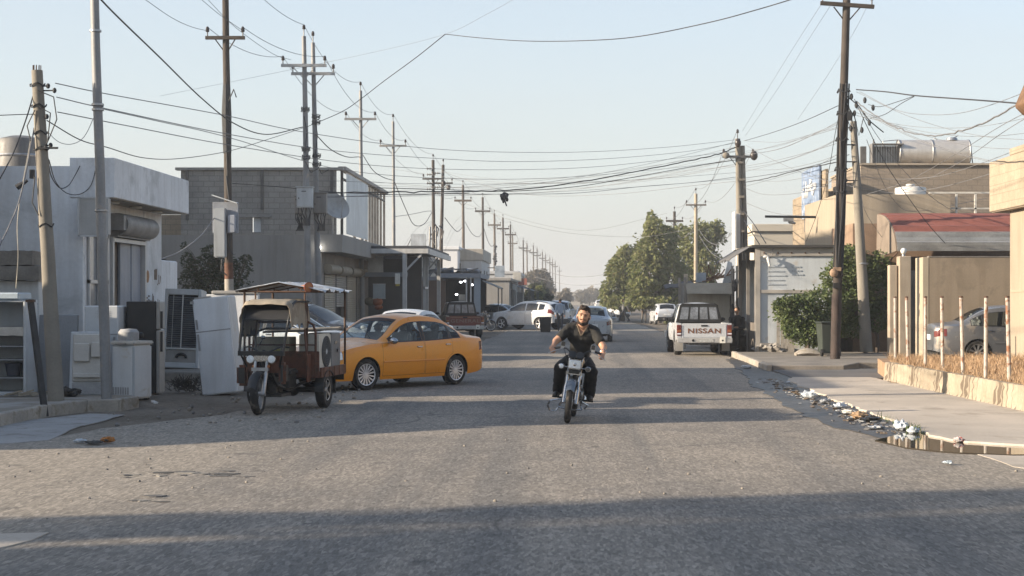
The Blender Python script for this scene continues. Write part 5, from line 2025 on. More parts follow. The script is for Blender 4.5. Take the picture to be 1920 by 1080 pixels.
gl_ = thing('gate_lamp', 'small white globe lamp on the gate pillar', 'lamp', (9.52, 45.4, 2.95))
m = MB()
m.lathe([(.05, 0), (.05, .06), (.03, .08)], 12)
m.build('base', STEEL, gl_)
m = MB()
m.ball((0, 0, .15), (.085, .085, .09), 14)
m.build('globe', pm('globe_white', (.72, .72, .68), .35), gl_)

# house with the curved red awning
rh = building('awning_house', 'house with a curved red and grey sheet awning over its porch', 'house')
part('wall', pm('brown_brick', (.25, .17, .115), .92, .25, 1.5, 22, .3), rh, (8.9, 14, 50.0, 54, -.1, 4.1))
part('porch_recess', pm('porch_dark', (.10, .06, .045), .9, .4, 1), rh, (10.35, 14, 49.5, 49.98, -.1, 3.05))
m = MB()
m.box(8.9, 9.4, 49.96, 49.995, 2.35, 2.95)
f = m.build('window_frame', pm('pale_frame', (.36, .32, .28), .8), rh)
part('window', DARK, f, (8.98, 9.32, 49.945, 49.959, 2.42, 2.88))
rows_r, rows_g = [], []
arc = [(46.6 + 2.9 * (1 - math.cos(a)), 3.0 + 1.35 * math.sin(a)) for a in [rad(6) + rad(84) * k / 12 for k in range(13)]]


def corr(seg):
    return [[(9.6 + 4.6 * i / 100, y - .02 * math.sin(k * 1.9), z + .035 * math.sin(k * 1.9)) for i in range(0, 101, 4)] for k, (y, z) in enumerate(seg)]


fine_arc = [(46.6 + 2.9 * (1 - math.cos(a)), 3.0 + 1.35 * math.sin(a)) for a in [rad(6) + rad(84) * k / 60 for k in range(61)]]
m = MB(); m.grid(corr(fine_arc[18:])); m.build('red_awning', pm('dusty_red_sheet', (.24, .09, .07), .55, .14, 2, 30, .05, streak=.2), rh, 25, solid=.01)
m = MB(); m.grid(corr(fine_arc[:19])); m.build('grey_awning', pm('grey_sheet', (.40, .39, .37), .4, .3, 1.5, 30, .05, metal=.5), rh, 25, solid=.01)
m = MB()
m.prism([(y, z) for y, z in arc] + [(49.6, 3.0)], 9.56, 9.60, 'yz')
m.build('awning_end', pm('awning_end_brown', (.20, .16, .125), .9, .2, 2), rh, 0)
m = MB()
m.rod((9.62, 46.7, 3.1), (9.62, 49.9, 2.5), .025, 6)
m.rod((13.8, 46.7, 3.1), (13.8, 49.9, 2.5), .025, 6)
m.build('brace', RUST, rh)

# beige house with a roof terrace, and the block storey behind it with the tanks
bh = building('beige_house', 'smooth beige two storey house with a block built upper floor', 'house')
m = MB()
m.prism([(9.15, 55.0), (9.0, 60.8), (13.0, 60.8), (13.0, 54.4), (9.75, 54.4)], -.1, 5.3, 'xy')
m.build('wall', CREAMW, bh, 0)
part('upper_wall', blockmat('brown_block', (.28, .23, .18), (.25, .205, .16), (.2, .165, .13), .42, .21), bh, (11.2, 17, 61.2, 68, 4.0, 6.85))
part('stair_wall', TBLOCK, bh, (10.6, 11.19, 61.4, 68, 3.8, 6.2), (9.55, 10.59, 62.5, 68, 3.8, 5.95))
part('roof_edge', pm('roof_edge', (.36, .3, .23), .9), bh, (11.15, 17.1, 61.1, 68.1, 6.853, 6.93))
part('tall_panel', TBLOCK, bh, (9.42, 9.52, 58.5, 62.4, 5.3, 6.5))
rl = MB()
for x in (12.4, 13.2, 13.85):
    rl.box(x, x + .07, 54.5, 54.57, 4.35, 5.35)
rl.box(12.3, 16, 54.5, 54.57, 5.33, 5.39)
rl.box(12.3, 16, 54.5, 54.57, 4.8, 4.85)
rl.build('railing', pm('white_railing', (.55, .52, .46), .7, .2, 3), bh, 0)
part('terrace_wall', pm('terrace_stone', (.48, .40, .3), .9, .3, 3), bh, (13.0, 16, 54.45, 54.65, 3.9, 4.5))


def roof_tank(label, loc, L, r):
    t = thing('water_tank', label, 'water tank', loc)
    m = MB()
    M = Matrix.Rotation(pi / 2, 4, 'Y')
    m.lathe([(.001, -L / 2 - .05), (r * .6, -L / 2 - .04), (r, -L / 2), (r, L / 2), (r * .6, L / 2 + .04), (.001, L / 2 + .05)], 30, Matrix.Translation((0, 0, r + .05)) @ M)
    m.build('drum', pm('pale_tank_steel', (.55, .52, .48), .42, .12, 1.5, 20, .03, metal=.45, streak=.25), t)
    m = MB()
    for x in (-L / 2, -.1, L / 2 - .03):
        m.lathe([(r, x - .035), (r + .02, x - .02), (r + .02, x + .02), (r, x + .035)], 30, Matrix.Translation((0, 0, r + .05)) @ M, 0, False)
    m.build('hoop', STEEL, t)
    m = MB()
    m.lathe([(.001, 0), (.24, 0), (.20, .10), (.001, .13)], 18, Matrix.Translation((L * .26, 0, 2 * r + .03)))
    m.rod((L * .26, 0, 2 * r + .1), (L * .26 + .25, 0, 2 * r + .22), .02, 6)
    m.build('lid', STEEL, t)
    m = MB()
    for sd in (-1, 1):
        m.box(sd * L * .3 - .08, sd * L * .3 + .08, -r * .8, r * .8, 0, .10)
    m.tube([(L / 2 + .03, 0, 2 * r), (L / 2 + .12, 0, r), (L / 2 + .16, 0, .05)], .025, 6)
    m.tube([(-L * .5, 0, 2 * r + .05), (-L * .72, 0, 2 * r), (-L * .72, 0, .0)], .022, 6)
    m.tube([(0, 0, 2 * r + .05), (.05, 0, 2 * r + .14), (.2, 0, 2 * r)], .02, 6)
    m.build('pipe', STEEL, t)
    return t


roof_tank('long pale horizontal water tank on the highest flat roof', (14.3, 62.6, 6.93), 2.75, .49)
t2 = thing('water_tank', 'squat round white tank on the beige house terrace', 'water tank', (12.2, 57.0, 5.3))
m = MB()
m.lathe([(.001, 0), (.54, 0), (.55, .36), (.53, .40), (.3, .44), (.001, .45)], 28)
m.build('drum', pm('white_plastic_tank', (.60, .58, .54), .5, .1, 2), t2)
m = MB()
m.lathe([(.001, .47), (.16, .47), (.16, .53), (.001, .54)], 16)
m.build('lid', pm('white_plastic_lid', (.55, .53, .5), .5), t2)
rs = thing('roof_shed', 'small open metal shed beside the roof water tank', 'shed', (12.4, 62.4, 6.93))
m = MB()
for k in range(12):
    m.box(-.55 + k * .1, -.46 + k * .1, .10, .13, 0, .78)
m.box(-.62, -.58, -.4, .13, 0, .8)
m.box(-.62, .62, -.4, .14, .80, .84)
m.build('panel', pm('shed_sheet', (.22, .21, .20), .6, .25, 3, metal=.3), rs, 0)
m = MB()
m.rod((-.55, -.35, 0), (-.55, -.35, 1.0), .03, 6)
m.box(-1.0, -.78, -.1, .1, 0, .75)
m.build('post', FRM, rs)
bs = thing('rooftop_sign', 'blue and white rooftop sign seen edge on above the beige house', 'sign', (9.40, 60.5, 5.0))
m = MB()
m.box(-.10, -.04, -1.2, 3.2, -.1, 1.75)
m.build('panel', pm('sign_blue_white', (.19, .25, .36), .5, .3, 3, stain=(.45, .48, .52), stain_amt=.25, stain_sc=2.2), bs, 0)
script(bs, (-.105, 2.6, .9), (0, -1, 0), (0, 0, 1), 3.0, .5, 4, pm('sign_white_paint', (.48, .49, .5), .6), .05)
m = MB()
for y in (-1, 1, 3):
    m.rod((0, y, -.6), (0, y, 1.7), .03, 6)
m.build('frame', FRM, bs)
simple_building('far_cream_villa', 'cream flat roofed house in the distance between pole and white kiosk', 8.6, 16, 74, 82, 5.2, pm('far_cream', (.50, .45, .37), .9, .1, .6), .35)

# white metal shop on the right, its dark street side open
ws = building('white_kiosk', 'white sheet metal kiosk with faded printed lines on its wall', 'kiosk')
KWHITE = pm('white_sheet_paint', (.50, .53, .55), .55, .08, .8, 25, .03, streak=.35, stain=(.42, .39, .35), stain_amt=.12, stain_sc=2)
part('wall', KWHITE, ws, (5.82, 8.3, 49.0, 49.12, .05, 3.05), (8.18, 8.3, 49.12, 54, .05, 3.05), (5.82, 8.3, 53.9, 54, .05, 3.05), bevel=.01)
part('wall_frame', pm('frame_tan', (.36, .33, .29), .7, .2, 2), ws, (5.74, 5.88, 48.94, 48.998, 0, 3.3), (5.89, 8.3, 48.94, 48.998, 3.06, 3.3), (5.89, 8.3, 48.95, 48.998, 1.92, 2.02))
part('roof', pm('dark_roof_sheet', (.05, .048, .045), .8, .3, 1), ws, (5.62, 8.6, 48.8, 54.3, 3.31, 3.39))
m = MB()
m.grid([[(5.60 - .62 * i / 6, 49.0 + 5.0 * j / 20, 3.34 - .38 * (i / 6) + .02 * math.sin(j * 1.4) * i / 6 - .03 * (j % 3) * (i == 6)) for j in range(21)] for i in range(7)])
m.build('street_awning', pm('awning_grey', (.12, .115, .11), .8, .3, 2), ws, 30, solid=.015)
part('street_post', pm('post_grey', (.25, .23, .21), .7), ws, (5.74, 5.84, 49.2, 49.3, 0, 3.29), (5.74, 5.84, 51.4, 51.5, 0, 3.29), (5.74, 5.84, 53.8, 53.9, 0, 3.29))
part('counter', pm('counter_brown', (.14, .12, .10), .8, .3, 2), ws, (5.78, 6.0, 49.35, 53.7, 0, 1.0))
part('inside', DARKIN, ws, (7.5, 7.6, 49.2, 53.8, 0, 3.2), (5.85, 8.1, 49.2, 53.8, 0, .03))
m = MB()
for i in range(5):
    z = 2.72 - i * .135
    x = 6.10 + (.0 if i else .03)
    while x < 6.62:
        w = R.uniform(.05, .13)
        m.box(x, x + w, 48.985, 48.997, z - .016, z + .016)
        x += w + .025
for z in (2.72, 2.60, 2.48):
    x = 6.85
    while x < 7.15:
        w = R.uniform(.03, .07)
        m.box(x, x + w, 48.985, 48.997, z - .02, z + .02)
        x += w + .03
m.build('lettering', pm('faded_grey_print', (.36, .39, .42), .7, .2, 6), ws, 0)
m = MB()
for k in range(6):
    x = 6.0 + k * .42
    m.ball((x, 48.93, 3.15), (.03, .012, .03), 8)
m.build('bolt', RUST, ws)
fl = thing('flood_lamp', 'small white floodlight fixed under the kiosk roof corner', 'lamp', (6.05, 48.85, 3.0))
m = MB()
m.ball((0, 0, .03), (.10, .06, .05), 10)
m.caps((.05, -.02, 0), (.10, -.04, -.24), .05, .035, 8)
m.build('housing', pm('lamp_shell', (.64, .63, .6), .4), fl)
m = MB()
m.rod((0, .0, .05), (0, .1, .1), .015, 6)
m.build('bracket', STEEL, fl)
for k, (px, ty, by) in enumerate(((1461, 488, 640), (1468, 473, 655))):
    pp = thing('iron_post', ['shorter dark iron post in front of the white kiosk', 'taller dark iron post in front of the white kiosk'][k], 'post', tuple(G(px + 8, by, .13)))
    a = at(px, ty, pp.location.y) - pp.location
    m = MB()
    m.rod((0, 0, 0), a, .035, 8)
    m.build('shaft', BLK, pp)
    m = MB()
    m.lathe([(.08, 0), (.08, .02), (.04, .03)], 10)
    m.build('foot', RUST, pp)
# ------------------------------------------------------------------ poles and wires
WOOD = pm('tarred_wood_pole', (.060, .047, .038), .85, .3, 3, 40, .3, streak=.4)
WOODL = pm('weathered_wood_pole', (.13, .105, .085), .85, .3, 3, 40, .3, streak=.4)
CPOLE = pm('concrete_pole', (.22, .198, .165), .9, .14, 2, 30, .25, streak=.3)
GALV = pm('galvanised_pole', (.235, .235, .235), .6, .2, 1.5, 30, .05, metal=.1, streak=.35, stain=(.30, .26, .22), stain_amt=.2)
PORC = pm('dark_porcelain', (.045, .035, .032), .35, .2, 5, 40, 0)
CABLE = pm('black_cable', (.035, .035, .037), .7, .2, 5, 40, 0)
CABLEG = pm('grey_cable', (.16, .16, .165), .7, .2, 5, 40, 0)
ATT = {}


def insulator(root, p, s=1.):
    m = MB()
    m.lathe([(.018, -.10), (.018, .02), (.05, .03), (.062, .07), (.045, .09), (.06, .11), (.05, .15), (.03, .19), (.001, .2)], 10, Matrix.Translation(p) @ Matrix.Scale(s, 4))
    m.build('insulator', PORC, root)


def pole(key, label, base, top, r0, r1, mat, name='utility_pole', arm=None, armw=.72, tilt=0., group=None, topins=True, armmat=None, detail=True):
    base, top = Vector(base), Vector(top)
    t = thing(name, label, 'utility pole' if name == 'utility_pole' else 'lamp post', base, group=group)
    v = top - base
    m = MB()
    n = 9
    pts = [v * (k / n) + Vector((.015 * noise.noise((k * 1.7, base.x, base.y)), .015 * noise.noise((k * 1.1, base.y, 2)), 0)) * (1 if 0 < k < n else 0) for k in range(n + 1)]
    m.tube(pts, [r0 + (r1 - r0) * k / n for k in range(n + 1)], 14)
    m.build('shaft', mat, t, 50)
    att = {}
    if arm is not None:
        c = v * ((arm - base.z) / v.z)
        m = MB()
        m.cbox(c + Vector((0, -r1 - .03, 0)), (armw * 2, .10, .10 if base.y < 120 else .17), Matrix.Rotation(tilt, 3, 'Y'))
        m.bar(c + Vector((-.02, 0, -.45)), c + Vector((-armw * .5, -r1 - .02, -.05)), .02, .03)
        m.bar(c + Vector((.02, 0, -.45)), c + Vector((armw * .5, -r1 - .02, -.05)), .02, .03)
        m.build('crossarm', armmat or mat, t, 0)
        for sd, k in ((-1, 'l'), (1, 'r')):
            p = c + Vector((sd * (armw - .06), -r1 - .03, .10 - sd * (armw - .06) * math.tan(tilt)))
            insulator(t, p + Vector((0, 0, .05)))
            att[k] = base + p + Vector((0, 0, .22))
    if topins:
        m = MB()
        m.rod(v, v + Vector((0, 0, .16)), .02, 6)
        m.build('top_pin', PORC, t)
        insulator(t, v + Vector((0, 0, .22)))
        att['t'] = base + v + Vector((0, 0, .40))
    ATT[key] = att
    return t


def wire(label, pts, r=.010, mat=None, sub=8, wob=0., name='overhead_wire', group='overhead wires across the street', seed=0):
    """a hanging cable through points in space"""
    P = [Vector(p) for p in pts]
    Q = [P[0] * 2 - P[1]] + P + [P[-1] * 2 - P[-2]]
    out = []
    for i in range(1, len(Q) - 2):
        for k in range(sub):
            t = k / sub
            a, b, c, d = Q[i - 1], Q[i], Q[i + 1], Q[i + 2]
            out.append(.5 * ((2 * b) + (c - a) * t + (2 * a - 5 * b + 4 * c - d) * t * t + (3 * b - a - 3 * c + d) * t**3))
    out.append(P[-1])
    if wob:
        for i, p in enumerate(out[1:-1]):
            p.z += wob * noise.noise((i * .7, seed, 1))
    m = MB()
    m.tube(out, r * .82, 6)
    o = m.build(name, mat or CABLE, None, 60)
    return tag(o, label, 'wire', group)


def sag(label, a, b, s, r=.010, mat=None, n=7, **kw):
    a, b = Vector(a), Vector(b)
    pts = [a.lerp(b, k / n) - Vector((0, 0, 4 * s * (k / n) * (1 - k / n))) for k in range(n + 1)]
    return wire(label, pts, r, mat, 3, **kw)


# -- left foreground: leaning concrete pole and galvanised lamp post
cp = pole('cl', 'short leaning concrete utility pole with tangled wires at far left', (-8.03, 25.1, .15), (-8.33, 25.1, 5.33), .125, .085, CPOLE, topins=False)
m = MB()
for k in range(9):
    a = 2 * pi * k / 9
    m.rod((-.30 + .06 * math.cos(a), .06 * math.sin(a), 5.16), (-.30 + .06 * math.cos(a), .06 * math.sin(a), 5.26), .008, 5)
m.build('top_bars', RUST, cp)
m = MB()
for z in (4.95, 4.62, 4.2, 3.95, 2.75):
    x = -.30 * z / 5.18
    m.tube([Vector((x + (.105 + .02 * R.random()) * math.cos(2 * pi * k / 14), .105 * math.sin(2 * pi * k / 14), z + .03 * math.sin(k * 1.3))) for k in range(14)], .011, 5, closed=True)
m.build('wire_wrap', CABLE, cp)
m = MB()
for z, dx in ((4.93, .16), (4.86, .26), (4.45, .14), (4.0, .20)):
    m.ball((-.27 + dx, -.05, z), (.035, .03, .045), 8)
    m.rod((-.29, 0, z), (-.27 + dx, -.05, z), .012, 5)
m.box(-.26, .06, -.12, -.08, 3.94, 3.97)
m.cbox((-.36, -.05, 3.55), (.07, .05, .14))
m.tube([(-.42, -.08, 3.45), (-.52, -.10, 3.38), (-.58, -.1, 3.34)], [.02, .04, .05], 8)
for q in ([(-.25, -.1, 4.85), (.0, -.12, 4.75), (.05, -.12, 4.4), (-.08, -.1, 4.1), (-.15, -.1, 3.95)], [(-.25, -.1, 4.6), (-.05, -.12, 4.5), (-.1, -.1, 4.05)], [(-.3, -.1, 4.55), (-.42, -.1, 4.3), (-.35, -.1, 4.0)], [(-.3, -.1, 3.5), (-.34, -.1, 3.1), (-.24, -.1, 2.9)]):
    m.tube(q, .010, 5)
m.build('wire_clamps', CABLE, cp)
lp = pole('lamp', 'tall grey galvanised lamp post with a band joint beside the chest freezer', (-7.32, 25.4, .05), (-7.58, 25.4, 8.6), .085, .062, GALV, name='lamp_post', topins=False)
m = MB()
for z, r_ in ((4.78, .085), (4.70, .082), (3.1, .088), (5.95, .08)):
    xx = -.26 * z / 8.55
    m.lathe([(r_, -.02), (r_ + .012, -.015), (r_ + .012, .015), (r_, .02)], 16, Matrix.Translation((xx, 0, z)), 0, False)
m.rod((-.26 * .55 - .1, 0, 4.78), (-.26 * .55 + .1, -.04, 4.74), .01, 5)
m.build('band', STEEL, lp)
m = MB()
m.tube([(-.26, 0, 8.5), (-.2, 0, 8.9), (.2, 0, 9.1), (1.0, 0, 9.15)], .035, 8)
m.build('lamp_arm', GALV, lp)
m = MB()
m.caps((1.0, 0, 9.15), (1.5, 0, 9.12), .07, .10, 10)
m.build('lamp_head', GALV, lp)

# -- dark wooden pole carrying the meter cabinet
wp = pole('a', 'dark wooden pole with pale base and meter cabinet behind the tricycle', (-10.35, 49.0, 0), (-10.5, 49.0, 11.9), .13, .095, WOOD, arm=9.72, armw=.60)
m = MB(); m.tube([(0, 0, 0), (-.03, 0, 2.35)], [.142, .138], 16); m.build('pale_base', pm('pale_pole_base', (.33, .30, .26), .9, .2, 3), wp)
m = MB(); m.tube([(-.03, 0, 2.36), (-.04, 0, 2.85)], [.137, .134], 16); m.build('painted_band', pm('orange_brown_band', (.13, .055, .03), .8, .4, 6), wp)
m = MB()
m.tube([(-.08, -.02, 6.2), (-.10, -.03, 7.4), (-.10, -.02, 8.3)], [.125, .15, .11], 10)
m.tube([(-.05, -.1, 5.2), (-.08, -.13, 6.4), (-.10, -.12, 7.6), (.14, -.12, 8.15), (.22, -.14, 7.9)], .02, 6)
m.tube([(-.06, -.13, 3.4), (.02, -.14, 4.6), (-.09, -.13, 5.5)], .022, 6)
m.build('wire_wrap', CABLE, wp)
mc = thing('meter_cabinet', 'tall grey metal meter cabinet with a slanted hood on the wooden pole', 'cabinet', (-10.42, 48.75, 2.75))
part('casing', pm('meter_grey', (.31, .33, .345), .55, .12, 1.5, 30, .02, streak=.4), mc, (-.34, .02, -.18, .06, .25, 1.75), bevel=.03, seg=2)
part('back_plate', pm('meter_blue_grey', (.26, .28, .32), .6), mc, (-.42, .36, .063, .11, 1.0, 1.95), bevel=.01)
m = MB()
m.cbox((.0, -.10, 2.02), (.80, .34, .03), Matrix.Rotation(rad(18), 3, 'Y'))
m.build('hood', pm('hood_pale', (.50, .52, .52), .5, .15, 2), mc)
part('side_box', pm('meter_blue_grey', (.3, .3, .3)), mc, (.08, .30, -.14, .05, 1.0, 1.55), bevel=.02)
m = MB()
m.tube([(-.1, -.1, .25), (-.12, -.12, -.15), (.05, -.05, -.3)], .02, 6)
m.tube([(.15, -.05, 1.0), (.12, -.1, .6), (.22, -.08, .35)], .016, 6)
m.build('cable', CABLE, mc)

# -- twin steel poles with cabinets
p1 = pole('b', 'pale steel pole, left of the twin pair carrying electric cabinets', (-9.18, 56.7, 0), (-9.36, 56.7, 11.05), .135, .075, GALV, arm=10.0, armw=.80, armmat=STEEL)
p2 = pole('b2', 'pale steel pole, right of the twin pair carrying electric cabinets', (-8.88, 57.2, 0), (-9.12, 57.2, 10.9), .125, .07, GALV, arm=9.78, armw=.78, armmat=STEEL)
for t_, zz in ((p1, (8.4, 7.0, 6.7)), (p2, (8.2, 8.0, 6.8, 6.5))):
    m = MB()
    for z in zz:
        for k in range(3):
            m.tube([Vector((-.015 * z + (.13 + .03 * R.random()) * math.cos(2 * pi * i / 12), .13 * math.sin(2 * pi * i / 12), z + .05 * k + .04 * math.sin(i * 2.))) for i in range(12)], .014, 5, closed=True)
    m.tube([(-.15, -.12, 8.2), (-.05, -.15, 7.6), (-.12, -.14, 6.9)], .016, 5)
    m.tube([(-.1, -.15, 6.6), (.1, -.2, 6.2), (.35, -.15, 6.35)], .014, 5)
    m.build('wire_wrap', CABLE, t_)


def cabinet(label, loc, w, d, h, mat):
    c = thing('electric_cabinet', label, 'cabinet', loc)
    part('casing', mat, c, (-w / 2, w / 2, -d / 2, d / 2, 0, h), bevel=.012)
    part('rain_lip', mat, c, (-w / 2 - .03, w / 2 + .03, -d / 2 - .04, d / 2 + .02, h + .003, h + .03))
    o = part('cabinet_panel', mat, c, (-w / 2 + .04, w / 2 - .04, -d / 2 - .015, -d / 2 - .002, .04, h - .05), bevel=.006)
    part('lock', BLACK, o, (-w / 2 + .07, -w / 2 + .10, -d / 2 - .03, -d / 2 - .016, h * .42, h * .5), (-.1, .06, -d / 2 - .02, -d / 2 - .016, h * .78, h * .82))
    m = MB()
    for k in range(6):
        x = -w / 2 + w * (k + .5) / 6
        m.tube([(x, 0, 0), (x + .05 * math.sin(k * 2), -.05, -.18), (x * .5 + .05, .05, -.4), (.05 * k - .1, .08, -.62)], .018, 5)
    m.build('cable', CABLE, c)
    return c


cabinet('pale grey electric cabinet with a rain lip on the left twin pole', (-9.27, 56.4, 4.95), .55, .3, .72, pm('cabinet_pale', (.46, .48, .49), .55, .1, 1.5, streak=.3))
cabinet('dark grey electric cabinet turned sideways on the right twin pole', (-8.83, 57.0, 4.78), .48, .34, .72, pm('cabinet_dark', (.20, .19, .18), .6, .12, 1.5, streak=.3))
cabinet('narrow brown electric cabinet behind the pale cabinet on the twin poles', (-9.58, 56.95, 4.78), .26, .3, .6, pm('cabinet_brown', (.24, .22, .20), .6, .12, 1.5))

# -- the row receding along the left
def row_pole(key, px, ptop, label, mat, arm=True, r0=.115, r1=.07, hz=11.2, dx=0., **kw):
    Y = (hz - CH) * F / (VY - ptop)
    X = (px - VX) / F * Y
    return pole(key, label, (X + .08 + dx, Y, 0), (X, Y, hz), r0, r1, mat, arm=hz - 1.3 if arm else None, group='power poles along the left side', **kw)


row_pole('c', 676, 170, 'pale steel pole rising behind the yellow taxi roof', GALV)
row_pole('d', 737, 228, 'grey steel pole standing behind the canopied shop', GALV, r0=.11)
e1 = row_pole('e', 812, 300, 'dark pole with stacked insulators, left of a close pair past the canopy', WOOD, arm=True, r0=.14, r1=.10)
e2 = row_pole('e2', 831, 309, 'dark leaning pole, right of a close pair past the canopy', WOOD, arm=True, r0=.15, r1=.10, dx=-.35)
for t_ in (e1, e2):
    m = MB()
    for z in (10.6, 10.2, 9.6, 9.2):
        m.rod((-.45, -.15, z), (.1, -.15, z), .035, 6)
        for k in range(3):
            m.ball((-.45 + k * .17, -.15, z), (.05, .07, .09), 8)
    m.ball((.65, -.1, 9.6), (.16, .14, .2), 10)
    m.tube([(0, -.15, 6.9), (.3, -.2, 6.5), (.2, -.2, 6.0)], .05, 6)
    m.build('insulator_string', PORC, t_)
lt = thing('lattice_mast', 'grey lattice steel mast standing between canopy and brown walled shop', 'mast', (-8.35, 99.0, 0))
m = MB()
for x, y in ((-.3, -.3), (.3, -.3), (-.3, .3), (.3, .3)):
    m.bar((x, y, 0), (x * .6, y * .6, 6.2), .06, .06)
for k in range(10):
    z0_, z1_ = k * .62, (k + 1) * .62
    f0, f1 = 1 - .4 * z0_ / 6.2, 1 - .4 * z1_ / 6.2
    s_ = 1 if k % 2 else -1
    for y in (-.3, .3):
        m.bar((-.3 * s_ * f0, y * f0, z0_), (.3 * s_ * f1, y * f1, z1_), .035, .035)
    for x in (-.3, .3):
        m.bar((x * f0, -.3 * s_ * f0, z0_), (x * f1, .3 * s_ * f1, z1_), .035, .035)
m.build('lattice', pm('lattice_grey', (.26, .25, .24), .6, .2, 3, metal=.3), lt, 0)

rowdesc = [('f', 868, 347, 'brown', 'first brown pole past the close dark pair, before the stepped house'), ('g', 905, 370, 'dark', 'dark pole in front of the stepped house corner'),
           ('h', 927, 400, 'brown', 'thick pole wrapped in cables above the far grey shop'), ('h2', 943, 408, 'dark', 'slim pole just right of the cable wrapped pole'),
           ('i', 957, 421, 'dark', 'dark pole above the white parked sport utility car bonnet'), ('i2', 961, 440, 'brown', 'slim brown pole crowded against the dark one above the white car'),
           ('j', 981, 450, 'dark', 'dark pole with big end insulators above the white car roof'), ('j2', 988, 456, 'brown', 'slim pole just right of the one with big end insulators'),
           ('k', 1000, 460, 'grey', 'grey pole before the far grey trees, nearest the white car tail'), ('k2', 1007, 466, 'grey', 'second grey pole before the far grey trees'),
           ('l', 1017, 472, 'grey', 'third grey pole before the far grey trees'), ('l2', 1023, 477, 'grey', 'fourth grey pole before the far grey trees'),
           ('m', 1031, 482, 'grey', 'fifth grey pole, past the far grey trees'), ('m2', 1036, 486, 'grey', 'sixth grey pole, past the far grey trees'),
           ('n', 1041, 490, 'grey', 'seventh grey pole, above the person in blue'), ('o', 1049, 500, 'grey', 'last grey pole of the row at the vanishing point')]
wm = {'brown': WOODL, 'dark': WOOD, 'grey': pm('far_grey_pole', (.10, .09, .08), .85, .2)}
for key, px, pt, mm, lab in rowdesc:
    t_ = row_pole(key, px, pt, lab, wm[mm], r0=.15 if key != 'h' else .2, r1=.10)
    if key == 'h':
        m = MB()
        for k in range(14):
            z = 4.0 + k * .27
            m.ball((.05 * math.sin(k * 2.1), -.12, z), (.2 + .06 * math.sin(k), .16, .16), 8)
        m.build('cable_bundle', CABLE, t_)

# -- right side poles
rp = pole('r1', 'tall dark wooden pole with a tilted crossarm beside the green bin', (7.18, 43.0, .12), (7.50, 43.0, 10.15), .130, .100, WOOD, arm=9.62, armw=.72, tilt=rad(4))
m = MB(); m.tube([(0, 0, 0), (.04, 0, 1.75)], [.134, .132], 16); m.build('painted_base', pm('red_brown_base', (.05, .034, .028), .8, .35, 5), rp)
m = MB()
m.cbox((.0, -.15, 1.98), (.16, .10, .14))
m.build('junction_box', BLACK, rp)
m = MB()
m.ball((-.06, -.16, 2.32), (.12, .08, .12), 10)
m.cbox((.03, -.16, 2.42), (.20, .08, .10))
m.build('wire_bundle', pm('junction_clay', (.30, .20, .13), .8, .4, 9), rp)
m = MB()
for k in range(5):
    ph = k * 1.2
    m.tube([(.0 + .32 * z / 10 + .128 * math.cos(ph + z * .35), -.128 * abs(math.sin(ph + z * .3)) - .02, z) for z in (2.2, 3, 3.8, 4.6, 5.4, 6.2, 7.0, 7.4)], .022, 5)
for z in (4.5, 5.1, 5.9, 6.6, 7.2):
    m.tube([Vector((.032 * z + (.165 + .02 * R.random()) * math.cos(2 * pi * i / 12), .165 * math.sin(2 * pi * i / 12), z + .06 * math.sin(i * 2.))) for i in range(12)], .016, 5, closed=True)
m.build('wire_wrap', CABLE, rp)
m = MB()
for (x, z) in ((.42, 7.05), (.55, 6.82), (.5, 6.6), (.78, 6.95), (.9, 6.35), (.7, 6.15), (.4, 6.2), (1.0, 6.75)):
    m.ball((x, -.1, z), (.05, .05, .09), 8)
for q in ([(.25, -.1, 7.1), (.6, -.15, 6.8), (.9, -.1, 6.4), (1.3, 0, 6.1)], [(.25, -.1, 6.9), (.5, -.12, 6.5), (.62, -.1, 6.0), (.75, -.1, 6.5), (.9, -.1, 6.35)], [(.25, -.1, 6.6), (.4, -.1, 6.2), (.45, -.1, 6.6)], [(.3, -.1, 7.0), (.45, -.15, 6.3), (.6, -.1, 5.4), (.5, -.1, 4.6)]):
    m.tube(q, .016, 5)
m.box(.3, .42, -.16, -.1, 6.4, 6.65)
m.build('wire_clamps', CABLE, rp)
cpr = pole('r2', 'leaning concrete pole in front of the bushes by the gate', (8.80, 47.2, .18), (8.42, 47.2, 6.98), .185, .095, CPOLE, topins=False)
m = MB()
for k, z in enumerate((6.6, 6.1, 5.6, 5.05)):
    m.rod((-.36 * z / 6.8 - .38, -.1, z), (-.36 * z / 6.8, -.1, z), .02, 5)
    m.ball((-.36 * z / 6.8 - .36, -.1, z), (.07, .05, .06), 8)
m.tube([(-.75, -.1, 6.5), (-.8, -.12, 5.9), (-.6, -.12, 5.6), (-.78, -.12, 5.1)], .014, 5)
m.build('insulator_rack', CABLE, cpr)
m = MB()
m.lathe([(.16, -.03), (.175, 0), (.16, .03)], 16, Matrix.Translation((-.11, 0, 2.6)), 0, False)
m.build('band', STEEL, cpr)
r3 = pole('r3', 'stout twin concrete pole above the kiosk with a sign board strapped on', (7.62, 70.0, 0), (7.42, 70.0, 8.75), .165, .115, CPOLE, arm=7.95, armw=.70, armmat=FRM)
m = MB()
m.tube([(.24, .15, 0), (.02, .1, 8.45)], [.15, .105], 12)
for k in range(7):
    m.cbox((-.02, -.06, 3.2 + k * .75), (.20, .24, .10))
m.ball((-.72, -.15, 8.0), (.16, .14, .15), 10)
m.ball((.5, -.15, 8.0), (.17, .14, .22), 10, 1)
m.ball((-.2, -.15, 8.55), (.14, .12, .2), 10, 1)
m.build('twin_shaft', [CPOLE, PORC], r3)
sb = thing('sign_board', 'tall narrow sunlit white sign board strapped to the concrete pole', 'sign', tuple(at(1386, 470, 69.2)))
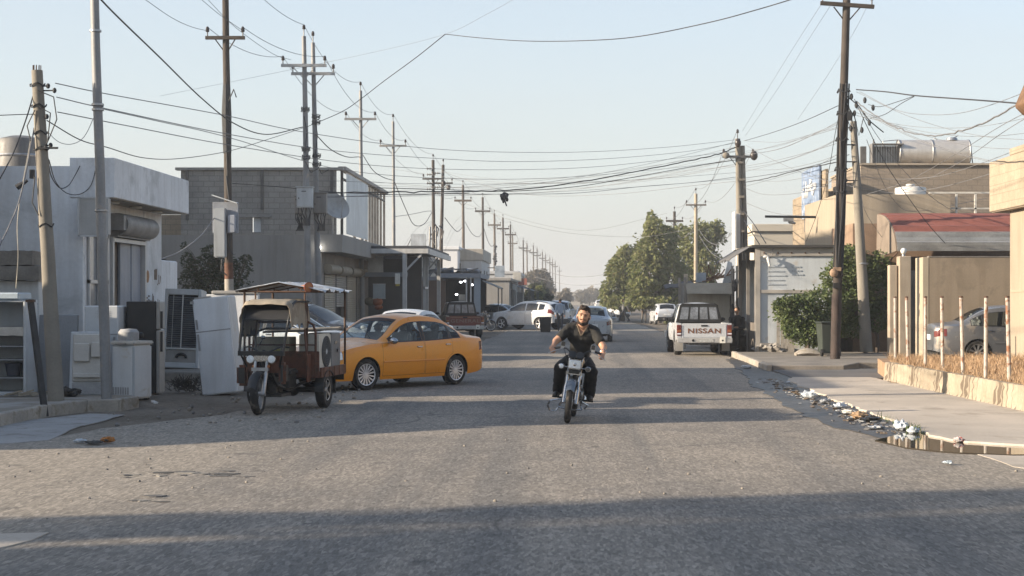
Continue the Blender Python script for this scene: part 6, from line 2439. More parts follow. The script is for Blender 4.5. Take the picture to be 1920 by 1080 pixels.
part('panel', pm('sunlit_white', (.62, .62, .60), .6, .1, 1, streak=.3), sb, (-.30, -.24, -1.1, .1, 0, 1.65), (-.238, .04, -.02, .02, .1, 1.6))
part('frame', FRM, sb, (.05, .09, -.03, .03, 0, 1.75), (.30, .34, -.03, .03, 0, 1.7), (.09, .30, -.03, .03, 1.66, 1.70))
pole('r4', 'slim tan pole standing in front of the big green trees', (8.95, 112, 0), (8.95, 112, 9.1), .16, .11, pm('tan_pole', (.36, .30, .22), .9, .2), arm=8.3, armw=.72, armmat=WOODL)  # shaft in a pale tan colour
pole('r5', 'dark slim pole half hidden among the big green trees', (8.85, 133, 0), (8.85, 133, 9.0), .16, .11, WOOD, arm=8.2, armw=.72)

# -- wires between the poles
PN = {'a': 'the cabinet pole', 'b': 'the left twin pole', 'b2': 'the right twin pole', 'c': 'the pole behind the taxi', 'd': 'the canopy pole', 'e': 'the dark pair', 'f': 'the first brown pole', 'g': 'the stepped house pole',
      'h': 'the cable wrapped pole', 'i': 'the white car pole', 'j': 'the big insulator pole', 'k': 'the far tree pole', 'm': 'the fifth far pole', 'o': 'the last far pole', 'r3': 'the stout twin pole', 'r4': 'the tan pole', 'r5': 'the tree pole', 'r1': 'the tall right pole'}
WN = {'l': 'left', 'r': 'right', 't': 'topmost'}


def span(a, b, s, r=.011, keys='lrt', mat=None):
    for k in keys:
        if k in ATT[a] and k in ATT[b]:
            sag('%s power line strung from %s to %s' % (WN[k], PN[a], PN[b]), ATT[a][k], ATT[b][k], s * R.uniform(.85, 1.2), r, mat or CABLEG, group='power lines from pole to pole')


span('a', 'b', .30)
span('b', 'c', .55)
span('c', 'd', .4)
span('d', 'e', .5)
span('e', 'f', .6, .014)
span('f', 'g', .5, .014)
span('g', 'i', 1.0, .016)
span('i', 'j', 1.0, .018)
span('j', 'k', .8, .02)
span('k', 'm', 1., .022)
span('r3', 'r4', .9, .013)
span('r4', 'r5', .5, .015)


def pw(label, pts, r=.011, mat=None, **kw):
    return wire(label, [at(*p) for p in pts], r, mat, **kw)


pw('thick black cable sweeping down from the top left to the twin poles', [(150, -60, 27), (190, 0, 28.5), (300, 108, 34), (380, 186, 41), (440, 232, 46), (500, 252, 51), (568, 238, 56.5)], .020)
pw('black cable rising from the twin poles to a joint in the sky', [(575, 238, 56.5), (640, 210, 53), (676, 186, 51), (720, 152, 48), (780, 108, 44), (835, 64, 41)], .014)
pw('long sagging cable crossing the sky from the joint to upper right', [(835, 64, 41), (900, 71, 39), (990, 77, 37), (1100, 76, 34.5), (1200, 68, 32.5), (1330, 42, 30.5), (1420, 18, 29), (1500, -6, 28)], .012)
pw('faint pale wire crossing the upper sky diagonally', [(300, 180, 55), (500, 140, 53), (700, 98, 50), (835, 64, 47), (910, 28, 44), (975, -8, 42)], .005, CABLEG)
pw('thin wire dropping from the top edge to the cabinet pole arm', [(268, -4, 40), (320, 32, 43), (358, 50, 46), (390, 58, 48.8)], .009)
pw('thin wire from the top edge to the right arm of the cabinet pole', [(372, -6, 46), (410, 26, 47.5), (456, 58, 48.8)], .009)
pw('second thin wire from the top edge passing the cabinet pole', [(385, -6, 46), (440, 50, 49), (510, 100, 54), (545, 112, 56.4)], .009)
pw('highest of the long wires from the leaning pole to the stout twin pole', [(104, 156, 25.1), (200, 176, 27), (420, 216, 33), (560, 246, 38), (740, 272, 46), (900, 284, 53), (1090, 285, 60), (1250, 276, 66), (1380, 262, 69.8)], .010, CABLEG)
pw('second long wire from the leaning pole to the stout twin pole', [(106, 182, 25.1), (200, 204, 27), (430, 252, 33), (620, 282, 42), (800, 296, 50), (960, 303, 56), (1130, 298, 62), (1280, 285, 67), (1380, 268, 69.8)], .010, CABLEG)
pw('third long wire from the leaning pole to the stout twin pole', [(108, 210, 25.1), (250, 238, 28), (430, 272, 34), (640, 304, 43), (800, 316, 50), (980, 318, 57), (1150, 310, 63), (1380, 283, 69.8)], .010, CABLEG)
pw('fourth long wire leaving the lamp post band for the right side', [(196, 205, 25.4), (300, 228, 28), (430, 258, 33), (640, 318, 43), (850, 335, 51), (1050, 333, 60), (1250, 316, 66), (1378, 300, 69.8)], .009, CABLEG)
pw('wavy wire from the leaning pole dipping to the twin poles', [(88, 226, 25.1), (150, 262, 27), (200, 276, 29), (270, 296, 33), (340, 297, 38), (430, 283, 45), (500, 262, 51), (568, 240, 56.5)], .011)
pw('slack loop between leaning pole and lamp post', [(88, 246, 25.1), (110, 266, 25.1), (135, 270, 25.2), (158, 256, 25.3), (178, 216, 25.4)], .006, CABLEG)
pw('thick drop cable from leaning pole down to the left edge', [(62, 180, 25.1), (50, 220, 24.8), (28, 280, 24.4), (0, 335, 24), (-25, 380, 23.8)], .014)
pw('grey twisted cable from leaning pole to the lower left edge', [(64, 240, 25.1), (55, 290, 24.8), (35, 380, 24.5), (0, 460, 24), (-20, 500, 23.8)], .014, CABLEG)
pw('level wire from leaning pole to the left edge', [(66, 214, 25.1), (30, 215, 24.5), (-20, 217, 24)], .009)
pw('thin hanging cord in front of the white wall', [(58, 260, 25), (34, 400, 25), (34, 480, 25), (30, 540, 25.2)], .008, pm('pale_cord', (.5, .46, .38), .8))
pw('black service loop from leaning pole to the white wall', [(90, 296, 25.1), (96, 330, 27), (112, 352, 29), (128, 348, 30), (140, 330, 30.8), (150, 311, 30.95)], .012)
pw('second service loop drooping along the white wall', [(92, 300, 25.1), (104, 340, 27.5), (125, 362, 30), (150, 364, 30.9), (170, 348, 30.95), (181, 312, 30.95)], .010)
pw('cable running along the block building wall at window height', [(436, 344, 57), (520, 350, 59), (600, 358, 60), (700, 364, 62), (800, 364, 63), (880, 362, 64)], .018, seed=2)
pw('heavy black cable bundle sagging across the street to the stout twin pole', [(600, 362, 57), (760, 360, 59), (860, 359, 61), (945, 357, 62.5), (1040, 348, 64), (1150, 330, 66), (1260, 308, 68), (1340, 291, 69.4), (1380, 276, 69.9)], .030, wob=.05, seed=5)
pw('second cable of the heavy bundle crossing the street', [(700, 352, 58), (850, 356, 61), (945, 359, 62.5), (1080, 350, 65), (1200, 330, 67), (1300, 312, 69), (1380, 300, 69.9)], .018, seed=6)
pw('lower cable crossing the street under the heavy bundle', [(590, 372, 57.2), (760, 364, 60), (945, 364, 63), (1080, 362, 65), (1200, 350, 67), (1300, 342, 69), (1380, 332, 69.9)], .013, CABLEG)
pw('low thin cable crossing far over the street', [(830, 322, 105), (900, 345, 100), (1000, 366, 92), (1150, 364, 82), (1300, 348, 74), (1378, 340, 70)], .012, CABLEG)
pw('faint far cable descending to the right behind the bundle', [(868, 380, 125), (950, 410, 120), (1060, 436, 118), (1200, 444, 114), (1290, 430, 112)], .014, CABLEG)
pw('second faint far cable above the distant trees', [(905, 385, 147), (980, 412, 140), (1100, 432, 130), (1250, 400, 114)], .014, CABLEG)
pw('far cable bundle sagging over the end of the street', [(1000, 500, 250), (1050, 516, 240), (1090, 519, 235), (1130, 515, 230), (1200, 495, 215)], .04, CABLEG)
pw('lowest far cable over the end of the street', [(1005, 520, 250), (1060, 533, 245), (1110, 534, 235), (1160, 526, 230)], .03, CABLEG)
rubbish = thing('cable_tangle', 'black tangle of cloth and wire hanging on the cable bundle over the street', 'tangle', tuple(at(946, 360, 62.4)))
m = MB()
for k in range(9):
    m.ball((.10 * math.sin(k * 2.3), .05 * math.cos(k), -.08 - .035 * k), (.10 - .006 * k, .06, .09), 8)
m.tube([(.0, 0, -.3), (.05, 0, -.45), (.08, 0, -.55)], .03, 6)
m.build('rags', CABLE, rubbish)

pw('slack loop of cable from the twin poles to the pole behind the taxi', [(592, 252, 57), (620, 280, 60), (650, 294, 66), (674, 294, 73)], .022)
pw('cable loop from the pole behind the taxi to the canopy pole', [(680, 290, 73), (700, 320, 76), (720, 333, 80), (737, 338, 85)], .022)
pw('cable loop from the canopy pole to the dark pair', [(740, 342, 85), (760, 390, 92), (776, 421, 98), (795, 420, 104), (810, 398, 108)], .028)
pw('cable loop from the dark pair to the first brown pole', [(834, 408, 112), (848, 426, 118), (858, 434, 124), (867, 426, 132)], .03)
pw('cable loop from the first brown pole to the stepped house pole', [(872, 416, 133), (885, 438, 140), (897, 444, 145), (904, 436, 149)], .03)
pw('cable loop from the stepped house pole to the cable wrapped pole', [(908, 430, 149), (915, 452, 160), (922, 462, 172), (928, 456, 177)], .035)
pw('low cable from the block building to the dark pair', [(740, 406, 86), (770, 402, 96), (800, 396, 106), (812, 396, 109)], .02, CABLEG)
pw('service cable from the meter cabinet to the white shop end wall', [(402, 408, 48.7), (378, 440, 45), (340, 470, 41), (302, 486, 38.3)], .020, CABLEG)
pw('short cable over the end of the white boundary wall', [(300, 486, 38.2), (312, 488, 38.2), (319, 505, 38.4), (322, 545, 39), (322, 560, 39.5)], .018)

# right hand wires
pw('upper cable from the stout twin pole to the tall right pole', [(1396, 264, 69.8), (1450, 248, 60), (1510, 226, 51), (1572, 198, 43)], .012)
pw('second cable from the stout twin pole to the tall right pole', [(1396, 288, 69.8), (1450, 274, 60), (1510, 258, 51), (1572, 240, 43)], .009, CABLEG)
pw('third cable from the stout twin pole to the concrete pole rack', [(1396, 312, 69.8), (1450, 302, 62), (1520, 284, 53), (1590, 262, 47)], .009, CABLEG)
pw('fourth cable from the stout twin pole to the concrete pole rack', [(1396, 334, 69.8), (1450, 326, 62), (1520, 312, 53), (1592, 290, 47)], .012)
pw('heavy cable from the stout twin pole to the wire clamps', [(1396, 342, 69.8), (1440, 334, 63), (1500, 318, 55), (1560, 306, 46), (1580, 302, 43)], .020, wob=.03)
pw('drooping wire from the stout twin pole toward the beige house', [(1396, 352, 69.8), (1430, 364, 66), (1480, 364, 60), (1540, 352, 52), (1578, 318, 43.2)], .010, CABLEG)
pw('lower drooping wire from the stout twin pole to the beige house', [(1398, 380, 69.8), (1440, 396, 67), (1490, 404, 64), (1530, 392, 61)], .010, CABLEG)
pw('wire crossing down from the stout twin pole to the white kiosk roof', [(1398, 272, 69.8), (1450, 300, 62), (1520, 330, 54), (1600, 350, 47)], .009, CABLEG)
pw('thin stay wire, left of two rising past the tall right pole arm', [(1540, 8, 43), (1500, 70, 50), (1450, 150, 59), (1392, 246, 69.8)], .006, CABLEG)
pw('thin stay wire, right of two rising past the tall right pole arm', [(1556, 12, 43), (1510, 84, 50), (1460, 164, 60), (1398, 254, 69.8)], .006, CABLEG)
pw('thin stay wire from the right tip of the tall pole arm', [(1628, 8, 43), (1600, 62, 46), (1550, 144, 52), (1496, 224, 60)], .006, CABLEG)
pw('thick dark cable from tall right pole to the corner villa parapet', [(1606, 168, 43), (1660, 172, 40), (1714, 179, 37.5), (1780, 184, 34.5), (1850, 189, 31.5), (1935, 196, 28.5)], .020)
pw('thin upper branch meeting the thick cable from the tall right pole', [(1628, 196, 43), (1650, 200, 41.5), (1685, 190, 39.5), (1714, 180, 37.5)], .010)
pw('lower branch meeting the thick cable from the tall right pole', [(1632, 222, 43), (1660, 214, 41), (1690, 194, 39), (1714, 181, 37.5)], .010)
pw('twisted grey cable sagging deep at the upper right', [(1606, 190, 43), (1640, 216, 41.5), (1690, 243, 39), (1740, 254, 36.5), (1790, 249, 34), (1850, 228, 31.5), (1905, 197, 29.5), (1935, 180, 28.5)], .020, CABLEG, wob=.05, seed=9)
pw('thin sagging wire above the twisted grey cable', [(1612, 172, 43), (1680, 206, 40), (1740, 215, 37), (1800, 212, 34.5), (1860, 196, 32), (1935, 168, 29)], .008, CABLEG)
pw('upper of two parallel wires running down to the roof tank', [(1935, 205, 30), (1870, 240, 36), (1790, 290, 46), (1700, 340, 53), (1620, 366, 58)], .009, CABLEG)
pw('lower of two parallel wires running down to the roof tank', [(1935, 214, 30), (1875, 252, 36), (1800, 304, 46), (1710, 350, 53), (1620, 384, 58)], .009, CABLEG)
pw('dark drop wire from the tall right pole to the curved awning', [(1602, 186, 43), (1630, 246, 43.4), (1660, 306, 44), (1700, 366, 45), (1740, 420, 46), (1772, 456, 46.6)], .012)
pw('grey drop wire from the tall right pole to the beige terrace', [(1608, 196, 43), (1650, 262, 46), (1700, 326, 49.5), (1750, 372, 53), (1790, 398, 55)], .010, CABLEG)
pw('slack wire along the beige house front', [(1625, 262, 47), (1650, 330, 50), (1680, 380, 52), (1720, 396, 54), (1850, 372, 56)], .010, CABLEG)
pw('wire across the beige terrace to the corner villa', [(1600, 330, 47), (1680, 336, 47), (1760, 330, 45), (1840, 306, 41), (1935, 270, 37.5)], .009, CABLEG)
pw('low wire across the roof fronts to the corner villa', [(1604, 350, 47), (1680, 362, 47), (1760, 352, 45), (1856, 326, 41), (1935, 296, 37.5)], .009, CABLEG)
pw('drop wire from the tall right pole toward the kiosk roof', [(1578, 190, 43), (1566, 250, 44), (1552, 330, 46), (1532, 400, 48), (1512, 452, 49)], .010)
pw('thin wire from the concrete pole down to the awning house window', [(1612, 330, 47.1), (1620, 390, 47.6), (1650, 440, 48.6), (1672, 462, 49.4)], .009, CABLEG)
pw('cable drooping across the white kiosk sign', [(1450, 464, 48.9), (1446, 480, 48.9), (1436, 492, 48.9), (1428, 490, 48.9)], .014, CABLEG)
pw('dark stay cable from the stout twin pole to the kiosk roof, upper', [(1394, 396, 69.6), (1412, 418, 64), (1436, 456, 54)], .022)
pw('dark stay cable from the stout twin pole to the kiosk roof, lower', [(1392, 408, 69.6), (1406, 430, 64), (1424, 458, 54)], .022)
pw('sagging cables left of the tan pole among the trees', [(1305, 425, 112), (1290, 440, 114), (1276, 446, 117), (1266, 430, 132)], .025, CABLEG)
pw('sagging cable right of the tan pole before the trees', [(1310, 430, 112), (1325, 450, 104), (1345, 458, 95), (1370, 440, 80), (1384, 420, 70)], .020, CABLEG)
pw('second sagging cable right of the tan pole', [(1311, 442, 112), (1330, 470, 104), (1350, 484, 96), (1372, 492, 88)], .020, CABLEG)
br = thing('roof_corner', 'orange tiled roof corner with cables tied to it at the right edge', 'roof corner', tuple(at(1942, 188, 28.6)))  # roof corner that the cables tie to, carried on a post
m = MB()
m.prism([(-.22, -.05), (-.05, -.22), (.5, -.25), (.5, .5), (-.02, .42)], -.2, .6, 'xz')
m.build('corner', pm('orange_tile', (.17, .095, .05), .8, .4, 6, 30, .3), br, bevel=.03)
m = MB()
m.tube([(-.2, -.22, -.05), (-.05, -.24, .1), (.0, -.24, .35)], .02, 6)
m.tube([(-.1, -.24, -.15), (.1, -.24, .0), (.3, -.24, .3)], .02, 6)
m.build('rope', pm('red_rope', (.25, .06, .04), .8), br)
m = MB()
m.rod((.3, .2, .0), (.3, .2, -5.2), .05, 8)
m.build('post', RUST, br)
sl = thing('street_lamp', 'street lamp head on a horizontal arm above the kiosk roof', 'street lamp', tuple(at(1530, 407, 58.0)))
m = MB()
m.rod((0, 0, 0), (-1.85, 0, .02), .045, 8)
m.build('lamp_arm', BLK, sl)
m = MB()
m.cbox((-1.0, 0, -.10), (.36, .16, .12))
m.caps((-.95, 0, -.18), (-.78, 0, -.22), .06, .05, 8)
m.build('lamp_head', STEEL, sl)

rw = random.Random(3)
for k in range(13):
    y0, y1 = rw.uniform(300, 372), rw.uniform(262, 345)
    x0 = rw.choice((592, 676, 737, 812, 834))
    Y0_ = {592: 57, 676: 73, 737: 85, 812: 109, 834: 107}[x0]
    s_ = rw.uniform(10, 34)
    pts = [(x0 + (1382 - x0) * u, y0 + (y1 - y0) * u + 4 * s_ * u * (1 - u), Y0_ + (70 - Y0_) * u) for u in (0, .2, .4, .6, .8, 1)]
    o = pw('thin service wire slung across the street among the cable bundle', pts, .0085, CABLEG)
    o['group'] = 'thin service wires across the street'
for k in range(12):
    x0, Y0_ = rw.choice(((868, 133), (905, 149), (831, 107), (927, 177), (812, 109)))
    y0 = rw.uniform(400, 450)
    dx = rw.uniform(-70, -10)
    pts = [(x0 + dx * u, y0 + (rw.uniform(40, 80)) * u * u, Y0_ - 14 * u) for u in (0, .5, 1)]
    o = pw('thin drop wire from a left street pole to the shops below', pts, .009, CABLEG)
    o['group'] = 'drop wires to the left shops'
for k in range(9):
    y0 = rw.uniform(215, 320)
    y1 = y0 + rw.uniform(20, 75)
    pts = [(1394 + (1588 - 1394) * u, y1 + (y0 - y1) * u + 40 * u * (1 - u) * rw.uniform(.5, 1.6), 69.8 - 24 * u) for u in (0, .35, .7, 1)]
    o = pw('thin service wire between the stout twin pole and concrete pole', pts, .008, CABLEG)
    o['group'] = 'thin service wires on the right'
for k in range(6):
    y0 = rw.uniform(170, 235)
    x1, y1, Y1_ = 1935, rw.uniform(215, 330), rw.uniform(34, 37)
    pts = [(1606 + (x1 - 1606) * u, y0 + (y1 - y0) * u + 90 * u * (1 - u), 43 + (Y1_ - 43) * u) for u in (0, .25, .5, .75, 1)]
    o = pw('thin sagging wire from the tall right pole to the corner villa', pts, .007, CABLEG)
    o['group'] = 'thin sagging wires at upper right'
# ------------------------------------------------------------------ other vehicles
WPNT = pm('aged_white_paint', (.50, .51, .52), .3, .05, 1.2, 25, 0, stain=(.46, .43, .38), stain_amt=.22, stain_sc=2.2, coat=.4)
SILV = pm('silver_paint', (.36, .39, .42), .32, .05, 1.2, 25, 0, coat=.5, metal=.35)
SILV2 = pm('warm_silver_paint', (.14, .145, .155), .34, .05, 1.2, 25, 0, coat=.4, metal=.35, stain=(.33, .29, .24), stain_amt=.3, stain_sc=2)
DKB = pm('black_car_paint', (.012, .013, .016), .22, .1, 2, 25, 0, coat=.8)
REDP = pm('dull_red_paint', (.17, .038, .024), .5, .15, 2, 25, 0, coat=.2, stain=(.10, .05, .035), stain_amt=.3)
CREAMP = pm('tan_truck_paint', (.30, .245, .185), .5, .15, 2, 25, .02, stain=(.14, .10, .07), stain_amt=.35)

v = thing('pickup_truck', 'white pickup truck with bold lettered tailgate parked beside the right kerb', 'pickup truck', (4.12, 51.2, .0), pi / 2 + .015)
make_pickup(v, WPNT, WPNT, 'NISSAN', pm('brown_lettering', (.16, .065, .028), .6, .15))
v = thing('pickup_truck', 'tan pickup truck with a dark red lettered tailgate parked on the left', 'pickup truck', (-4.95, 73.0, .0), pi / 2 + .17)
make_pickup(v, CREAMP, REDP, 'GENERAL', pm('tan_lettering', (.24, .15, .11), .7), gate_band=pm('gate_gold', (.25, .13, .07), .7), bed_mat=CREAMP)
f_, r_ = Vector((-3.72, 91.0, 0)), Vector((-1.55, 89.5, 0))
d_ = (f_ - r_).normalized()
c_ = (f_ + r_) / 2 + Vector((d_.y, -d_.x, 0)) * .79
v = thing('suv_car', 'white sport utility car seen side on with dark windows, parked across the left verge', 'car', c_, math.atan2(d_.y, d_.x))
make_suv(v, WPNT, rim=ALLOY)
v = thing('suv_car', 'white sport utility car facing the viewer behind the person in blue', 'car', (-.62, 101, 0), -pi / 2 - .1)
make_suv(v, WPNT)
v = thing('suv_car', 'black sport utility car with its roof showing above the tricycle bed', 'car', (-7.75, 47.2, 0), -.30)
make_suv(v, DKB)
v = thing('saloon_car', 'silver white saloon parked right behind the cargo tricycle', 'car', (-7.55, 43.4, 0), -.36)
make_sedan(v, pm('pale_silver_paint', (.50, .53, .55), .3, .05, 1.2, 25, 0, coat=.5, metal=.15), g=TINT, seat=SEATD)
v = thing('saloon_car', 'white saloon facing the viewer just behind the yellow taxi roof', 'car', (-4.75, 46.0, 0), -pi / 2 - .30)
make_sedan(v, WPNT, g=TINT, seat=SEATD)
v = thing('saloon_car', 'silver saloon parked beyond the white sport utility car bonnet', 'car', (-4.7, 98.5, 0), pi * .86)
make_sedan(v, SILV, g=TINT, seat=SEATD)
v = thing('saloon_car', 'silver blue saloon driving away just behind the motorcyclist', 'car', (1.0, 66.4, 0), pi / 2 - .02)
make_sedan(v, SILV, seat=SEATD)
v = thing('saloon_car', 'grey silver saloon parked behind the iron posts and dry grass', 'car', (11.2, 39.6, .14), 0.0)
make_sedan(v, SILV2, seat=SEATC, spokes=9, rim=STEEL)
v = thing('saloon_car', 'small white car far away beside the two walking men', 'car', (4.55, 152, 0), -pi / 2 + .35)
make_sedan(v, WPNT, g=TINT, seat=SEATD)
v = thing('saloon_car', 'tiny white van like car at the far end of the road', 'car', (4.95, 245, 0), pi / 2)
make_suv(v, WPNT)
v = thing('hatchback_car', 'old white hatchback with black bumper seen from behind at right', 'car', (6.55, 109.5, 0), pi / 2 + .08)
make_hatch(v, WPNT)
b2_ = dup(bike, 'dark motorbike parked by the front of the white sport utility car', (-4.15, 86.0, 0), rot=(0, rad(4), 1.9))
pad = MB()
pad.prism([(8.3, 38.3), (14, 38.3), (14, 40.95), (8.3, 40.95)], -.05, .135, 'xy')
struct('parking_pad', pad, CONC, smooth=0, bevel=.02)


# ------------------------------------------------------------------ people further off
def person_far(label, loc, rz, shirt, trousers, walk=.22, sit=False, s=1., hair=HAIR):
    t = thing('person', label, 'person', loc, rz, sc=s)
    if sit:
        hip, sh, nk, hd = Vector((0, 0, .62)), Vector((0, -.10, 1.05)), Vector((0, -.12, 1.16)), Vector((0, -.16, 1.30))
        legs = {sd: (hip + Vector((sd * .1, 0, 0)), Vector((sd * .18, -.42, .60)), Vector((sd * .18, -.38, .12))) for sd in (1, -1)}
        arms = {sd: (sh + Vector((sd * .19, 0, 0)), sh + Vector((sd * .26, -.08, -.27)), Vector((sd * .12, -.36, .78))) for sd in (1, -1)}
    else:
        hip, sh, nk, hd = Vector((0, 0, .92)), Vector((0, -.02, 1.38)), Vector((0, -.02, 1.48)), Vector((0, -.04, 1.62))
        legs = {sd: (hip + Vector((sd * .09, 0, 0)), Vector((sd * .10, -sd * walk * .5 - .03, .50)), Vector((sd * .10, -sd * walk * .9 + .04, .09))) for sd in (1, -1)}
        arms = {sd: (sh + Vector((sd * .19, 0, 0)), sh + Vector((sd * .24, sd * walk * .4 + .02, -.28)), sh + Vector((sd * .24, sd * walk * .8 - .06, -.53))) for sd in (1, -1)}
    b = MB()
    b.caps(hip, sh, .13, .13, 10)
    b.caps(sh, nk, .07, .055, 10)
    b.ball(hd + Vector((0, .01, .02)), (.078, .095, .11), 12)
    b.ball(hd + Vector((0, -.09, -.01)), (.015, .02, .02), 6)
    for sd in (1, -1):
        h, k, a = legs[sd]
        b.caps(h, k, .085, .055, 8); b.caps(k, a, .055, .04, 8)
        p, e, w = arms[sd]
        b.caps(p, e, .05, .042, 8); b.caps(e, w, .042, .03, 8)
        dd = (w - e).normalized()
        b.caps(w, w + dd * .08, .035, .03, 8)
        for q in range(4):
            b.caps(w + dd * .08 + Vector((0, (q - 1.5) * .018, 0)), w + dd * (.15 + .01 * (q % 3)) + Vector((0, (q - 1.5) * .018, 0)), .011, .009, 5)
        b.caps(w + dd * .03, w + dd * .08 + Vector((0, -.045, 0)), .013, .01, 5)
    link('body', remeshed(b, .018, 2), SKIN, t, 180)
    b = MB()
    b.caps(hip + Vector((0, 0, .02)), sh, .155, .145, 12)
    for sd in (1, -1):
        p, e, w = arms[sd]
        b.caps(sh + Vector((sd * .06, 0, 0)), p, .085, .075, 8)
        b.caps(p, e, .068, .060, 8)
        b.caps(e, e.lerp(w, .75), .058, .045, 8)
    link('shirt', remeshed(b, .02, 3), shirt, t, 180)
    b = MB()
    b.caps(hip + Vector((-.04, 0, 0)), hip + Vector((.04, 0, 0)), .14, .14, 10)
    for sd in (1, -1):
        h, k, a = legs[sd]
        b.caps(h, k, .105, .078, 8); b.caps(k, a + Vector((0, 0, .03)), .075, .06, 8)
    link('trousers', remeshed(b, .02, 3), trousers, t, 180)
    for sd in (1, -1):
        a = legs[sd][2]
        b = MB()
        b.caps(a + Vector((0, .03, -.04)), a + Vector((0, -.13, -.05)), .045, .038, 8)
        b.build('shoe', SHOE, t, 60)
    b = MB()
    b.ball(hd + Vector((0, .025, .045)), (.084, .095, .10), 12)
    b.build('hair', hair, t, 60)
    return t


GRAYT = pm('dark_grey_trousers', (.035, .037, .045), .9, .2, 5)
person_far('person in a light blue shirt and dark trousers walking past the white car', (-.42, 86, 0), pi, pm('light_blue_shirt', (.26, .32, .40), .85, .12, 6), GRAYT)
person_far('person in grey shirt stepping across the far road', (4.25, 122, 0), -1.2, pm('grey_shirt', (.17, .17, .17), .85, .2, 6), GRAYT, .5)
person_far('person in a white shirt standing under the far green trees', (5.55, 117, 0), .4, pm('white_shirt', (.60, .60, .58), .85, .1, 6), pm('khaki_trousers', (.14, .125, .11), .9), .1)
person_far('person in dark clothes sitting on a drum beside the white pickup', (5.52, 51.6, .05), -.6, SHIRT, TROU, sit=True)
dr = thing('oil_drum', 'dark oil drum used as a seat beside the white pickup', 'drum', (5.5, 51.75, .04))
m = MB()
m.lathe([(.001, 0), (.27, 0), (.27, .16), (.28, .18), (.27, .2), (.27, .38), (.28, .40), (.27, .42), (.27, .50), (.25, .52), (.24, .50), (.001, .5)], 24)
m.build('shell', pm('dark_drum', (.035, .033, .03), .6, .4, 4, 40, .1), dr)

# ------------------------------------------------------------------ scrap appliances on the left pavement
PZ = .15


def app(name, label, cat, x, y, rz=0., z=PZ, rot=None):
    return thing(name, label, cat, (x, y, z), rz, rot=rot)


# open fridge shell with shelves
a = app('fridge_shell', 'open white fridge shell with bare shelves lying at the far left', 'fridge', -9.35, 26.7)
part('shell', WHITEAP, a, (-.42, -.38, -.3, .3, 0, 1.58), (.36, .40, -.3, .3, 0, 1.58), (-.379, .359, -.3, .3, 1.54, 1.58), (-.379, .359, -.3, .3, 0, .06), (-.379, .359, .26, .3, .06, 1.54), bevel=.008)
part('lid', pm('lid_pale_blue', (.40, .46, .50), .4, .15, 2), a, (-.46, .30, -.34, .3, 1.585, 1.70), bevel=.02)
SHG = pm('shelf_grey', (.30, .30, .30), .6, .25, 4)
for z in (.28, .58, .80, 1.12):
    part('shelf', SHG, a, (-.378, .358, -.26, .25, z, z + .02))
m = MB()
m.grid([[(x, -.30, .99 + .03 * noise.noise((x * 8, 1, 1)) if k else 1.13) for x in [-.37 + .73 * i / 20 for i in range(21)]] for k in (0, 1)])
m.build('torn_edge', pm('torn_cream', (.50, .46, .40), .8, .2, 5), a, solid=.01)
bk = app('bucket', 'dark dented pot on the bottom shelf of the open fridge', 'pot', -9.22, 26.6, 0, PZ + .31)
m = MB()
m.lathe([(.001, 0), (.10, 0), (.13, .18), (.14, .22), (.125, .21), (.09, .02), (.001, .02)], 18)
m.build('bowl', pm('dark_pot', (.05, .055, .07), .5, .3, 6), bk)
m = MB()
m.tube([(-.13, 0, .2), (0, 0, .3), (.13, 0, .2)], .008, 6)
m.build('handle', STEEL, bk)
# tall white cabinet with painted lettering, stone slabs on top
a = app('white_cabinet', 'white cabinet with painted lettering standing under the stone slabs', 'cabinet', -9.72, 28.6)
part('casing', pm('cabinet_white', (.50, .50, .49), .6, .12, 1.5, streak=.35), a, (-.36, .36, -.3, .3, 0, 1.92), bevel=.012)
script(a, (-.22, -.306, 1.52), (1, 0, 0), (0, 0, 1), .5, .17, 21, pm('grey_paint_letters', (.10, .11, .13), .8), .012, letters=[4, 3, 2, 1, 3])
part('pier', pm('dark_pier', (.12, .11, .10), .9, .3, 2), a, (-.62, -.37, -.2, .3, 0, 1.9))
for k, (x0, x1, z0, lab) in enumerate(((-10.6, -9.30, 2.075, 'long grey stone slab lying on the white lettered cabinet'), (-10.6, -9.43, 2.34, 'shorter grey stone slab resting on top of the long slab'))):
    s_ = thing('stone_slab', lab, 'slab', (x0, 28.4 + k * .05, z0))
    m = MB()
    n = 14
    L = x1 - x0
    h = .25
    for i in range(1):
        rows = [[(L * u / n, y + .02 * noise.noise((u * .6, y * 4, z * 9 + k)), z + .02 * noise.noise((u * .5, y * 3, k + z * 5))) for y, z in ((-.28, 0), (-.28, h * .5), (-.27, h), (0, h + .01), (.28, h), (.28, h * .5), (.28, 0), (0, -.0))] for u in range(n + 1)]
        m.grid(rows, closed=True)
        m.add([r for r in rows[0]], [tuple(range(8))]); m.add([r for r in rows[-1]], [tuple(range(8))])
    m.build('slab', pm('stone_grey_brown', (.19, .17, .145), .95, .3, 3, 25, .6), s_, 30)
# grey door panel leaning behind the concrete pole
a = app('grey_panel', 'tall grey door panel leaning behind the concrete pole', 'panel', -8.75, 27.4, rot=(rad(-6), 0, .05))
part('panel', pm('grey_panel_paint', (.26, .27, .28), .6, .15, 1.2, streak=.4), a, (-.33, .33, -.03, .03, .02, 1.33), bevel=.012)
part('handle', STEEL, a, (.24, .27, -.06, -.031, .6, .85))
# dark iron bar leaning over the kerb
a = thing('iron_bar', 'dark iron bar leaning forward over the left kerb', 'bar', tuple(G(85, 781, 0)))
m = MB()
p_ = at(57, 562, a.location.y + .25) - a.location
m.bar((0, 0, 0), p_, .09, .06)
m.build('bar', pm('dark_iron', (.035, .034, .033), .7, .3, 6), a, bevel=.006)
m = MB()
m.cbox(p_ * .99, (.12, .10, .04))
m.build('end_plate', RUST, a)
